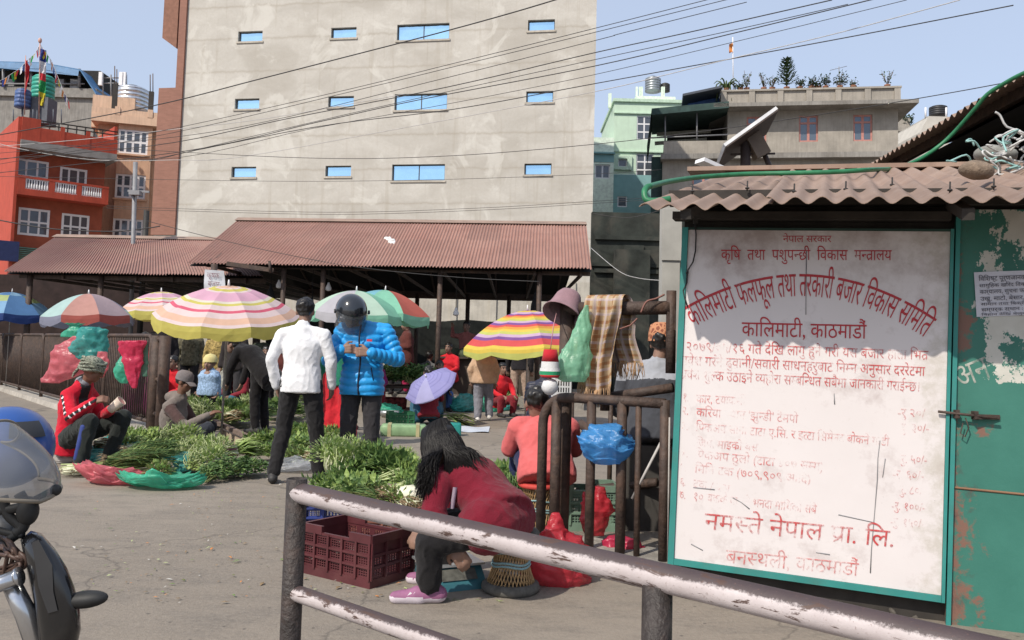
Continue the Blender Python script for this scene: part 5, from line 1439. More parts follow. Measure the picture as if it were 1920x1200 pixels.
lines('price_line', REDC, [('१.', 1280, 737, 1292, 738, 15), ('कार, टयाकसी', 1306, 740, 1398, 745, 15), ('-रु २०/', 1683, 766, 1735, 768, 15),
      ('२.', 1279, 762, 1291, 763, 15), ('करिया भ¬यान \'झुन¬डी\' टेमपो', 1306, 765, 1497, 778, 15), ('रु. ३०/-', 1690, 794, 1742, 796, 15),
      ('३.', 1278, 791, 1290, 792, 15), ('पिकअप सानो टाटा ए.सि. र इट¬टा सिमेनट बोकने गाडी', 1305, 793, 1668, 821, 15), ('जिप, माइक®ो बस', 1305, 823, 1422, 832, 14), ('रु. ५०/-', 1690, 853, 1738, 855, 15),
      ('४.', 1278, 843, 1290, 844, 14), ('पिकअप ठुलो (टाटा ४०७ सम¬म)', 1303, 844, 1544, 868, 15), ('-रु. ६०/-', 1674, 881, 1732, 885, 15),
      ('५.', 1275, 869, 1287, 870, 14), ('मिनि ट®क (७०९,९०९ आदि)', 1303, 871, 1520, 892, 15), ('रु. ८०/-', 1688, 911, 1735, 913, 15),
      ('६.', 1275, 896, 1286, 897, 14), ('ट®क / बस', 1301, 899, 1370, 910, 15), ('-रु. १००/-', 1672, 941, 1735, 945, 14),
      ('७.', 1274, 919, 1286, 920, 16), ('१० चकके वा सो भनदा माथिको सबै', 1300, 923, 1532, 948, 15), ('-रु. १५०/-', 1670, 971, 1733, 975, 14)])
lines('company_name', REDB, [('नमस¬ते नेपाल प®ा. लि.', 1322, 962, 1677, 996, 30)])
lines('company_place', REDC, [('बनस¬थली, काठमाडौं', 1362, 1031, 1611, 1056, 24)])
for pts in ([(1650, 826), (1646, 860), (1645, 900), (1640, 960), (1634, 1030), (1632, 1074)], [(1512, 470), (1511, 590)], [(1374, 933), (1390, 942), (1405, 954)], [(1564, 738), (1565, 758)], [(1530, 1036), (1545, 1038), (1556, 1040)], [(1296, 1020), (1318, 1032)], [(1300, 914), (1340, 918)], [(1660, 860), (1655, 895)], [(1572, 965), (1640, 980)]):
    mb = MB(); mb.tube([nf.p(*qs(x, y), .0015) for x, y in pts], [.0015 + .0015 * abs(sin(i * 2 + pts[0][0])) for i in range(len(pts))], 4)
    mb.build('scratch', mat('scratch_grey', (.22, .22, .23), .8), nb)
mb = MB()
P_ = [(1303, 408), (1305, 440), (1304, 470), (1299, 492), (1290, 506), (1289, 514), (1288, 530), (1281, 545), (1284, 560), (1289, 575)]
mb.tube([nf.p(*qs(x, y, .012), .012) for x, y in P_], .004, 5); mb.ell(nf.p(*qs(1289, 512), .012), .008); mb.box(nf.p(*qs(1305, 412), .02), (.02, .02, .05))
mb.build('loose_wire', BLACKM, nb)
# dark rubble and planks under the board
random.seed(12)
mb = MB()
for i in range(46):
    a = uni(uL + .1, uR + .2); p = SG.p(a, wB + .0, -.02); c = V((p.x, p.y + uni(.0, .14), uni(.0, .02))); mb.ell(c, (uni(.012, .035), uni(.012, .03), uni(.006, .015)), Euler((rnd(), rnd(), rnd() * 3)), 7, 5)
tag(mb.build('rubble', mat('rubble_grey', (.08, .07, .06), .95, .4, 14)), kind='stuff')

# hose, stone, wire tangle, cloth lump on the roof
def roofp(x, y):                       # onto the slope of the hut roof
    n_ = (hf.w * 1 - hf.n * -SLP).normalized(); P = hf.p(0, w0 + .02, .62) + ho
    return hit(x, y, P, n_)
hp = [roofp(x, y) + V((0, 0, .03)) for x, y in ((1214, 361), (1250, 351), (1290, 344), (1325, 340), (1400, 335), (1500, 333), (1570, 331), (1630, 327))]
hp += [at(1680, 315, 6.25), at(1727, 297, 6.5), at(1777, 260, 6.5), at(1827, 205, 6.3), at(1850, 178, 6.2), at(1877, 160, 6.1), at(1920, 137, 5.9), at(2010, 100, 5.6), at(2120, 60, 5.2)]
def smooth(P, k=5):
    out = []
    for i in range(len(P) - 1):
        p0, p1, p2, p3 = P[max(i - 1, 0)], P[i], P[i + 1], P[min(i + 2, len(P) - 1)]
        for j in range(k):
            t = j / k; out.append(.5 * ((2 * p1) + (p2 - p0) * t + (2 * p0 - 5 * p1 + 4 * p2 - p3) * t * t + (-p0 + 3 * p1 - 3 * p2 + p3) * t ** 3))
    return out + [P[-1]]
mb = MB(); mb.tube(smooth(hp), .0155, 10)
q = hp[0]; mb.tube(smooth([q, q + V((-.02, -.03, -.03)), q + V((-.015, -.05, -.075)), q + V((.03, -.06, -.085)), q + V((.11, -.05, -.07))]), .017, 8)
tag(mb.build('garden_hose', mat('green_hose', (.025, .16, .07), .45, .2, 20)), 'thick green hose running over the hut roof and up to the dark roof', 'hose')
mb = MB(); mb.ell((0, 0, 0), (.085, .06, .05), None, 14, 10); mb.v = [tuple(V(p) * (1 + .25 * noise.noise(V(p) * 14))) for p in mb.v]
o = mb.build('stone', mat('brown_stone', (.20, .15, .11), .95, .3, 20, .6, 50)); o.location = roofp(1832, 346) + V((0, 0, .075)); tag(o, 'rough brown stone holding down the hut roof sheet', 'stone')
mb = MB(); mb.ell((0, 0, 0), (.14, .10, .06), None, 16, 10); mb.v = [tuple(V(p) * (1 + .3 * noise.noise(V(p) * 12))) for p in mb.v]
o = mb.build('cloth_bundle', mat('grey_cloth', (.24, .24, .22), .95, .3, 12)); o.location = roofp(1872, 318) + V((0, 0, .1)); tag(o, 'grey cloth bundle on the hut roof behind the stone', 'cloth')
mb = MB(); mb.sm = True
c = roofp(1895, 322) + V((0, 0, .08))
for i in range(34):
    p = c + V((uni(-.17, .3), uni(-.1, .1), uni(-.08, .12))); pts = [p]
    for j in range(5): pts.append(pts[-1] + V((uni(-.09, .09), uni(-.05, .05), uni(-.05, .05))))
    mb.mi = 0 if i % 3 else 1; mb.tube(smooth(pts, 3), .006, 5)
mb.mi = 0; mb.tube(smooth([c + V((.0, 0, .05)), c + V((.08, 0, .16)), c + V((-.02, 0, .2)), c + V((-.06, 0, .27)), c + V((-.09, .0, .29))], 3), .007, 5)
tag(mb.build('rope_tangle', [mat('rope_white', (.48, .48, .47), .8), mat('rope_teal', (.25, .42, .40), .8)]), 'tangle of white and teal rope on the hut roof', 'rope')

# ---------------------------------------------------------------- big dark roof
A_, B_ = at(1617, 318, 10.2), at(1920, 138, 6.55)
zc_ = (A_.z + B_.z) / 2; dY = (B_ - A_); dn_ = V((dY.x, dY.y, 0)).normalized()
E0_ = V((A_.x, A_.y, A_.z)); E1_ = E0_ + (B_ - A_) * 1.9
side = V((-dn_.y, dn_.x, 0))
if side.x < 0: side = -side
bs = thing('large_shed', 'big dark shed with corrugated eave rising behind the sign hut', 'shed', V((E0_.x, E0_.y, 0)))
LN = (E1_ - E0_).length
mb = MB(); WV = int(LN / .13)
Rr = lambda u: E0_.lerp(E1_, u) + side * 5.5 + V((0, 0, 1.9))
corr(mb, lambda u, v: E0_.lerp(E1_, u).lerp(Rr(u), v), WV * 8, 3, WV, .022)
mb.build('roof_sheet', HTIN, bs, True)
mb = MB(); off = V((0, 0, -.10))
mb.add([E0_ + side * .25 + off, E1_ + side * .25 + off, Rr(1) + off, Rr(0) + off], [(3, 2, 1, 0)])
mb.build('shade_lining', mat('shade_black', (.012, .011, .011), .95, .3, 3), bs, True)  # dark sheet under the eave, the roof's shade put into colour
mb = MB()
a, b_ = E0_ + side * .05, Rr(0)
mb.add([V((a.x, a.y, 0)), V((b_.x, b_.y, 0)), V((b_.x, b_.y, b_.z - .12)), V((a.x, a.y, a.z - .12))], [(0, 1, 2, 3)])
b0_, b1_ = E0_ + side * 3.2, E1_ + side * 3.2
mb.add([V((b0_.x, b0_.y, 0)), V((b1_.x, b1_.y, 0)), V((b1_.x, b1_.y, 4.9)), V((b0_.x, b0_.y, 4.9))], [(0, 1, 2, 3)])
mb.build('dark_wall', mat('shade_wall', (.02, .018, .018), .95, .4, 1.5), bs, True)  # walls coloured near black so the shed's inside looks shaded
mb = MB(); p = at(1830, 300, 8.2); mb.grid(lambda u, v: V((p.x - .6 + 1.4 * u, 8.3 + .1 * sin(u * 9), 1.5 + (at(1840, 268, 8.2).z - 1.5) * v * (.6 + .4 * u))), 14, 6); mb.build('tarp', mat('navy_tarp', (.012, .014, .035), .6), bs, True)
mb = MB()
for u in (.05, .5, .95): q = E0_.lerp(E1_, u) + side * .2; mb.tube([V((q.x, q.y, 0)), q + V((0, 0, -.03))], .06, 8)
mb.bar(E0_ + side * .3 + V((0, 0, .03)), E1_ + side * .3 + V((0, 0, .03)), .06, .1)
mb.build('post_frame', RUSTY, bs, True)

# ---------------------------------------------------------------- solar street light behind the hut
sp = at(1398, 300, 9.0)
so = thing('solar_street_light', 'solar street light with tilted panel standing behind the sign hut', 'street light', V((sp.x, 9, 0)))
mb = MB(); mb.tube([V((sp.x, 9, 0)), at(1398, 258, 9)], .055, 10); mb.tube([at(1430, 282, 9.1), at(1442, 310, 9.1), at(1445, 330, 9.1)], .03, 6); mb.tube([at(1398, 320, 9), at(1450, 316, 9.1)], .035, 6); mb.tube([at(1370, 290, 9), at(1453, 288, 9)], .012, 5); mb.build('pole', mat('pole_brown', (.07, .05, .045), .7), so, True)
pa, pb = at(1447, 228, 9.0), at(1352, 296, 9.0)
ax = (pb - pa); nrm = ax.cross(V((0, 1, -.22))).normalized(); sdv = nrm.cross(ax).normalized()
def slab(mb, w, t0, t1, s=1.0):
    c = (pa + pb) / 2; h = ax * .5 * s
    mb.loft([[c - h + sdv * w + nrm * t, c + h + sdv * w + nrm * t, c + h - sdv * w + nrm * t, c - h - sdv * w + nrm * t] for t in (t0, t1)], True, None, False)
if nrm.z < 0: nrm = -nrm
mb = MB(); slab(mb, .33, 0, .035); mb.build('panel_frame', mat('panel_alloy', (.62, .62, .63), .5), so, True)
mb = MB(); slab(mb, .325, -.014, -.001, .985); mb.build('panel_back', mat('panel_back', (.09, .065, .055), .7), so, True)
mb = MB(); slab(mb, .31, .036, .04, .97); mb.build('panel_cells', mirror_glass('cells', (.03, .04, .10), .15, .2), so, True)
mb = MB(); c = at(1417, 270, 9.0); mb.box((0, 0, 0), (.16, .16, .30), Matrix.Translation(c) @ Euler((0, -.5, 0)).to_matrix().to_4x4()); mb.build('battery_box', mat('box_brown', (.16, .12, .09), .7), so, True)
mb = MB(); mb.bar(at(1400, 330, 9), at(1358, 319, 8.9), .05); mb.build('lamp_arm', mat('pole_brown', None), so, True)
mb = MB(); mb.bar(at(1312, 301, 8.7), at(1350, 318, 8.8), .16, .04); mb.build('lamp_head', WHITE, so, True)

# ================================================================ BARRIER POSTS AND GATE
PX, PY = at(1058, 700, 5.45).x, 5.45
po_ = thing('pipe_frame', 'thick dark pipe frame holding hat, bag and scarf beside sign hut', 'post', V((PX, PY, 0)))
zt_ = at(1060, 570, PY).z
mb = MB(); mb.tube([V((PX, PY, 0)), V((PX + .012, PY, zt_))], .046, 14); mb.build('post', RUSTY, po_, True)
pe2 = at(1258, 577, 5.1)
mb = MB(); mb.tube([V((PX, PY, zt_ - .03)), pe2 + V((0, 0, .0))], .042, 14); mb.build('top_rail', RUSTY, po_, True)
mb = MB(); mb.tube([at(1257, 700, 5.1), at(1259, 545, 5.1)], .03, 8); mb.box(at(1258, 600, 5.1), (.05, .05, .12)); mb.build('end_post', RUSTY, po_, True)
mb = MB(); mb.tube([at(1135, 745, 5.35), at(1262, 727, 5.15)], .03, 10); mb.tube([at(1134, 690, 5.35), at(1134, 770, 5.35)], .03, 8); mb.build('lower_rail', RUSTY, po_, True)
mb = MB(); mb.tube(smooth([at(1202, 586, 5.08), at(1212, 566, 5.08), at(1230, 560, 5.08), at(1246, 552, 5.08)]), .006, 4); mb.build('wire_twist', mat('wire_red', (.22, .10, .08), .7), po_, True); mb = MB(); mb.tube([at(1162, 617, 5.08), at(1182, 610, 5.04), at(1195, 597, 5.02)], .005, 4); mb.build('wire_twist', mat('wire_red', (.22, .10, .08), .7), po_, True)

GA, GB2 = gr(1013, 1010, .1), gr(1243, 1052, .1)
def gate(label, A, B, hgt, bars, widths, arcL=True, arcR=False, z0=.1, low=True):
    t = thing('barrier', label, 'barrier', A)
    d = (B - A); d.z = 0; L = d.length; d.normalize(); c = .17
    def P(a, z): return d * a + V((0, 0, z - .1))
    top = z0 + hgt
    l = [P(0, z0)] + ([P(c - c * cos(q), top - c + c * sin(q)) for q in [pi / 2 * i / 6 for i in range(7)]] if arcL else [P(0, top)])
    r_ = ([P(L - c + c * sin(q), top - c + c * cos(q)) for q in [pi / 2 * i / 6 for i in range(7)]] if arcR else [P(L, top)]) + [P(L, z0)]
    mb = MB(); mb.tube(l + (r_ if arcR else []), .030, 10) if arcR else (mb.tube(l + [P(L, top)], .030, 10), mb.tube([P(L, top + .02), P(L, z0)], .028, 10))
    mb.build('frame', RUSTY, t)
    for f, w in zip(bars, widths):
        mb = MB(); mb.tube([P(L * f, z0), P(L * f, top)], w, 8); mb.build('bar', RUSTY, t)
    return t, P, L
g1, GP, GL = gate('rusty tube barrier with rounded corner standing on the kerb before the board', GA, GB2, .875, (.12, .42, .67, .80), (.032, .028, .030, .018))
mb = MB(); mb.tube([GP(GL + .028, .1), GP(GL + .028, .9)], .006, 5); mb.tube([GP(GL - .2, .42), GP(GL - .02, .76)], .008, 5); mb.build('bent_wire', mat('pale_wire', (.42, .40, .38), .6), g1)
GA2, GB3 = gr(1012, 960, .05), gr(1262, 985, .05)
g2, GP2, GL2 = gate('second rusty barrier standing just behind the first one', GA2 + V((.05, .1, .05)), GB3 + V((0, .1, .05)), .82, (.2, .36, .52, .68, .86), (.018, .014, .018, .014, .018), True, True)
mb = MB(); mb.tube([GP2(.25, .72), GP2(GL2 - .05, .35)], .035, 8); mb.tube([GP(.28, .22), GP(GL + .1, .36)], .032, 8); mb.build('brace', RUSTY, g2)
# pipe brace across
# ================================================================ FRONT RAIL
def rail_mat():
    m, nt, b, co = newmat('worn_white_pipe')
    c = mixc(nt, nz(nt, co, 12, 6, .7), (.36, .30, .295), (.60, .545, .545))
    sx = N(nt, 'SeparateXYZ'); nt.links.new(co, sx.inputs[0])
    rng = N(nt, 'MapRange'); rng.inputs['From Min'].default_value = .008; rng.inputs['From Max'].default_value = .032; rng.inputs['To Min'].default_value = -.08; rng.inputs['To Max'].default_value = .40
    nt.links.new(sx.outputs['Z'], rng.inputs['Value'])
    f = mixc(nt, .52, nz(nt, mapping(nt, co, (1.0, 1.6, 1.6)), 7, 8, .7, .6), nz(nt, co, 75, 4, .8))
    ad = N(nt, 'Math', operation='ADD'); nt.links.new(f, ad.inputs[0]); nt.links.new(rng.outputs[0], ad.inputs[1])
    c = mixc(nt, ramp(nt, ad.outputs[0], [(.55, 0.), (.70, .95)]), c, mixc(nt, nz(nt, co, 9, 5), (.022, .011, .012), (.055, .031, .032)))
    f = nz(nt, mapping(nt, co, (.8, 3, 3)), 9, 6, .7, .5)
    c = mixc(nt, ramp(nt, f, [(.575, 0.), (.615, .95)]), c, (.075, .04, .03))
    f = nz(nt, co, 120, 3, .8)
    c = mixc(nt, ramp(nt, f, [(.62, 0.), (.7, .7)]), c, (.16, .09, .07))
    nt.links.new(c, b.inputs['Base Color']); b.inputs['Roughness'].default_value = .6
    bn = N(nt, 'Bump'); bn.inputs['Strength'].default_value = .3; bn.inputs['Distance'].default_value = .003
    nt.links.new(f, bn.inputs['Height']); nt.links.new(bn.outputs[0], b.inputs['Normal'])
    return m
RAILM = rail_mat()
POSTM = mat('worn_dark_post', (.035, .028, .026), .55, .5, 12, .5, 60, dirt=.6, dcol=(.10, .06, .045), dsc=7)
r0_, r1_ = at(556, 923, 3.2), at(1220, 1078, 2.30)
rt = thing('guard_rail', 'thick worn white pipe rail crossing before the seated woman', 'railing', V((r0_.x, r0_.y, 0)))
dr = V((r1_.x - r0_.x, r1_.y - r0_.y, 0)).normalized(); ang = atan2(dr.y, dr.x)
zr = r0_.z
sp_ = hypot(r1_.x - r0_.x, r1_.y - r0_.y)
dzr = (r1_.z - r0_.z) / sp_
def pipe(name, z, L0, L1, r):
    mb = MB(); K = 60
    mb.tube([(L0 + (L1 - L0) * i / K, 0, 0) for i in range(K + 1)], r, 28)
    o = mb.build(name, RAILM, rt); o.location = V((0, 0, z)); o.rotation_euler = (0, atan2(r0_.z - r1_.z, sp_), ang); return o
pipe('top_pipe', zr, .0, 3.4, .0375)
pipe('lower_pipe', zr - .36, .0, 3.4, .029)
for k, (a, top) in enumerate(((0, zr + .05), (sp_ + .02, zr + dzr * sp_ - .02), (2 * sp_, zr + dzr * 2 * sp_ - .02))):
    mb = MB(); p = dr * a
    if k == 0:
        mb.lathe([(.038, 0), (.038, top), (.035, top + .001), (.033, top - .02), (.001, top - .022)], 28, Matrix.Translation(p), False)
    else: mb.tube([p, p + V((0, 0, top))], .040, 24)
    mb.build('post', POSTM, rt)

# ================================================================ CRATES
def crate(name, label, p, rz, L, W, Hh, m, nx_=5, nz_=3, dip=True, group=None):
    t = thing(name, label, 'crate', p, rz, group)
    th = .014
    def side(mb, o, u, n, LL, notch):
        fr = Frame(o, u, (0, 0, 1), n); rim = .045
        rows = [0, .035]; holes = []
        cw = LL / nx_ if LL == L else LL / max(3, int(nx_ * .7))
        ncol = round(LL / cw); zz = [.05 + (Hh - .05 - rim) * k / nz_ for k in range(nz_ + 1)]
        for i in range(ncol):
            for k in range(nz_):
                x0, x1 = cw * i + .018, cw * (i + 1) - .018; y0, y1 = zz[k] + .012, zz[k + 1] - .012
                hand = (LL != L and k == nz_ - 1 and abs((i + .5) / ncol - .5) < .34)
                if hand: continue
                mm, kk = 4, 3
                for a in range(mm):
                    for c in range(kk):
                        hx0 = x0 + (x1 - x0) * a / mm; hx1 = x0 + (x1 - x0) * (a + .72) / mm; hy0 = y0 + (y1 - y0) * c / kk; hy1 = y0 + (y1 - y0) * (c + .70) / kk
                        holes.append((hx0, hx1, hy0, hy1))
        if LL != L: holes.append((LL * .3, LL * .7, zz[nz_ - 1] + .02, zz[nz_ - 1] + .055))
        # gather holes that overlap nothing else; build cell by cell so the grid stays small
        top = Hh - (.05 if notch else 0)
        def zone(a0, a1, b0, b1): fr.wall(mb, a0, a1, b0, b1, [h for h in holes if h[0] > a0 and h[1] < a1 and h[2] > b0 and h[3] < b1], .006, True, -.004)
        for i in range(ncol):
            for k in range(nz_): zone(cw * i, cw * (i + 1), zz[k], zz[k + 1] if k < nz_ - 1 else Hh - rim)
        fr.box(mb, 0, LL, 0, .05, -th, .001)
        if notch:
            c0, c1 = LL * .3, LL * .7
            fr.box(mb, 0, c0, Hh - rim, Hh, -th, .006); fr.box(mb, c1, LL, Hh - rim, Hh, -th, .006); fr.box(mb, c0, c1, Hh - rim - .002, Hh - rim + .012, -th, .004)
        else: fr.box(mb, 0, LL, Hh - rim, Hh, -th, .006)
        for i in range(ncol + 1): x = min(max(cw * i, .008), LL - .008); fr.box(mb, x - .007, x + .007, .045, Hh - rim + .005, -.004, .009)
        for k in range(1, nz_): fr.box(mb, 0, LL, zz[k] - .006, zz[k] + .006, -.004, .007)
    for (o, u, n, LL, nt_) in (((-L / 2, -W / 2, 0), (1, 0, 0), (0, -1, 0), L, dip), ((L / 2, W / 2, 0), (-1, 0, 0), (0, 1, 0), L, dip), ((L / 2, -W / 2, 0), (0, 1, 0), (1, 0, 0), W, False), ((-L / 2, W / 2, 0), (0, -1, 0), (-1, 0, 0), W, False)):
        mb = MB(); side(mb, o, u, n, LL, nt_); mb.build('side', m, t)
    mb = MB(); mb.box((0, 0, .012), (L - .01, W - .01, .02)); mb.build('base', m, t)
    return t
MAROON = mat('maroon_crate', (.085, .022, .026), .42, .25, 6, dirt=.3, dcol=(.14, .07, .06), dsc=5)
cA, cB, cC = gr(693, 1107), gr(540, 1069), gr(763, 1080)
ldir = (cB - cA); Lc = .52; ldir.normalize()
wdir = V((-ldir.y, ldir.x, 0))
if wdir.y < 0: wdir = -wdir
cc = cA + ldir * Lc / 2 + wdir * .17
crz = atan2(-ldir.y, -ldir.x)
crate('plastic_crate', 'empty dark maroon plastic crate behind the front rail post', V((cc.x, cc.y, 0)), crz, Lc, .34, .275, MAROON, 5, 3)
BLUEC = mat('blue_crate', (.035, .055, .22), .45, .25, 6, dirt=.3, dsc=5); BROWNC = mat('brown_crate', (.20, .075, .05), .5, .25, 6, dirt=.3, dsc=5); GREENC = mat('green_crate', (.03, .14, .06), .5, .25, 6)
p = gr(640, 992); crate('plastic_crate', 'blue plastic crate under heaped greens behind the maroon crate', V((p.x, p.y, 0)), .2, .5, .34, .28, BLUEC, 4, 3)
p = gr(735, 1020); crate('plastic_crate', 'reddish brown plastic crate under the greens beside the seated woman', V((p.x, p.y, 0)), -.25, .46, .34, .27, BROWNC, 4, 3)
p = gr(750, 800); crate('plastic_crate', 'small dark green crate standing beside the lavender umbrella', V((p.x, p.y, 0)), .3, .40, .3, .24, GREENC, 4, 2)
p = gr(1098, 1000); crate('plastic_crate', 'grey green crate behind the barrier bars', V((p.x, p.y + .2, 0)), .05, .46, .3, .32, mat('greygreen_crate', (.16, .24, .18), .5, .2), 4, 3)

# ================================================================ STOOLS
CANE = mat('cane', (.42, .27, .13), .7, .3, 25, dirt=.3, dcol=(.2, .12, .06), dsc=8); TYRE = mat('tyre_grey', (.10, .095, .085), .9, .3, 30); CORD = mat('blue_cord', (.25, .40, .42), .8)
def stool(label, p, h, r, band=None):
    t = thing('wicker_stool', label, 'stool', p)
    mb = MB(); n_ = 38
    def rad(s): return r * (.86 - .20 * sin(pi * min(1, s * 1.0)) + .02 + .22 * abs(s - .48) ** 1.4)
    for i in range(n_):
        for sg in (1, -1):
            a0 = 2 * pi * i / n_ + (.02 if sg > 0 else 0); K = 6
            pts = []
            for k in range(K + 1):
                s = k / K; a = a0 + sg * .75 * (s - .5); rr = rad(s) + sg * .003
                pts.append((rr * cos(a), rr * sin(a), .05 + (h - .06) * s))
            mb.tube(pts, .0036, 4)
    mb.build('cane_weave', CANE, t)
    mb = MB(); n2 = 40
    mb.tube([(r * .98 * cos(2 * pi * i / n2), r * .98 * sin(2 * pi * i / n2), .030) for i in range(n2)], .028, 10, closed=True)
    mb.v = [tuple(V(q) * (1 + .01 * (1 if int(atan2(q[1], q[0]) * 30) % 2 else 0))) for q in mb.v]
    mb.build('tyre_base', TYRE, t)
    mb = MB()
    for s in (.36, .42, .62): mb.tube([((rad(s) + .008) * cos(2 * pi * i / n2), (rad(s) + .008) * sin(2 * pi * i / n2), .05 + (h - .06) * s + .006 * sin(i * .5)) for i in range(n2)], .006, 6, closed=True)
    mb.build('cord', CORD, t)
    mb = MB(); rr = rad(1) + .012
    mb.lathe([(rr, h - .03), (rr + .012, h - .015), (rr, h), (rr * .6, h + .004), (.005, h + .004)], 28, None, False); mb.build('seat', band or TYRE, t)
    return t
p = gr(957, 1120); SEATP = V((p.x, p.y + .1, 0))
stool('wicker stool with old tyre base under the woman in maroon', SEATP, .32, .128)
p = gr(1012, 1000); STP2 = V((p.x, p.y + .05, 0))
stool('wicker stool with red seat band under the coral hoodie', STP2, .34, .14, mat('red_band', (.45, .05, .04), .7))

# scale
p = gr(852, 1108); t = thing('weighing_scale', 'blue electronic scale with steel pan beside the stool', 'scale', V((p.x, p.y + .06, 0)), .45)
mb = MB(); prof = [(-.15, -.03, .0), (.15, -.03, .0), (.15, .22, 0), (-.15, .22, 0)]
mb.add([(-.15, -.09, 0), (.15, -.09, 0), (.15, .22, 0), (-.15, .22, 0), (-.145, -.07, .04), (.145, -.07, .04), (.145, 0, .105), (-.145, 0, .105), (.145, .21, .105), (-.145, .21, .105)], [(0, 3, 2, 1), (0, 1, 5, 4), (4, 5, 6, 7), (7, 6, 8, 9), (3, 9, 8, 2), (1, 2, 8, 6, 5), (0, 4, 7, 9, 3)])
mb.build('body', mat('scale_blue', (.035, .13, .16), .5, .15, 8), t)
mb = MB(); mb.add([(-.10, -.062, .052), (.10, -.062, .052), (.10, -.012, .098), (-.10, -.012, .098)], [(0, 1, 2, 3)]); 
for k in mb.v: pass
mb.v = [(x, y - .004, z + .003) for x, y, z in mb.v]; mb.build('display', mat('display_grey', (.10, .10, .09), .3, .4, 30), t)
mb = MB(); mb.box((0, .11, .118), (.32, .26, .012)); mb.box((0, .11, .108), (.08, .08, .01)); mb.build('pan', mat('steel_pan', (.5, .52, .54), .35, .1, metal=.7), t)

# ================================================================ THINGS HUNG ON THE FRAME, BAGS NEAR THE GATE
fitbag('large red plastic bag tied shut standing by the barrier foot', [(1036, 1046, 962), (1030, 1052, 985), (1020, 1066, 1000), (1002, 1088, 1020), (990, 1098, 1050), (988, 1096, 1080), (1004, 1084, 1106)], 4.75, BRED, .05, 9, .8)
fitbag('blue plastic bag stretched open between the barrier bars', [(1150, 1160, 795), (1118, 1166, 808), (1108, 1168, 826), (1108, 1167, 848), (1114, 1158, 864), (1128, 1148, 874)], 5.02, BBLUE, .075, 8, .5, zs=1.0)
fitbag('scrap of blue bag just behind the first barrier', [(1092, 1104, 806), (1086, 1106, 822), (1088, 1106, 842), (1096, 1104, 850)], 5.3, BBLUE, .03, 10, .4)
fitbag('knotted red bag hanging behind the barrier bars', [(1120, 1130, 914), (1116, 1134, 926), (1112, 1146, 940), (1112, 1148, 958), (1118, 1140, 968)], 5.4, BRED, .04, 9, .6)
fitbag('second red bag slumped below the knotted one', [(1100, 1128, 925), (1096, 1136, 958), (1094, 1136, 985), (1104, 1130, 1004)], 5.6, BRED, .04, 9, .5)
fitbag('pink plastic bag lying on the ground behind the barrier', [(1150, 1166, 1006), (1140, 1196, 1014), (1134, 1198, 1028), (1140, 1196, 1042)], 5.25, BPINKC, .05, 9, .6)
fitbag('pale green bag of goods hung from the pipe frame', [(1096, 1102, 572), (1090, 1104, 586), (1080, 1105, 610), (1068, 1105, 640), (1054, 1104, 665), (1036, 1102, 690), (1038, 1100, 704), (1056, 1092, 716)], 5.2, BCLEARG, .026, 15, .45, zs=.16)
# hat on the post
t = thing('bucket_hat', 'dusty mauve cloth hat hung on the pipe post', 'hat', at(1060, 575, 5.42))
HATM = cloth('hat_mauve', (.27, .165, .185))
M = Matrix.Rotation(.45, 4, 'Y') @ Matrix.Rotation(-.5, 4, 'X')
mb = MB(); mb.lathe([(.118, -.055), (.105, -.03), (.098, .0), (.09, .06), (.075, .095), (.04, .11), (.003, .112)], 26, M, False); mb.v = [tuple(V(p) * (1 + .08 * noise.noise(V(p) * 12))) for p in mb.v]; mb.build('crown', HATM, t)
mb = MB(); mb.lathe([(.105, -.03), (.118, -.05), (.128, -.065), (.126, -.070), (.112, -.054), (.10, -.034)], 26, M, False); mb.v = [tuple(V(p) * (1 + .10 * noise.noise(V(p) * 9))) for p in mb.v]; mb.build('brim', HATM, t)
# plaid scarf
def plaid():
    m, nt, b, co = newmat('plaid_wool')
    sx = N(nt, 'SeparateXYZ'); nt.links.new(N(nt, 'UVMap').outputs[0], sx.inputs[0])
    def bands(ch, k, ph, lo, hi):
        a = N(nt, 'Math', operation='MULTIPLY_ADD'); nt.links.new(sx.outputs[ch], a.inputs[0]); a.inputs[1].default_value = k; a.inputs[2].default_value = ph
        f = N(nt, 'Math', operation='FRACT'); nt.links.new(a.outputs[0], f.inputs[0]); return ramp(nt, f.outputs[0], [(lo, 0.), (lo + .03, 1.), (hi, 1.), (hi + .03, 0.)])
    c = (.40, .30, .19)
    c = mixc(nt, .0, c, c)
    for ch, k, ph, lo, hi, col, am in (('X', 6, 0, .1, .38, (.25, .115, .05), .75), ('Y', 7, 0, .1, .38, (.25, .115, .05), .75), ('X', 6, .5, .1, .3, (.42, .36, .40), .6), ('Y', 7, .5, .1, .3, (.42, .36, .40), .6), ('X', 12, .2, .45, .52, (.48, .40, .26), .6), ('Y', 14, .2, .45, .52, (.48, .40, .26), .6)):
        m_ = N(nt, 'Math', operation='MULTIPLY'); nt.links.new(bands(ch, k, ph, lo, hi), m_.inputs[0]); m_.inputs[1].default_value = am
        c = mixc(nt, m_.outputs[0], c, col)
    nt.links.new(c, b.inputs['Base Color']); b.inputs['Roughness'].default_value = .95; b.inputs['Specular IOR Level'].default_value = .1
    return m
sc0 = at(1140, 577, 5.27); t = thing('plaid_scarf', 'brown checked wool scarf draped over the pipe frame', 'scarf', sc0)
dg_ = (pe2 - V((PX, PY, zt_ - .03))).normalized(); nf_ = V((dg_.y, -dg_.x, 0)).normalized()
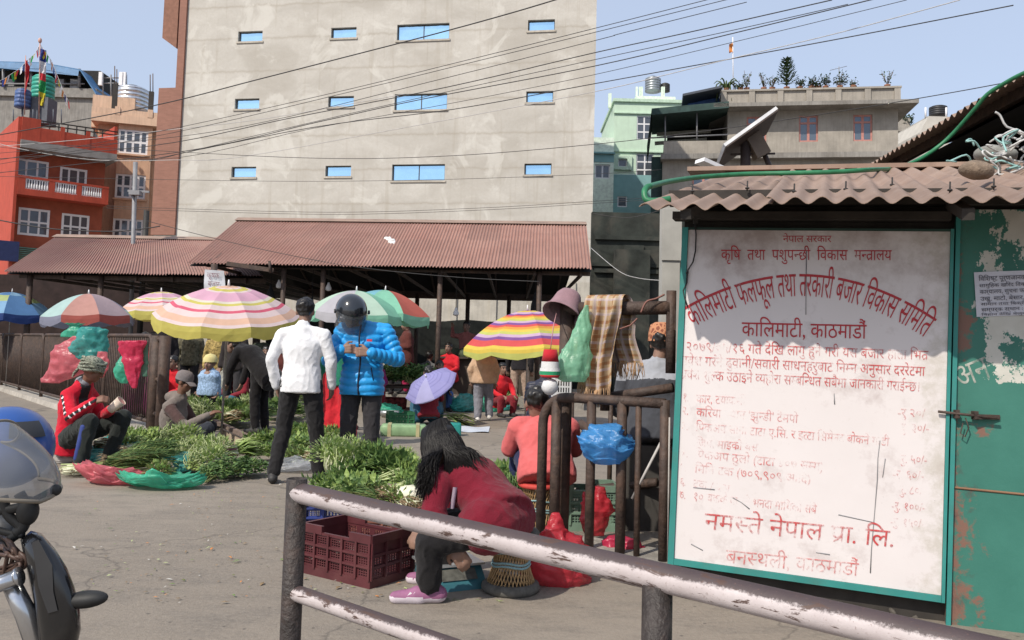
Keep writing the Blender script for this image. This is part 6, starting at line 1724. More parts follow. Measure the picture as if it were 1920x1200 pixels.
def drape(u, v, front):
    a = (u - .5) * .245; R_ = .05
    L_ = (.56 + .05 * sin(u * 3)) if front else .44
    s = v * L_; fold = .026 * sin(u * 17 + v * 2.4) + .017 * sin(u * 31 + v * 3 + 1)
    if s < .075: th = s / R_; q = nf_ * (R_ * sin(th)) + V((0, 0, R_ * cos(th)))
    else: q = nf_ * R_ + V((0, 0, .0 - (s - .075)))
    sgn = 1 if front else -1
    q = V((q.x * sgn, q.y * sgn, q.z)); f_ = min(1, v * 4)
    sh_ = (-.05 if front else .07) * v
    nar = 1 - .1 * v * (1 if front else 0) 
    return dg_ * (a * nar + sh_ + .012 * sin(v * 7) * f_) + q + nf_ * sgn * (fold * f_ + .012 + abs(.02 * sin(v * 5)) * f_)
for front in (True, False):
    mb = MB(); nu, nv = 40, 34; mb.grid(lambda u, v: drape(u, v, front) + V((0, 0, .03)), nu, nv)
    me_o = mb.build('cloth', plaid() if 'plaid_wool' not in MATS else MATS['plaid_wool'], t)
    uvl = me_o.data.uv_layers.new(name='UVMap')
    for poly in me_o.data.polygons:
        for li in poly.loop_indices:
            vi = me_o.data.loops[li].vertex_index; uvl.data[li].uv = ((vi % (nu + 1)) / nu * .5 + (0 if front else .3), (vi // (nu + 1)) / nv)
    mb = MB()
    for i in range(60):
        u = (i + .5) / 60; p = drape(u, 1, front) + V((0, 0, .03)); mb.tube([p, p + V((uni(-.012, .012), uni(-.012, .012), -.05)), p + V((uni(-.02, .02), uni(-.02, .02), uni(-.085, -.11)))], [.0028, .0025, .0012], 4)
    mb.build('fringe', mat('fringe_tan', (.38, .24, .14), .95), t)
# knitted beanie and string
t = thing('knit_beanie', 'red white and green knitted beanie with white pompom hanging upside down', 'hat', at(1031, 705, 5.1))
mb = MB(); z = lambda y: at(1031, y, 5.1).z - at(1031, 705, 5.1).z
KN_ = [cloth('knit_red', (.42, .02, .03)), cloth('knit_white', (.62, .62, .62)), cloth('knit_green', (.03, .28, .13))]
for k, (y0, y1, x0, x1) in enumerate(((655, 678, .040, .052), (678, 690, .052, .055), (690, 696, .060, .062), (696, 703, .064, .062), (703, 708, .062, .05))):
    mb.mi = (0, 1, 1, 2, 0)[k]; mb.lathe([(x0, z(y0)), (x1, z(y1))], 18, None, k in (0, 4))
mb.build('knit', KN_, t)
mb = MB(); mb.ell((.002, 0, z(725)), .05, None, 16, 10); mb.v = [tuple(V((0, 0, z(725))) + (V(p) - V((0, 0, z(725)))) * (1 + .12 * noise.noise(V(p) * 70))) for p in mb.v]; mb.build('pompom', KN_[1], t)
mb = MB(); mb.tube([(0, 0, z(655)), V((.015, 0, z(610))), at(1044, 585, 5.4) - t.location], .003, 4); mb.build('string', mat('string_pink', (.5, .25, .25), .8), t)
# white basket and strap
t = thing('wire_basket', 'small white slotted plastic basket fixed on the pipe post', 'basket', at(1065, 742, 5.36))
fr_ = Frame((-.10, 0, 0), (1, 0, 0), (0, 0, 1), (0, -1, 0)); mb = MB(); fr_.wall(mb, 0, .12, 0, .13, [(.02 + .016 * i, .028 + .016 * i, .02 + .04 * k, .05 + .04 * k) for i in range(6) for k in range(3)], .01, True)
fr_.box(mb, 0, .12, 0, .13, -.11, -.10); fr_.box(mb, -.0, .012, 0, .13, -.10, -.01); fr_.box(mb, .108, .12, 0, .13, -.10, -.01); fr_.box(mb, 0, .12, -.012, -.001, -.11, 0); mb.build('body', mat('basket_white', (.6, .6, .62), .5), t)
# ================================================================ PEOPLE
def remesh(mb, vox, sm=3, fac=.5):
    me = mb.mesh('tmp', [])
    o = bpy.data.objects.new('tmp', me); COL.objects.link(o)
    m = o.modifiers.new('r', 'REMESH'); m.mode = 'VOXEL'; m.voxel_size = vox; m.use_smooth_shade = True
    if sm: s = o.modifiers.new('s', 'SMOOTH'); s.factor = fac; s.iterations = sm
    dg = bpy.context.evaluated_depsgraph_get(); dg.update()
    out = bpy.data.meshes.new_from_object(o.evaluated_get(dg))
    bpy.data.objects.remove(o); bpy.data.meshes.remove(me)
    return out
def seg_d(p, a, b):
    ab = b - a; t = max(0, min(1, (p - a).dot(ab) / max(1e-9, ab.dot(ab)))); return (p - a - ab * t).length, t
def put(name, me, mats, parent, disp=None, matf=None):
    me.name = name; me.materials.clear()
    for m in (mats if isinstance(mats, (list, tuple)) else [mats]): me.materials.append(m)
    if disp:
        n = [v.normal.copy() for v in me.vertices]; q = [v.co.copy() for v in me.vertices]
        for i, v in enumerate(me.vertices): v.co = q[i] + n[i] * disp(q[i], n[i])
    if matf:
        for f in me.polygons: f.material_index = matf(f.center)
    for f in me.polygons: f.use_smooth = True
    me.update()
    o = bpy.data.objects.new(name, me); COL.objects.link(o); o.parent = parent
    return o
def folds(amp=.008, k=1.0):
    sd = uni(0, 90)
    def f(p, n):
        q = V((p.x * 9, p.y * 9, p.z * 6)) * k + V((sd, 0, 0))
        a = noise.noise(q); b = 1 - abs(noise.noise(q * 1.9 + V((0, 7, 0)))) * 2
        return amp * (.9 * a + .7 * b * b * b)
    return f
SKIN = mat('skin', (.22, .130, .095), .55, .12, 20, spec=.35); SKIND = mat('skin_dark', (.17, .085, .055), .55, .12, 20, spec=.35)
LIP = mat('lip_dark', (.17, .06, .05), .5); EYE = mat('eye_dark', (.015, .012, .012), .2)
HAIR = mat('black_hair', (.012, .010, .009), .38, .4, 40, spec=.5)
def stand(s=1.0, **k):
    J = dict(pel=(0, 0, .93), chest=(0, 0, 1.25), neck=(0, -.01, 1.43), head=(0, .015, 1.575), shR=(.185, -.01, 1.385), shL=(-.185, -.01, 1.385), elR=(.245, -.03, 1.10), elL=(-.245, -.03, 1.10), wrR=(.25, .05, .86), wrL=(-.25, .05, .86),
             hpR=(.095, 0, .90), hpL=(-.095, 0, .90), knR=(.105, .03, .49), knL=(-.105, .03, .49), anR=(.11, -.01, .09), anL=(-.11, -.01, .09))
    J.update(k); return {a: V(v) * s for a, v in J.items()}
def sit(h=.36, s=1.0, lean=.12, **k):
    z = h + .10
    J = dict(pel=(0, 0, z), chest=(0, lean * .6, z + .30), neck=(0, lean, z + .49), head=(0, lean + .04, z + .63), shR=(.18, lean * .9, z + .44), shL=(-.18, lean * .9, z + .44), elR=(.24, lean + .06, z + .18), elL=(-.24, lean + .06, z + .18), wrR=(.14, lean + .28, z + .10), wrL=(-.14, lean + .28, z + .10),
             hpR=(.10, .02, z - .02), hpL=(-.10, .02, z - .02), knR=(.15, .40, z + .06), knL=(-.15, .40, z + .06), anR=(.14, .34, .09), anL=(-.14, .34, .09))
    J.update(k); return {a: V(v) * s for a, v in J.items()}
def hand(mb, wr, d, pn, side, curl=.5, s=1.0):
    d = d.normalized(); pn = (pn - d * pn.dot(d)).normalized(); u = d.cross(pn) * side
    for k in (-1, 0, 1): mb.cap(wr + d * .015 * s + u * (k * .018 * s), wr + d * .075 * s + u * (k * .025 * s), .017 * s, .015 * s, 8)
    for k, (o, L) in enumerate(((-.033, .060), (-.011, .074), (.011, .080), (.033, .072))):
        b = wr + d * .085 * s + u * (o * s); f1 = (d * cos(curl) + pn * sin(curl)); f2 = (d * cos(curl * 2.2) + pn * sin(curl * 2.2))
        m = b + f1 * L * .5 * s; mb.cap(b - d * .015 * s, m, .0095 * s, .009 * s, 7); mb.cap(m, m + f2 * L * .45 * s, .009 * s, .0078 * s, 7)
    b = wr + d * .03 * s + u * (.03 * s); m = b + (d * .6 + u * .7 + pn * .35).normalized() * .04 * s
    mb.cap(b, m, .013 * s, .011 * s, 7); mb.cap(m, m + (d * .9 + u * .1 + pn * .5).normalized() * .032 * s, .011 * s, .009 * s, 7)
def person(label, root, rz, J, top, bottom, shoe=None, skin=None, vox=.014, hands=None, headrot=(0, 0, 0), hair='short', group=None, hem=.12, bulk=1.0, leg=1.0, topmat=None, style='plain', skirt=False, topdiv=None, face=True, toe=None, sl=1.0, collar=True, roundhem=False, hoodie=False, hood_up=False):
    t = thing('person', label, 'person', root, rz, group)
    skin = skin or SKIN
    J = dict(J); HR = Euler(headrot).to_matrix()
    for q in ('shR', 'shL'): J[q] = J[q] - (J['neck'] - J['chest']).normalized() * .042
    H = J['head']; hp = lambda *q: H + HR @ V(q)
    spine = J['neck'] - J['pel']
    # ---- body: one surface
    mb = MB()
    mb.cap(J['hpR'], J['hpL'], .085, .085); mb.cap(J['pel'], J['chest'], .10, .11); mb.cap(J['chest'], J['neck'], .10, .055); mb.cap(J['shR'], J['shL'], .05, .05)
    mb.cap(J['neck'] - V((0, 0, .03)), hp(0, -.01, -.03), .054, .05)
    for sd in 'RL':
        mb.cap(J['sh' + sd], J['el' + sd], .043, .036, 10); mb.cap(J['el' + sd], J['wr' + sd], .036, .027, 10)
        mb.cap(J['hp' + sd], J['kn' + sd], .07, .05, 10); mb.cap(J['kn' + sd], J['an' + sd], .05, .035, 10)
        d = J['wr' + sd] - J['el' + sd]
        hd = (hands or {}).get(sd, {})
        hand(mb, J['wr' + sd], V(hd.get('d', d)), V(hd.get('pn', (0, 1, -.2))), 1 if sd == 'R' else -1, hd.get('curl', .45), hd.get('s', 1.0))
    Q = HR
    mb.ell(hp(0, -.012, .03), (.077, .094, .092), Q, 18, 12); mb.ell(hp(0, .028, -.03), (.060, .064, .085), Q, 16, 10); mb.ell(hp(0, .045, -.082), (.040, .040, .032), Q, 12, 8)
    if face:
        mb.cap(hp(0, .088, .012), hp(0, .106, -.030), .009, .016, 8); mb.ell(hp(0, .078, .034), (.048, .016, .011), Q, 12, 6); mb.ell(hp(0, .084, -.066), (.025, .012, .010), Q, 10, 6)
    for x in (-1, 1): mb.ell(hp(x * .077, -.005, -.008), (.011, .024, .032), Q, 10, 8); mb.ell(hp(x * .038, .060, -.025), (.022, .022, .022), Q, 8, 6)
    me = remesh(mb, min(vox, .0085 if vox < .02 else .014), 2)
    ev = [hp(x * .031, .086, .014) for x in (-1, 1)]; lp = hp(0, .094, -.066); br = [hp(x * .032, .088, .036) for x in (-1, 1)]
    def mf(c):
        if face:
            if min((c - e).length for e in ev) < .0115: return 2
            if (c - lp).length < .020 and abs((HR.inverted() @ (c - H)).z + .066) < .008: return 1
            for b_ in br:
                q = HR.inverted() @ (c - b_)
                if abs(q.x) < .02 and abs(q.z) < .006 and abs(q.y) < .03: return 3
        return 0
    put('body', me, [skin, LIP, EYE, HAIR], t, None, mf)
    # ---- jacket
    r0 = (J['hpR'] - J['hpL']).normalized(); r1 = (J['shR'] - J['shL']).normalized()
    shc = (J['shR'] + J['shL']) / 2; dn = (J['chest'] - J['pel']).normalized()
    pts = [(J['pel'] - dn * hem, .182, .138), (J['pel'] - dn * hem * .3, .182, .138), (J['pel'].lerp(J['chest'], .45), .158, .118), (J['chest'], .178, .128), (shc.lerp(J['chest'], .45), .172, .115), (shc.lerp(J['neck'], .15), .118, .088), (J['neck'], .072, .07)]
    mb = MB(); rings = []
    for i, (c, a, b) in enumerate(pts):
        tn = (pts[min(i + 1, 6)][0] - pts[max(i - 1, 0)][0]).normalized(); r_ = r0.lerp(r1, i / 5 if i < 6 else 1).normalized(); f = tn.cross(r_).normalized(); r_ = f.cross(tn).normalized()
        rings.append([c + r_ * (a * bulk * math.copysign(abs(cos(q)) ** .85, cos(q))) + f * (b * bulk * math.copysign(abs(sin(q)) ** .9, sin(q))) for q in [2 * pi * j / 24 for j in range(24)]])
    mb.loft(rings)
    if roundhem: mb.cap(J['hpR'] - dn * .0, J['hpL'], .146 * bulk, .146 * bulk)
    fk = .062 * bulk * sl
    for sd in 'RL':
        S_, E_, W_ = J['sh' + sd], J['el' + sd], J['wr' + sd]; 
        mb.cap(J['neck'].lerp(J['chest'], .16), S_, .056 * bulk, fk * 1.0); mb.cap(S_, E_, fk * 1.02, fk * .86); mb.cap(E_, W_ + (E_ - W_) * .05, fk * .88, fk * .66)
    if collar: mb.cap(J['neck'] - (H - J['neck']) * .25, J['neck'] + (H - J['neck']) * .02, .072, .062)
    if hoodie:
        bk = (HR @ V((0, -1, 0))); mb.ell(J['neck'] + bk * .07 + V((0, 0, -.03)), (.125, .08, .075), None, 14, 8)
    me = remesh(mb, vox, 4)
    arm = {sd: (J['sh' + sd], J['el' + sd], J['wr' + sd]) for sd in 'RL'}
    fo = folds(.0075 if vox < .02 else .010)
    def near(p):
        best = None
        for sd, (a, b, c) in arm.items():
            d1, t1 = seg_d(p, a, b); d2, t2 = seg_d(p, b, c); L1, L2 = (b - a).length, (c - b).length
            for d, s in ((d1, t1 * L1), (d2, L1 + t2 * L2)):
                if best is None or d < best[0]: best = (d, s, sd)
        return best
    dtorso = dn
    def disp(p, n):
        if style == 'puffer':
            d, s, sd = near(p)
            if d < fk * 1.5 and s > .03: w = s / .060 + .35 * noise.noise(p * 5)
            else: w = ((p - J['pel']).dot(dtorso)) / .070 + .35 * noise.noise(p * 4)
            return .017 * abs(sin(pi * w)) ** .55 - .009 + fo(p, n) * .45
        return fo(p, n)
    mf = None
    if topdiv: mf = lambda c: topdiv(c, near(c), J)
    put('dress_top' if skirt else 'jacket', me, topmat or [top], t, disp, mf)
    # ---- trousers or skirt
    mb = MB()
    if skirt:
        mb.cap(J['hpR'], J['hpL'], .12, .12); 
        for sd in 'RL': mb.cap(J['hp' + sd], J['kn' + sd], .125, .13); mb.cap(J['kn' + sd], J['an' + sd] + V((0, 0, .06)), .13, .15)
        mb.cap(J['knR'], J['knL'], .12, .12); mb.cap(J['anR'] + V((0, 0, .1)), J['anL'] + V((0, 0, .1)), .13, .13)
    else:
        mb.cap(J['hpR'], J['hpL'], .098 * leg, .098 * leg); mb.cap(J['pel'], J['pel'] + dn * .06, .112 * leg, .105 * leg)
        for sd in 'RL':
            K_, A_, Hh = J['kn' + sd], J['an' + sd], J['hp' + sd]
            mb.cap(Hh, K_, .094 * leg, .071 * leg); mb.cap(K_, A_ + (K_ - A_) * .04, .071 * leg, .060 * leg)
    put('skirt' if skirt else 'trousers', remesh(mb, vox, 3), bottom, t, folds(.012))
    # ---- shoes
    for sd in 'RL':
        A_ = J['an' + sd]; f = V((toe or {}).get(sd, (0, 1, 0))); f.z = 0; f.normalize(); g = A_.z - .09
        mb = MB(); b = V((A_.x, A_.y, g)); mb.cap(b - f * .045 + V((0, 0, .045)), b + f * .06 + V((0, 0, .045)), .044, .042); mb.cap(b + f * .05 + V((0, 0, .035)), b + f * .165 + V((0, 0, .03)), .044, .032); mb.cap(b - f * .02 + V((0, 0, .06)), A_ + V((0, 0, .02)), .045, .042)
        me = remesh(mb, max(.009, vox * .7), 2)
        for v in me.vertices: v.co.z = max(v.co.z, g + .004)
        put('shoe', me, shoe if isinstance(shoe, list) else [shoe or mat('shoe_black', (.03, .028, .028), .6, .2, 20)], t, None, (lambda c, g=g: 1 if c.z < g + .036 else 0) if isinstance(shoe, list) else None)
    # ---- hair
    if hair in ('short', 'bun', 'long'):
        mb = MB(); mb.ell(hp(0, -.016, .042), (.085, .102, .090), Q, 26, 18); mb.ell(hp(0, -.045, .012), (.076, .062, .062), Q, 20, 14)
        if hair == 'bun': mb.ell(hp(0, -.12, .02), (.045, .045, .045), Q)
        me = remesh(mb, .009 if vox < .02 else .014, 2)
        HI = HR.inverted()
        put('hair', me, HAIR, t, lambda p, n: (.002 if hair == 'long' else 1) * .010 * noise.noise((p) * 26) + .006 * (0 if hair == 'long' else 1) * noise.noise(V((p.x * 90, p.y * 90, p.z * 25))) - (.03 if (HI @ (p - H)).y > .045 and (HI @ (p - H)).z < .055 else 0))
    return t, hp, HR
def fac(dx, dy): return atan2(-dx, dy)          # rotation that turns +y towards (dx, dy)
def gz_(x, y): p = gr(x, y); return V((p.x, p.y, 0))
WSHIRT = cloth('white_shirt', (.72, .72, .74), bump=.2); BLACKT = cloth('black_trousers', (.018, .017, .018)); CHAR = cloth('charcoal_trousers', (.035, .033, .036))
# 1 man in white shirt
p = gr(557, 905)
person('man in white shirt and black trousers seen from behind', V((p.x, p.y, 0)), -.06, stand(1.0, anL=(-.20, -.08, .09), anR=(.17, .10, .09), knL=(-.155, .02, .49), knR=(.14, .06, .49), hpL=(-.10, 0, .89), hpR=(.10, .0, .89), elL=(-.275, -.06, 1.11), wrL=(-.235, .02, .86), elR=(.265, .02, 1.11), wrR=(.255, .10, .87), shL=(-.195, -.01, 1.385), shR=(.195, -.01, 1.385), head=(.0, .03, 1.565)),
       WSHIRT, BLACKT, vox=.011, hands={'L': dict(pn=(1, .2, 0), curl=.5), 'R': dict(pn=(-1, .2, 0), curl=.5)}, headrot=(-.12, 0, .08), hem=.11, bulk=1.03, toe={'L': (-.3, 1, 0), 'R': (.2, 1, 0)})
# 2 man in blue puffer and helmet
BLUEP = mat('blue_puffer', (.018, .29, .66), .42, .10, 10, .15, 40, spec=.4)
p = gr(672, 897); s = 1.03
t, hp, HR = person('man in bright blue puffer jacket and dark helmet closing his zip', V((p.x, p.y, 0)), pi, stand(s, elR=(.31, .03, 1.08), wrR=(.155, .255, 1.185), elL=(-.335, .02, 1.10), wrL=(-.10, .265, 1.165), shR=(.20, 0, 1.40), shL=(-.20, 0, 1.40), head=(.11, .10, 1.51), neck=(.03, .02, 1.42), anR=(.12, .0, .09), anL=(-.13, .03, .09)),
       BLUEP, CHAR, vox=.011, style='puffer', hands={'R': dict(d=(-1, .15, .12), pn=(0, -1, -.15), curl=1.0, s=1.15), 'L': dict(d=(1, .15, .05), pn=(0, -1, -.15), curl=1.0, s=1.15)}, headrot=(-.62, 0, .35), hair=None, hem=.16, bulk=1.16, leg=1.1, sl=1.08)
blue_man = t
mb = MB(); a = t
z0, z1 = .80, 1.46
mb.tube([(0.0 + .01 * sin(i * .7), .172 + (.022 if z0 + (z1 - z0) * i / 14 > 1.0 else 0) - .012 * abs(i / 14 - .55), z0 + (z1 - z0) * i / 14) for i in range(15)], .0085, 6); mb.tube([(-.13, .135, .93), (-.105, .15, 1.06)], .005, 5)
mb.build('zip', mat('zip_navy', (.012, .014, .03), .6), t)
mb = MB(); mb.box((-.085, .178, 1.315), (.05, .012, .022)); mb.build('chest_badge', mat('badge_red', (.55, .03, .05), .6), t)
hm = thing('helmet', 'dark open motorcycle helmet with clear visor on the man in blue', 'helmet', t.matrix_basis @ hp(0, 0, 0)); hm.rotation_euler = (-.62, 0, .35 + pi)
hm.matrix_basis = Matrix.Translation(t.matrix_basis @ hp(0, 0, 0)) @ Matrix.Rotation(pi, 4, 'Z') @ HR.to_4x4() @ Matrix.Scale(1.12, 4)
mb = MB(); mb.sm = True
nu, nv = 40, 22
def hsh(u, v):
    th = -pi + 2 * pi * u; low = -.45 - .28 * (1 - max(0, cos(th))) if True else 0
    lo = -.78 if cos(th) < .35 else -.02 - .1 * (1 - cos(th))
    lo = -.78 + (.78 + .08) * max(0, min(1, (cos(th) - .25) / .35))
    ph = lo + (pi / 2 - lo) * v
    return V((.134 * cos(ph) * sin(th), .152 * cos(ph) * cos(th) - .012, .142 * sin(ph) + .035))
mb.grid(hsh, nu, nv)
rim = [hsh(i / nu, 0) for i in range(nu)]
mb.tube(rim, .007, 6, closed=True)
mb.grid(lambda u, v: hsh(u, v) * .9 + V((0, 0, .003)), nu, nv)
mb.build('shell', mat('helmet_gloss', (.018, .021, .026), .16, .1, 5, coat=.8), hm)
mb = MB(); mb.grid(lambda u, v: V((.143 * sin(-1.25 + 2.5 * u) * (1 - .10 * v * v), .158 * cos(-1.25 + 2.5 * u) * (1 - .02 * v) - .010 + .035 * v, .075 - .165 * v)), 24, 8); mb.build('visor', mat('visor_smoke', (.10, .11, .12), .08, .1, 5, alpha=.55, spec=.8), hm)
mb = MB()
for x in (-1, 1): mb.tube([(x * .135, .03, .05), (x * .15, .03, .05)], .018, 12)
mb.build('hinge', mat('helmet_gloss', None), hm)
# 3 man in red jacket
REDJ = cloth('red_jacket', (.50, .012, .03)); DARKG = cloth('dark_joggers', (.022, .026, .024)); BLK = mat('black_trim', (.012, .012, .013), .7)
rt_ = gz_(150, 868)
def W(x, y, Y): return at(x, y, Y) - rt_
J = dict(pel=W(135, 818, 8.75), chest=W(143, 758, 8.72), neck=W(160, 716, 8.66), head=W(173, 694, 8.62), shR=W(130, 735, 8.52), shL=W(172, 733, 8.88), elR=W(133, 782, 8.38), wrR=W(178, 752, 8.32), elL=W(192, 782, 8.9), wrL=W(208, 768, 8.55), hpR=W(130, 822, 8.6), hpL=W(146, 820, 8.9), knR=W(168, 790, 8.30), knL=W(232, 782, 8.72), anR=W(152, 858, 8.28), anL=W(205, 850, 8.7))
J['anL'].z = J['anR'].z = .09
def rdiv(c, nr, J):
    d, s, sd = nr
    q = abs(((c - (J['sh' + sd] if s < .26 else J['el' + sd])).cross((J['el' + sd] - J['sh' + sd]).normalized() if s < .26 else (J['wr' + sd] - J['el' + sd]).normalized())).y) if 0 else 0
    if sd == 'R' and d < .09 and s > .01:
        ax = (J['elR'] - J['shR']).normalized() if s < .27 else (J['wrR'] - J['elR']).normalized()
        b0 = J['shR'] if s < .27 else J['elR']
        v = (c - b0); v = v - ax * v.dot(ax); out = V((-.35, -1, .0)) if s < .27 else V((-.1, -1, -.1)); out = (out - ax * out.dot(ax)).normalized(); sd_ = ax.cross(out)
        if v.dot(out) > 0 and abs(v.dot(sd_)) < .016: return 1 if (s * 16) % 1 < .72 else 2
    fr_ = (c - J['chest']); 
    if fr_.dot(V((.8, -.6, 0))) > .085 and abs(fr_.dot(V((.6, .8, 0)))) < .05 and d > .08: return 1
    return 0
t, hp, HR = person('man in red striped jacket and patterned head wrap squatting by the fence with a cup', rt_, 0, J, REDJ, DARKG, mat('shoe_grey', (.08, .09, .11), .7), SKIND, .0105, {'R': dict(d=(.9, .1, .25), pn=(.1, .8, -.6), curl=.7), 'L': dict(d=(.9, -.5, .1), pn=(.2, -.2, 1), curl=.8)}, (-.30, 0, -1.15), None, None, .16, 1.12, 1.08, [REDJ, BLK, WSHIRT], topdiv=rdiv, toe={'R': (.6, -.7, 0), 'L': (1, -.2, 0)})
mb = MB(); M = Matrix.Translation(hp(0, -.012, .045)) @ HR.to_4x4()
mb.lathe([(.090, -.055), (.100, -.04), (.104, .0), (.098, .04), (.080, .075), (.045, .092), (.004, .096)], 24, M, False)
for k in range(5): mb.tube([M @ V((.103 * cos(a), .118 * sin(a) * .97, -.045 + .022 * k + .016 * sin(a * 2 + k))) for a in [2 * pi * i / 22 for i in range(22)]], .014, 6, closed=True)
for k in range(3): mb.cap(M @ V((-.01, -.10, -.03)), M @ V((-.03 * k + .02, -.135, -.12 - .02 * k)), .014, .010)
def wrapm():
    m, nt, b, co = newmat('wrap_print'); f = nz(nt, mapping(nt, co, (30, 30, 55)), 1.6, 3, .6); nt.links.new(ramp(nt, f, [(.42, (.035, .045, .035)), (.5, (.36, .36, .28)), (.6, (.12, .15, .11))]), b.inputs['Base Color']); b.inputs['Roughness'].default_value = .95; return m
mb.build('head_wrap', wrapm(), t)
mb = MB()
for x in (W(168, 792, 8.19), ): 
    mb.cap(J['knR'] + V((-.030, -.050, -.05)), J['anR'] + V((-.025, -.040, .03)), .030, .026)
mb.build('trouser_stripe', mat('stripe_blue', (.03, .05, .20), .8), t)
mb = MB(); mb.cap(J['neck'] + V((-.05, .02, -.005)), J['neck'] + V((.01, -.02, .0)), .062, .055); mb.build('hood_lining', cloth('hood_grey', (.22, .23, .25)), t)
ct = thing('drink_cup', 'pale printed paper cup held by man in red jacket', 'cup', at(217, 760, 8.45)); ct.rotation_euler = (0, .85, 0); ct.matrix_basis = Matrix.Translation(at(217, 760, 8.45)) @ Euler((0, .85, 0)).to_matrix().to_4x4()
mb = MB(); mb.lathe([(.036, -.075), (.040, -.06), (.052, .075), (.049, .075), (.036, -.05)], 20, None, False); mb.build('cup', mat('paper_cup', (.62, .50, .40), .6, .35, 14), ct)
mb = MB(); mb.lathe([(.001, .068), (.049, .068)], 16, None, False); mb.build('drink', mat('drink_pink', (.60, .25, .20), .5), ct)
bag('grey sack the man in red squats against', gz_(128, 866), [(0, 0, .20, .12, .12), (0, 0, .15, .16, .15), (0, 0, .03, .17, .16), (0, 0, 0, .14, .14)], cloth('grey_sack', (.30, .28, .26)), .03, 7, 4, name='sack')
# 4 grey hoodie, cap
GREYH = cloth('grey_hoodie', (.17, .145, .13)); BROWNS = cloth('brown_sleeve', (.075, .045, .042)); NAVYJ = cloth('dark_jeans', (.028, .032, .042))
rt_ = gz_(340, 840)
Yc = rt_.y
J = dict(pel=W(318, 828, Yc + .15), chest=W(326, 778, Yc + .12), neck=W(338, 742, Yc + .1), head=W(346, 716, Yc + .08), shR=W(318, 757, Yc - .06), shL=W(346, 755, Yc + .28), elR=W(347, 800, Yc - .2), wrR=W(392, 778, Yc - .12), elL=W(368, 800, Yc + .3), wrL=W(398, 776, Yc + .1), hpR=W(312, 830, Yc), hpL=W(325, 828, Yc + .25), knR=W(390, 803, Yc - .18), knL=W(396, 800, Yc + .25), anR=W(372, 845, Yc - .15), anL=W(380, 842, Yc + .25))
J['anL'].z = J['anR'].z = .09
def gdiv(c, nr, J):
    d, s, sd = nr
    return 1 if d < .085 and .02 < s < .30 else 0
t, hp, HR = person('man in grey hoodie and grey cap squatting beside the fence posts', rt_, 0, J, GREYH, NAVYJ, None, SKIND, .012, {'R': dict(pn=(.3, .3, -1)), 'L': dict(pn=(.3, -.3, -1))}, (-.25, 0, -1.75), 'short', None, .14, 1.1, 1.0, [GREYH, BROWNS], topdiv=gdiv, toe={'R': (1, -.1, 0), 'L': (1, .1, 0)}, hoodie=True)
CAPM = cloth('cap_grey', (.16, .145, .15))
def cap(t, hp, HR, m, brim=True, r=.1):
    M = Matrix.Translation(hp(0, -.012, .05)) @ HR.to_4x4()
    mb = MB(); mb.lathe([(r, -.03), (r * 1.0, .01), (r * .92, .05), (r * .6, .08), (.004, .09)], 22, M, False); mb.v = [tuple(M @ V((q.x * .93, q.y * 1.08, q.z))) for q in [M.inverted() @ V(p) for p in mb.v]]; mb.build('cap', m, t)
    if brim:
        mb = MB(); mb.grid(lambda u, v: M @ V(((.085 - .02 * v) * sin((u - .5) * 2.2) , r * .95 * cos((u - .5) * 2.2) * (1 - .25 * v * 0) + .085 * v, -.022 - .035 * v * v - .012 * (abs(u - .5) * 2) ** 2)), 14, 5); mb.build('cap_brim', m, t)
cap(t, hp, HR, CAPM)
# 5 woman in maroon on the stool
MARJ = cloth('maroon_fleece', (.155, .010, .022), bump=.4); BLKP = cloth('black_slacks', (.014, .013, .014))
rt_ = V((SEATP.x, SEATP.y, 0))
J = dict(pel=W(938, 962, 4.36), chest=W(884, 899, 4.52), neck=W(844, 870, 4.58), head=W(824, 839, 4.56), shL=W(812, 902, 4.40), shR=W(872, 868, 4.76), elL=W(812, 962, 4.30), wrL=W(846, 1018, 4.26), elR=W(835, 955, 4.78), wrR=W(800, 985, 4.7), hpL=W(915, 985, 4.26), hpR=W(952, 968, 4.50), knL=W(806, 1020, 4.24), knR=W(810, 985, 4.62), anL=W(806, 1084, 4.30), anR=W(830, 1050, 4.62))
SHW = [mat('sneaker_mauve', (.26, .10, .19), .7, .15, 20), mat('sneaker_sole', (.62, .55, .60), .6)]
J['anL'].z = J['anR'].z = .09
t, hp, HR = person('woman in maroon fleece bending forward on the wicker stool', rt_, 0, J, MARJ, BLKP, SHW, None, .0095, {'L': dict(pn=(.2, .9, -.3), curl=.4), 'R': dict(pn=(0, 0, -1), curl=.4)}, (-.55, .1, .95), 'long', None, .04, 1.02, .96, roundhem=True, toe={'L': (-1, -.12, 0), 'R': (-1, .1, 0)}, face=False, sl=1.12)
woman = t
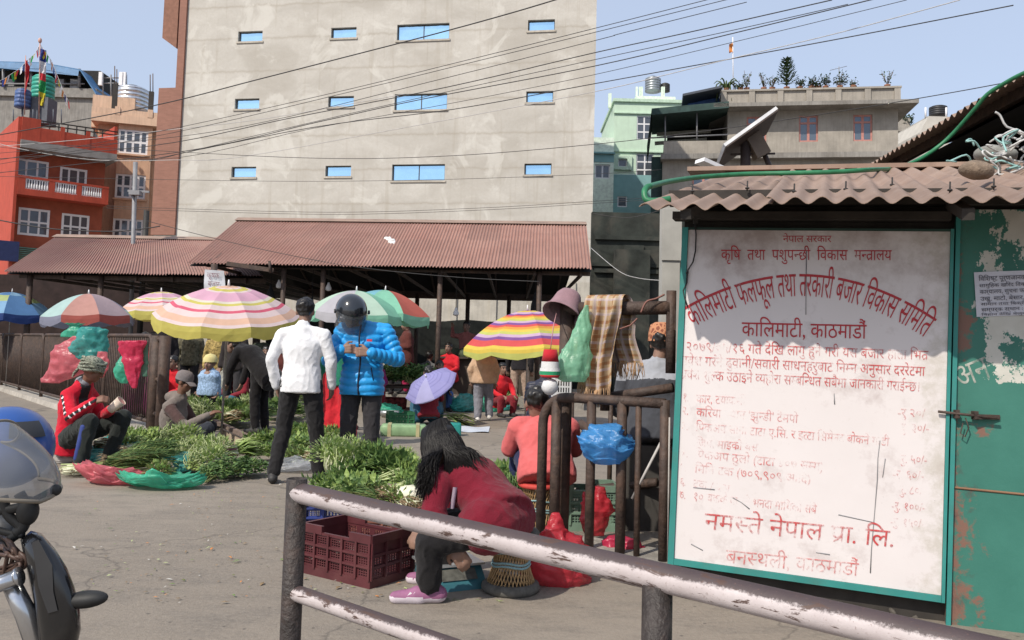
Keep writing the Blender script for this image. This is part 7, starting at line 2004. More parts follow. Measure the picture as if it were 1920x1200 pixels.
# long hair: strands from the parting over the shoulders and the back
random.seed(31)
mb = MB(); mb.sm = True
crown = hp(0, -.03, .13); back = HR @ V((0, -1, 0)); rightv = HR @ V((1, 0, 0)); upv = HR @ V((0, 0, 1))
for i in range(4600):
    a = round((uni(-2.5, 2.5) if i % 3 else uni(-1.2, 1.2)) * 22) / 22 + random.gauss(0, .05)                # around the head, 0 = straight back
    yy = .05 - .13 * rnd(); s0 = hp(sin(a) * .008, yy, .131 - .6 * (yy + .015) ** 2 * 12); sM = hp(0, yy * .55 - .008, .045) + (rightv * sin(a) + back * cos(a)) * .043 + upv * .080
    d = rightv * sin(a) + back * cos(a)
    m1 = hp(0, -.015, .045) + d * .096 * uni(.98, 1.04)
    m2 = hp(0, -.015, -.05) + d * .108 * uni(.95, 1.1)
    if a > .1: e = W(uni(868, 912), uni(868, 905), 4.50 - uni(0, .12) + .1 * rnd())   # over her back
    elif a > -.9: e = W(uni(835, 900), uni(885, 912), 4.42 - uni(0, .05))
    else: e = W(uni(782, 812), uni(880, 930), 4.36 - uni(0, .08))
    m3 = m2.lerp(e, .5) + V((uni(-.008, .008), uni(-.02, .0), uni(.008, .03)))
    pts = smooth([s0, sM, m1, m2, m3, e + V((uni(-.02, .02), 0, uni(-.05, .02)))], 4)
    n_ = len(pts); w0_ = uni(.0017, .0031)
    mb.tube(pts, [w0_ * (1 - .75 * (k / n_) ** 3) for k in range(n_)], 4)
mb.build('long_hair', mat('long_black_hair', (.007, .0055, .005), .42, .35, 30, spec=.25), t)
mb = MB(); mb.grid(lambda u, v: W(850 + 8 * u - 6 * v, 912 + 40 * v, 4.36 + .0) + V((0, -.02 - .012 * sin(u * 3), 0)), 3, 8)
mb.build('scarf_end', cloth('scarf_lilac', (.30, .24, .30)), t)
mb = MB()
for dx in (0, .022): mb.bar(J['anL'] + V((-.105 + dx, -.046, -.055)), J['anL'] + V((-.085 + dx, -.040, -.03)), .012, .004, up=(0, -1, 0))
mb.build('shoe_stripe', WHITE, t)
# 6 coral hoodie on the second stool
CORAL = cloth('coral_hoodie', (.56, .12, .12)); NAVYP = cloth('navy_trousers', (.02, .025, .07))
person('person in coral hoodie seated on the second wicker stool behind the barrier', V((STP2.x + .035, STP2.y, 0)), fac(-.1, 1), sit(.36, 1.0, .2, chest=(0, .1, .63), neck=(.0, .18, .74), head=(-.055, .15, .875), shR=(.185, .17, .745), shL=(-.185, .17, .745), elR=(.24, .25, .54), elL=(-.235, .25, .54)), CORAL, NAVYP, vox=.012, bulk=1.14, hem=.12, hoodie=True, headrot=(-.25, 0, 0), face=False)
# 13 man with printed cap behind the gate
GJ = cloth('grey_jacket', (.30, .31, .34)); DJ = cloth('slate_jacket', (.055, .058, .068))
def tdiv(c, nr, J): return 1 if c.z < J['chest'].z + .06 - .10 * abs(c.x) else 0
p = at(1228, 700, 6.3)
t, hp, HR = person('man in two tone grey jacket and printed copper cap behind the barriers', V((p.x + .02, 6.3, 0)), fac(.15, 1), sit(.62, 1.0, .16, anR=(.14, .34, .09), anL=(-.14, .34, .09), elL=(-.27, .16, .84), shR=(.21, .14, 1.13), shL=(-.21, .14, 1.13), neck=(0, .15, 1.19), head=(0.03, .18, 1.33)), GJ, CHAR, vox=.012, bulk=1.25, topmat=[GJ, DJ], topdiv=tdiv, headrot=(-.15, 0, -.2), face=False, sl=1.15)
def topim():
    m, nt, b, co = newmat('printed_topi'); v = N(nt, 'TexVoronoi', feature='DISTANCE_TO_EDGE'); v.inputs['Scale'].default_value = 32; nt.links.new(co, v.inputs['Vector'])
    nt.links.new(mixc(nt, ramp(nt, v.outputs['Distance'], [(.12, 0.), (.2, 1.)]), (.45, .20, .10), (.20, .06, .03)), b.inputs['Base Color']); b.inputs['Roughness'].default_value = .8; return m
M = Matrix.Translation(hp(0, -.01, .06)) @ HR.to_4x4() @ Matrix.Rotation(.12, 4, 'X')
mb = MB(); mb.lathe([(.103, -.04), (.100, .02), (.086, .085), (.05, .105), (.004, .10)], 22, M, False); mb.build('cap', topim(), t)
mb = MB(); 
p = V((p.x, 6.3, 0)); mb.box2((p.x - .25, 6.15, .0), (p.x + .3, 6.5, .60)); tag(mb.build('seat_block', mat('dark_block', (.06, .055, .05), .9, .3, 5)), 'dark block seat under the man with printed cap', 'seat')

# ---------------------------------------------------------------- people further back
def col(n, c): return cloth('wear_' + n, c)
p = gr(486, 812)
person('person all in black bending over the greens beyond man in white', V((p.x, p.y, 0)), fac(-1, .35), stand(.98, chest=(0, .22, 1.13), neck=(0, .40, 1.22), head=(0, .52, 1.25), shR=(.18, .34, 1.18), shL=(-.18, .34, 1.18), elR=(.2, .40, .92), elL=(-.2, .40, .92), wrR=(.17, .46, .70), wrL=(-.17, .46, .70)), BLKP, BLKP, vox=.016, hem=.3, bulk=1.15)
p = gr(632, 838)
person('woman in green and red dress half hidden between the two standing men', V((p.x, p.y, 0)), fac(.3, 1), stand(.94), col('green', (.02, .16, .10)), col('red', (.48, .02, .03)), vox=.016, skirt=True, hair='bun')
p = gr(803, 797); s_ = 1
t, hp, HR = person('person in red top and teal skirt crouching under the lavender umbrella', V((p.x, p.y, 0)), fac(-.2, 1), sit(.16, .95, .18), col('wine', (.20, .02, .03)), col('teal', (.03, .11, .17)), vox=.016, skirt=True, hair='bun')
LV = [U('lavender', (.30, .29, .55), .25), U('lavender_pale', (.38, .37, .60), .25), U('lavender_line', (.25, .24, .48), .25)]
pc = at(798, 752, p.y - .1)
um = umbrella('lavender folding umbrella held over the crouching person', V((pc.x, pc.y, pc.z + .03)), .46, .17, .36, lambda k, s: 1 if (k == 5) else (2 if int(s * 44) % 3 == 0 else 0), LV, 8, (.50, -.48), rz=0, val=.03, scal=.02, name='umbrella')
p = gr(905, 789)
person('boy in beige sweater and grey joggers walking away', V((p.x, p.y, 0)), fac(-.1, 1), stand(.80, anR=(.15, .14, .13), knR=(.13, .16, .50), anL=(-.12, -.06, .09), elL=(-.30, -.02, 1.12), elR=(.29, 0, 1.12)), col('beige', (.44, .30, .20)), col('heather', (.20, .20, .23)), mat('shoe_white', (.6, .58, .55), .6), vox=.014, bulk=1.2, leg=1.15, hem=.08)
p = gr(972, 772)
person('person in dark top and flared beige trousers standing under the rainbow parasol', V((p.x, p.y, 0)), fac(.1, 1), stand(.98, anR=(.17, .1, .09), knR=(.14, .05, .48)), col('black', (.018, .016, .018)), col('khaki', (.36, .26, .20)), mat('shoe_red', (.22, .03, .03), .7), vox=.016, hem=.05)
p = at(1016, 740, 12)
person('person in navy puffer sitting behind the thick pipe post', V((p.x, 12, 0)), fac(.3, 1), sit(.25, 1.0, .1), mat('navy_puffer', (.02, .022, .04), .5, .15, 8), CHAR, vox=.014, style='puffer', bulk=1.2)
PLZ = .25
mb = MB(); a, b_ = at(335, 600, 19), at(1095, 600, 19); mb.box2((a.x, 18.6, 0), (b_.x, 31, PLZ)); tag(mb.build('floor_plinth', KERB), kind='structure')
p = at(762, 640, 18.8)
person('woman in brown shawl and crimson trousers standing at dark stalls', V((p.x, 18.8, PLZ)), fac(-1, -.3), stand(.95, wrR=(.05, .25, 1.05), wrL=(-.05, .25, 1.05)), col('shawl', (.10, .03, .025)), col('crimson', (.36, .02, .08)), vox=.02, bulk=1.25, hem=.22)
p = at(846, 660, 19.2)
person('woman in red seated at the stalls beyond the small lavender umbrella', V((p.x, 19.2, PLZ)), fac(-.4, -1), sit(.3, 1.0, .1), col('scarlet', (.55, .02, .03)), col('scarlet', None), vox=.02)
p = at(874, 640, 20)
person('woman with one raised arm behind the rainbow parasol', V((p.x, 20, PLZ)), fac(-.3, -1), stand(.98, elR=(.33, .05, 1.35), wrR=(.30, .15, 1.55)), col('dusky', (.26, .09, .08)), CHAR, vox=.02, hair='bun')
p = at(798, 660, 19.0)
person('person in grey sitting low at the stalls', V((p.x, 19, PLZ)), fac(.3, 1), sit(.1, 1.0, .2), col('greyish', (.10, .10, .10)), CHAR, vox=.02)
p = at(272, 640, 14.5)
person('woman in red sitting in the shade behind the fence end', V((p.x, 14.5, 0)), fac(.4, -1), sit(.55, 1.0, .05), col('scarlet', None), col('magenta', (.22, .02, .12)), vox=.02, skirt=True)
p = at(358, 640, 17.2)
person('man in camouflage jacket standing in shade under striped parasol', V((p.x, 17.2, 0)), fac(.1, -1), stand(.98), cloth('camo', (.13, .12, .08), var=.6, sc_=22), CHAR, vox=.02)
p = at(410, 665, 15.8)
person('woman in patterned yellow top carrying a pale cloth', V((p.x, 15.8, 0)), fac(.3, -1), stand(.93, wrL=(-.2, .2, .95)), cloth('yellow_print', (.30, .22, .08), var=.8, sc_=30), col('ash', (.4, .4, .36)), vox=.016, skirt=True)
p = at(393, 705, 13.0)
t, hp, HR = person('small child in pale yellow hat and blue shirt', V((p.x, 13.0, .10)), fac(-.2, -1), stand(.52, head=(0, .02, 1.62)), cloth('blue_print', (.25, .36, .52), var=.5, sc_=40), CHAR, vox=.014)
mb = MB(); M = Matrix.Translation(hp(0, -.01, .05)); mb.lathe([(.11, -.03), (.105, .03), (.07, .08), (.003, .1)], 18, M, False); mb.build('hat', col('hat_yellow', (.55, .48, .22)), t)
p = at(440, 660, 15)
person('dark dressed man with red collar standing behind the parasol hem', V((p.x, 15, 0)), fac(-.2, -1), stand(.97), col('gloom', (.03, .025, .025)), CHAR, vox=.02)
p = at(303, 650, 15.5)
person('man in black coat standing in the shade beside the woman in red', V((p.x, 15.5, 0)), fac(.2, -1), stand(1.0), col('black', None), CHAR, vox=.02, bulk=1.2)
p = at(655, 660, 13)
person('person in dark grey standing behind the helmeted man', V((p.x, 13, 0)), fac(.2, 1), stand(.97), col('greyish', None), CHAR, vox=.02)

# further vendors and shoppers crowded between the parasols
for x, y, Y, k, f_, tc, bc, lb in ((334, 700, 14.6, .2, (-.3, -1), 'scarlet', 'magenta', 'vendor in red sitting low beside the fence end heap'), (292, 668, 16.5, .4, (.4, -1), 'green', 'black', 'vendor in green sitting behind the fence end'),
    (455, 700, 15.2, .15, (-.5, -1), 'wine', 'teal', 'vendor in wine red crouching beyond the black dressed person'), (500, 668, 17.2, .4, (.2, -1), 'blue', 'black', 'vendor in blue sitting in the shade behind the man in white'), (536, 650, 18.2, .5, (-.2, -1), 'shawl', 'crimson', 'shawled vendor sitting beyond the man in white'),
    (700, 668, 17.0, .3, (.3, -1), 'magenta', 'wine', 'vendor in magenta sitting behind the blue jacket'), (735, 655, 18.9, .3, (-.2, -1), 'ash', 'black', 'vendor in pale grey seated near the brown shawl woman'), (820, 672, 17.6, .2, (.5, -1), 'black', 'blue', 'vendor in black squatting by the woman in red'),
    (912, 660, 18.5, .4, (.1, -1), 'green', 'teal', 'vendor in green seated behind the boy in beige'), (935, 690, 16.6, .2, (.6, -1), 'scarlet', 'wine', 'vendor in bright red crouching between the boy and flared trousers')):
    if 'wear_blue' not in MATS: col('blue', (.05, .11, .28))
    p = at(x, y, Y); z_ = PLZ if Y > 18.6 else 0
    person(lb, V((p.x, Y, z_)), fac(*f_), sit(k, .97, .12), col(tc, None), col(bc, None), vox=.02, hair='bun' if bc != 'black' else 'short')
# ================================================================ CLUTTER IN THE MARKET
def boxy(name, label, p, rz, size, m, cat='box', r=.03, amp=.02):
    t = thing(name, label, cat, p, rz); L, W_, h = size
    mb = MB(); q = []
    for z, k in ((0, .94), (h * .15, 1), (h * .8, 1), (h, .92)):
        q.append([V((L / 2 * k * math.copysign(abs(cos(a)) ** .28, cos(a)), W_ / 2 * k * math.copysign(abs(sin(a)) ** .28, sin(a)), z)) for a in [2 * pi * i / 32 for i in range(32)]])
    mb.loft(q); mb.v = [tuple(V(v) * (1 + amp * noise.noise(V(v) * 9 + V((rz, 0, 0))))) for v in mb.v]; mb.build('body', m, t); return t
TEALW = bagm('teal_wrap', (.05, .40, .36), .95); PGREEN = mat('wrapped_green', (.22, .34, .18), .5, .25, 6)
p = gr(755, 818); t = boxy('wrapped_box', 'long flat box wrapped in pale green sheet on the ground', V((p.x, p.y + .1, 0)), .1, (.66, .36, .16), PGREEN)
mb = MB(); 
for x in (-.2, .2): mb.box((x, 0, .082), (.05, .372, .172))
mb.build('tape', mat('tape_tan', (.40, .36, .20), .5), t)
p = gr(846, 818); boxy('wrapped_box', 'small box wrapped in bright teal plastic beside the leaves', V((p.x, p.y + .08, 0)), .2, (.26, .22, .19), TEALW)
p = gr(860, 746); boxy('wrapped_box', 'teal wrapped bundle at the bottom of stack beyond lavender umbrella', V((p.x, p.y, 0)), .3, (.4, .3, .3), TEALW)
boxy('wrapped_box', 'teal wrapped bundle on top of the stack beyond lavender umbrella', V((p.x, p.y, .3)), .1, (.36, .3, .26), bagm('teal_wrap_dark', (.03, .26, .22), .95))
for x, y, w, h, m, lb in ((318, 752, .5, .3, BGREEN, 'green bag near the vendor in red by fence end'), (470, 728, .5, .35, BTEAL, 'teal bag behind the bending black dressed person'), (705, 730, .5, .3, BTEAL, 'teal bag beside the vendor in magenta'), (770, 735, .4, .3, BPINK, 'pink bag on the road behind the lavender umbrella'), (890, 745, .4, .3, BTEAL, 'teal bag beside the leg of the boy in beige'), (985, 745, .5, .3, BGREEN, 'green bag beyond the flared trousers'), (845, 768, .5, .25, TEALW, 'low teal bag beside the wrapped stack'), (868, 772, .4, .36, BTEAL, 'tall teal bag at the foot of the wrapped stack'), (915, 772, .4, .3, BGREEN, 'bright green bag by the feet of boy in beige'), (937, 770, .4, .3, BTEAL, 'teal bag between the boy and flared trousers'), (352, 742, .5, .3, BTEAL, 'teal bag behind the squatting man in cap'), (330, 735, .45, .3, BPINK, 'pink bag behind the squatting man in cap'), (445, 740, .6, .35, BTEAL, 'teal bag beside the black dressed person'), (448, 712, .6, .3, bagm('bag_blue_far', (.10, .35, .50)), 'blue bag on the heap beyond the black dressed person'), (612, 830, .3, .4, BGREEN, 'green bag hanging low between two standing men'), (725, 778, .5, .2, BGREEN, 'green bag on the road before the sack'), (395, 798, .35, .25, BGREEN, 'green bag at the knee of squatting man in cap')):
    p = gr(x, y); bag(lb, V((p.x, p.y, 0)), [(0, 0, h, w * .12, w * .1), (0, 0, h * .8, w * .28, w * .22), (0, 0, h * .4, w * .5, w * .4), (0, 0, .01, w * .42, w * .36)], m, .05, 8)
p = gr(745, 745); boxy('sack', 'bulging beige sack on the ground before dark greens', V((p.x, p.y, 0)), .1, (.8, .45, .34), cloth('sack_beige', (.26, .21, .16)), 'sack', amp=.06)
p = gr(730, 765); boxy('fruit_box', 'red and brown box of mixed goods by the beige sack', V((p.x, p.y, 0)), .2, (.7, .4, .22), mat('mixed_red', (.25, .05, .05), .7, .8, 14), amp=.05)
p = gr(670, 760)
# cloth and cut leaves on the road
t = thing('ground_cloth', 'pale blue cloth spread on the road under cut leaves', 'cloth', gz_(880, 806)); mb = MB(); mb.grid(lambda u, v: V(((u - .5) * .62, (v - .5) * .9, .014 + .008 * sin(u * 9 + v * 5))), 12, 12); mb.build('cloth', mat('pale_blue_cloth', (.46, .50, .56), .8, .08), t)
mb = MB(); c = gr(852, 796)
for i in range(60): mb.mi = random.choice((0, 1, 6, 6)); leafquad(mb, c + V((uni(-.35, .1), uni(-.2, .25), uni(.02, .16))), V((uni(.3, 1), uni(-.5, .1), uni(-.15, .1))), uni(.25, .45), .09)
tag(mb.build('cut_leaves', LG), 'long cut yellow green leaves piled on the road beside teal box', 'vegetables')
for i, (x, y, z, s_) in enumerate(((935, 760, .0, 1.8), (950, 755, .1, 1.8), (945, 768, .0, 1.6), (925, 752, .15, 1.6), (960, 765, .0, 1.5))): gb_('pale', x, y, z, i, s_, 'pale cauliflower leaves heaped beside the flared trousers', 'pale leaves beside the flared trousers')
p = gr(940, 752); bag('white plastic sheet lying over the pale leaves', V((p.x, p.y, .32)), [(0, 0, .16, .15, .15), (0, 0, .1, .26, .22), (0, 0, 0, .3, .28)], bagm('bag_white', (.68, .70, .70), .95), .06, 7)
for i in range(7): bunch('parsley', V((at(730 + i * 13, 700, 17.4).x, 17.4, .5 + .05 * (i % 2))), i, 2.2, 'dark heap of greens on the long stall table', 'dark greens on the stall table')
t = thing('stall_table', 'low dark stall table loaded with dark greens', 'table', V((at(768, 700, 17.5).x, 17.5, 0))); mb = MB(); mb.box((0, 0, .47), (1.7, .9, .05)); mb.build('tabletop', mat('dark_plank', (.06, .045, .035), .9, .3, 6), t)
for sx in (-.75, .75):
    for sy in (-.35, .35): mb = MB(); mb.box((sx, sy, .222), (.06, .06, .444)); mb.build('leg', mat('dark_plank', None), t)
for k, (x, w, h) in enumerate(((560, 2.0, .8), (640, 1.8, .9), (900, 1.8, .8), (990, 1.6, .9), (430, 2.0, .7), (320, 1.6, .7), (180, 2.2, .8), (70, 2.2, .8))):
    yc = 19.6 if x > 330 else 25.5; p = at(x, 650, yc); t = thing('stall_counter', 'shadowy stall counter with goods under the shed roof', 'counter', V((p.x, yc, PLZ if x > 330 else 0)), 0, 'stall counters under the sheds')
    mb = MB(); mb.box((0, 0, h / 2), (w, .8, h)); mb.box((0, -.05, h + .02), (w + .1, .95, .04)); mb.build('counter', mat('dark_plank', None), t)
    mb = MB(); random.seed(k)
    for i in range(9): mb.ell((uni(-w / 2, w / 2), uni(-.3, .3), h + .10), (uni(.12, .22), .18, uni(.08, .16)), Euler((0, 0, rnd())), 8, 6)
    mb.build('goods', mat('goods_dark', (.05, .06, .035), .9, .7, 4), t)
random.seed(77)
for i in range(12):
    x = uni(300, 500); y = uni(690, 752)
    gb_(random.choice(('leafy', 'pale', 'dill')), x, y, uni(0, .15), uni(0, 6), 1.9, 'leafy heap in the shade under the striped parasol', 'greens in the shade under striped parasol')
for i in range(26):
    x, y = (uni(480, 640), uni(728, 800)) if i < 12 else (uni(690, 900), uni(712, 752))
    gb_(random.choice(('leafy', 'pale', 'broad', 'celery', 'rooty')), x, y, uni(0, .08), uni(0, 6), 1.6, 'leafy bunch among the far heaps behind the standing men' if i < 12 else 'leafy bunch in the far heaps beyond the lavender umbrella', 'far heaps of greens between the vendors')
# planks between squatting man and parasol pole
t = thing('wood_plank', 'weathered wooden plank barrier beside the parasol pole', 'plank', gz_(440, 836)); mb = MB(); mb.bar(W(402, 790, 10.7) + rt_ - t.location, W(480, 826, 9.9) + rt_ - t.location, .05, .05); mb.build('beam', mat('old_beam', (.16, .12, .10), .9, .3, 20), t)
mb = MB(); q = [at(412, 800, 10.6), at(474, 828, 10.0)]; mb.loft([[q[0] - t.location + V((0, 0, -.02)), q[1] - t.location + V((0, 0, -.02)), V((q[1].x, q[1].y + .03, 0.01)) - t.location, V((q[0].x, q[0].y + .03, .01)) - t.location], [p_ + V((.02, .03, 0)) for p_ in [q[0] - t.location + V((0, 0, -.02)), q[1] - t.location + V((0, 0, -.02)), V((q[1].x, q[1].y + .03, 0.01)) - t.location, V((q[0].x, q[0].y + .03, .01)) - t.location]]], True, None, False); mb.build('board', mat('pale_board', (.42, .34, .25), .9, .2, 9), t)
p = gr(380, 770); mb = MB(); mb.tube([V((p.x, p.y, 0)), V((p.x + .01, p.y, .62))], .045, 10); tag(mb.build('stub_post', RUSTY), 'short black post stub beside squatting man in the cap', 'post')
t = thing('steel_bowl', 'steel bowl on the road beside the green crate', 'bowl', gz_(728, 782)); mb = MB(); mb.lathe([(.10, 0), (.17, .06), (.2, .11), (.19, .11), (.1, .02)], 20, None, True); mb.build('bowl', mat('steel_pan', None), t)

# ================================================================ MOTORCYCLE
YM = 1.78
mc = thing('motorcycle', 'black motorcycle with smoky windscreen parked at the road edge', 'motorcycle', V((at(20, 900, YM).x, YM, 0)))
def m_(x, y, d=0.0): return at(x, y, YM + d) - mc.location
GLOSS = mat('black_gloss', (.012, .012, .013), .18, .2, 6, coat=.5, dirt=.25, dcol=(.05, .045, .04), dsc=9); MBLK = mat('matte_black', (.018, .018, .018), .6, .3, 20); CHROME = mat('chrome', (.55, .56, .58), .22, .08, 10, metal=.9)
c = m_(-8, 880); ang0 = -.35
def ws(u, v, k=1.0):
    a = R(-95) + R(190) * u; z = -.055 + .155 * v; lean = -.10 * v * v; r = (.138 - .03 * v ** 3 - .012 * (1 - v)) * k
    f = V((cos(ang0), sin(ang0), 0)); s_ = V((-sin(ang0), cos(ang0), 0))
    zz = z - .02 * abs(sin(a)) * (1 - v) * -1 - .06 * abs(sin(a)) ** 2 * v
    return c + f * (r * cos(a) + lean + .0) + s_ * (r * .92 * sin(a)) + V((0, 0, zz))
mb = MB(); mb.grid(lambda u, v: ws(u, v), 34, 14); mb.build('windscreen', mat('smoke_screen', (.17, .175, .185), .14, .25, 7, alpha=.66, spec=.8), mc)
mb = MB(); mb.tube([ws(u / 30, 0) for u in range(31)], .0045, 6); mb.tube([ws(u / 30, 1) for u in range(31)], .003, 6); mb.tube([ws(1, k / 8) for k in range(9)], .003, 6); mb.tube([ws(0, k / 8) for k in range(9)], .003, 6); mb.build('screen_rim', mat('rim_tan', (.20, .17, .13), .4), mc)
mb = MB(); mb.tube(smooth([m_(-60, 960), m_(20, 955), m_(50, 945), m_(75, 935), m_(103, 919)]), [.010] * 20 + [.007], 10); mb.ell(m_(104, 919), (.012, .012, .012)); mb.tube(smooth([m_(36, 925), m_(48, 950), m_(45, 985), m_(30, 1000)]), .011, 10); mb.tube(smooth([m_(5, 930), m_(15, 965), m_(40, 990), m_(20, 1010)]), .010, 10); mb.ell(m_(52, 958), (.022, .02, .03)); mb.tube(smooth([m_(-40, 985), m_(20, 1000), m_(44, 1003)]), .008, 8); mb.build('handlebar', MBLK, mc)
mb = MB()
ol = [(38, 1012), (58, 995), (78, 1000), (104, 1030), (126, 1065), (140, 1100), (150, 1140), (152, 1180), (140, 1230), (80, 1260), (70, 1200), (62, 1130), (50, 1070)]
def cowl(sc__, d): 
    cx, cy = 95, 1120; return [m_(cx + (x - cx) * sc__, cy + (y - cy) * sc__, d) for x, y in ol]
mb.loft([cowl(.55, -.055), cowl(.86, -.045), cowl(1.0, .0), cowl(1.0, .10), cowl(.8, .15)], True); mb.build('fairing', GLOSS, mc)
mb = MB(); q = [(60, 1018), (72, 1012), (98, 1060), (100, 1110), (108, 1145), (90, 1150), (72, 1100)]; mb.loft([[m_(x, y, -.058) for x, y in q], [m_(x, y, -.04) for x, y in q]], True, None, False); mb.build('fairing_inset', mat('grey_plastic', (.035, .035, .037), .4), mc)
mb = MB(); mb.tube([m_(-60, 1118, -.05), m_(34, 1081, -.05)], .016, 12); mb.tube([m_(18, 1088, -.03), m_(48, 1150, -.02), m_(85, 1260, .0)], [.017, .02, .02], 14); mb.tube([m_(34, 1081, -.05), m_(37, 1080, -.05)], .019, 12); mb.build('fork', CHROME, mc)
mb = MB()
for i in range(9): a = i * .8; mb.tube(smooth([m_(uni(-20, 10), uni(1000, 1040), .03), m_(uni(10, 40), uni(1020, 1060), -.03), m_(uni(10, 50), uni(1040, 1075), -.02), m_(uni(-30, 20), uni(1070, 1110), .02)]), .0045, 5)
mb.build('cables', mat('cable_brown', (.07, .04, .03), .5), mc)
mb = MB(); mb.ell(m_(160, 1124, -.03), (.046, .022, .017), Euler((0, -.12, 0)), 16, 10); mb.tube([m_(95, 1148, .0), m_(140, 1132, -.02)], [.012, .010], 8); mb.build('indicator', MBLK, mc)
# lower and rear parts of the machine
mb = MB(); wc = m_(95, 1250, .06); wc = V((wc.x, wc.y, .30)); n2 = 36
fw = V((cos(-.35), sin(-.35), 0)); 
mb.tube([wc + fw * (.255 * cos(2 * pi * i / n2)) + V((0, 0, .255 * sin(2 * pi * i / n2))) for i in range(n2)], .045, 10, closed=True)
wh = mb.build('wheel', MBLK, mc)
mb = MB(); mb.tube([wc + fw * (.2 * cos(2 * pi * i / n2)) + V((0, 0, .2 * sin(2 * pi * i / n2))) for i in range(n2)], .014, 8, closed=True)
for k in range(5): a = 2 * pi * k / 5; mb.bar(wc, wc + fw * (.2 * cos(a)) + V((0, 0, .2 * sin(a))), .03, .02)
mb.build('rim', mat('alloy_grey', (.25, .25, .26), .4, metal=.6), wh)
mb = MB(); bk = -fw
mb.ell(wc + bk * .55 + V((0, 0, .48)), (.30, .16, .13), Euler((0, 0, -.35)), 20, 12); mb.build('fuel_tank', GLOSS, mc)
mb = MB(); mb.ell(wc + bk * 1.05 + V((0, 0, .47)), (.36, .14, .07), Euler((0, 0, -.35)), 18, 10); mb.build('seat', MBLK, mc)
mb = MB(); mb.ell(wc + bk * .55 + V((0, 0, .12)), (.26, .15, .2), Euler((0, 0, -.35)), 16, 10); mb.tube([wc + bk * .15 + V((0, 0, .55)), wc + bk * .5 + V((0, 0, .05)), wc + bk * 1.2 + V((0, 0, .0))], .03, 8); mb.build('engine', mat('engine_grey', (.08, .08, .08), .5, .5, 20, metal=.5), mc)
mb = MB(); wc2 = wc + bk * 1.3; mb.tube([wc2 + fw * (.255 * cos(2 * pi * i / n2)) + V((0, 0, .255 * sin(2 * pi * i / n2))) for i in range(n2)], .05, 10, closed=True); mb.build('wheel', MBLK, mc)
hb = thing('helmet', 'blue helmet with dark patch resting behind the windscreen', 'helmet', at(15, 838, 2.25))
mb = MB(); mb.ell((0, 0, 0), (.108, .12, .105), None, 26, 16); mb.build('shell', mat('blue_gloss', (.02, .075, .28), .35, .1, 6, coat=.3), hb)
mb = MB(); mb.grid(lambda u, v: V((.112 * cos(-1.0 + .85 * u) * cos(.30 + .42 * v), .124 * sin(-1.0 + .85 * u) * cos(.30 + .42 * v), .109 * sin(.30 + .42 * v))), 10, 6); mb.build('vent_patch', mat('grey_plastic', None), hb)

# ================================================================ OVERHEAD CABLES
def cable(pts, r=.012, m=None, label='dark cable slanting across the sky in the bundle before the concrete block', group='cables slanting over the market', name='overhead_cable'):
    P = [at(x, y, Y) for x, y, Y in pts]
    mb = MB(); mb.tube(smooth(P, 6), r * .8, 5); tag(mb.build(name, m or mat('cable_black', (.035, .033, .033), .6)), label, 'cable', group)
def line(pts, Y0, Y1, **k):
    n = len(pts) - 1
    x0, x1 = pts[0][0], pts[-1][0]
    cable([(x, y, Y0 + (Y1 - Y0) * (x - x0) / (x1 - x0)) for x, y in pts], **k)
line([(-60, 262), (32, 247), (289, 198), (480, 150), (640, 109), (822, 62), (960, 24), (1080, -12)], 26, 18, r=.019, label='single thicker cable rising past the left part of the concrete block', group=None)
line([(-60, 310), (280, 250), (617, 176), (850, 119), (1080, 62), (1340, -4)], 30, 18, r=.011)
line([(-60, 318), (324, 249), (674, 168), (880, 118), (1102, 64), (1380, -5)], 30, 18, r=.011)
line([(-60, 292), (293, 261), (499, 228), (800, 155), (1120, 75), (1167, 62), (1400, 4)], 30, 18, r=.011)
line([(-60, 302), (280, 274), (542, 222), (840, 163), (1110, 100), (1290, 61), (1560, 0)], 28, 16, r=.015)
line([(-60, 330), (337, 285), (600, 228), (787, 187), (1110, 125), (1381, 61), (1640, -2)], 28, 16, r=.015)
line([(280, 303), (400, 273), (700, 203), (1110, 113), (1350, 62), (1590, 8)], 28, 17, r=.011)
line([(-60, 268), (280, 300), (586, 241), (850, 193), (1110, 141), (1450, 61), (1700, 0)], 30, 18, r=.010)
line([(280, 300), (586, 239), (850, 205), (1120, 156), (1400, 105), (1637, 61), (1900, 10)], 27, 15, r=.015)
line([(-60, 274), (0, 274), (150, 262), (295, 246), (500, 222), (760, 176)], 30, 26, r=.013, m=mat('cable_pale', (.42, .41, .40), .6), label='pale cable crossing in front of red and peach houses', group=None)
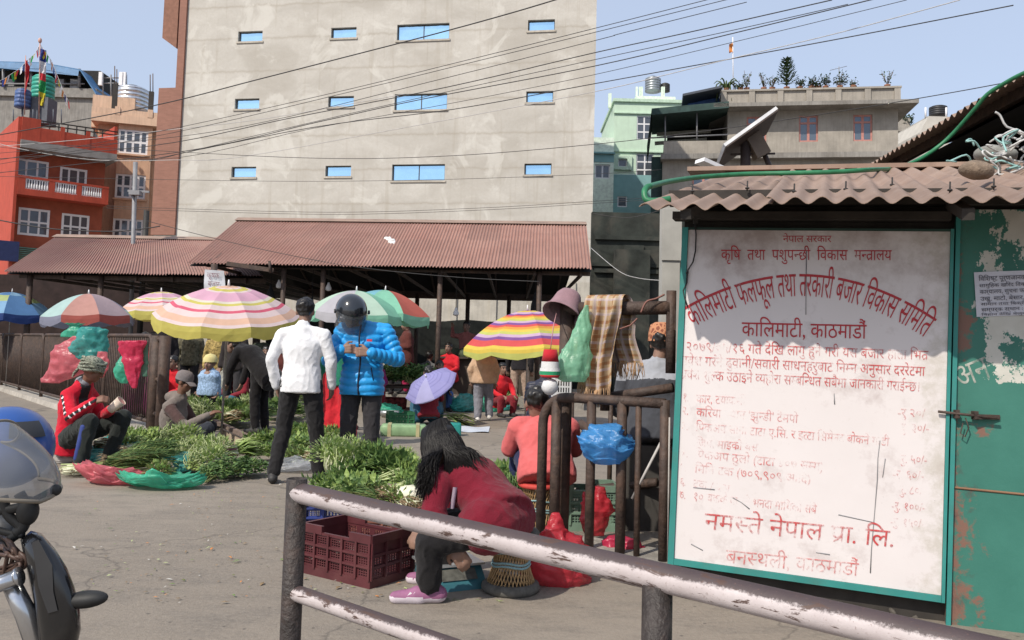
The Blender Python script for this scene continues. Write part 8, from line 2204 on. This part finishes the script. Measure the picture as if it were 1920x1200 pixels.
line([(-40, 258), (20, 275), (110, 292), (200, 301), (325, 300), (446, 295), (761, 239), (1100, 175), (1250, 140), (1362, 112), (1575, 61), (1800, 0)], 30, 15, r=.012, m=mat('cable_pale', None), label='long pale cable sagging by red house and rising over the right hand sky', group=None)
line([(-40, 262), (337, 285), (612, 297), (849, 292), (1120, 270), (1350, 242), (1497, 221), (1690, 190), (1880, 156), (2100, 110)], 28, 11, r=.010, label='low cable ending over the dark roof and crossing the grey balcony house', group=None)
line([(-40, 330), (324, 337), (586, 340), (850, 336), (1120, 326), (1240, 318)], 33, 30, r=.010, label='thin cable strung low across the concrete block below its lowest windows', group=None)
for o in (0, 4): line([(200, 386 + o), (324, 391 + o), (630, 398 + o), (900, 390 + o), (1120, 377 + o), (1230, 370 + o)], 33, 30, r=.010, label='one of two parallel cables just above the shed roof', group='parallel cables above the shed')
line([(-40, 405), (0, 413), (60, 424), (120, 431), (215, 434), (275, 428), (300, 424)], 24, 24, r=.022, label='thick twisted cable sagging before the red house', group=None)
line([(275, 414), (410, 449), (551, 480), (686, 503), (860, 520), (1010, 528)], 20, 16, r=.009, label='thin cable dropping across the two shed roofs', group=None)
line([(1108, 465), (1160, 508), (1200, 522), (1262, 527)], 14, 9, r=.006, m=mat('cable_pale', None), label='thin pale wire sagging behind the concrete post', group=None)
line([(1112, 400), (1180, 408), (1290, 378)], 16, 9, r=.006, label='thin dark wire beside the hut roof corner', group=None)
t = thing('street_pole', 'slim grey steel pole with cable clamps before the peach house', 'pole', V((at(255, 500, 24).x, 24, 0)))
mb = MB(); p = at(254, 304, 24); mb.tube([V((t.location.x, 24, 0)), p], .065, 8); mb.build('pole', mat('galv', None), t, True)
mb = MB(); mb.bar(at(240, 358, 24), at(280, 360, 24), .06); mb.box(at(254, 362, 23.9), (.3, .2, .12)); mb.build('bracket', mat('galv', None), t, True)
mb = MB(); p = at(275, 395, 26); mb.tube([V((p.x, 26, 0)), p], .09, 8); tag(mb.build('utility_pole', BLACKM), 'short black pole top beside the slim grey pole', 'pole')
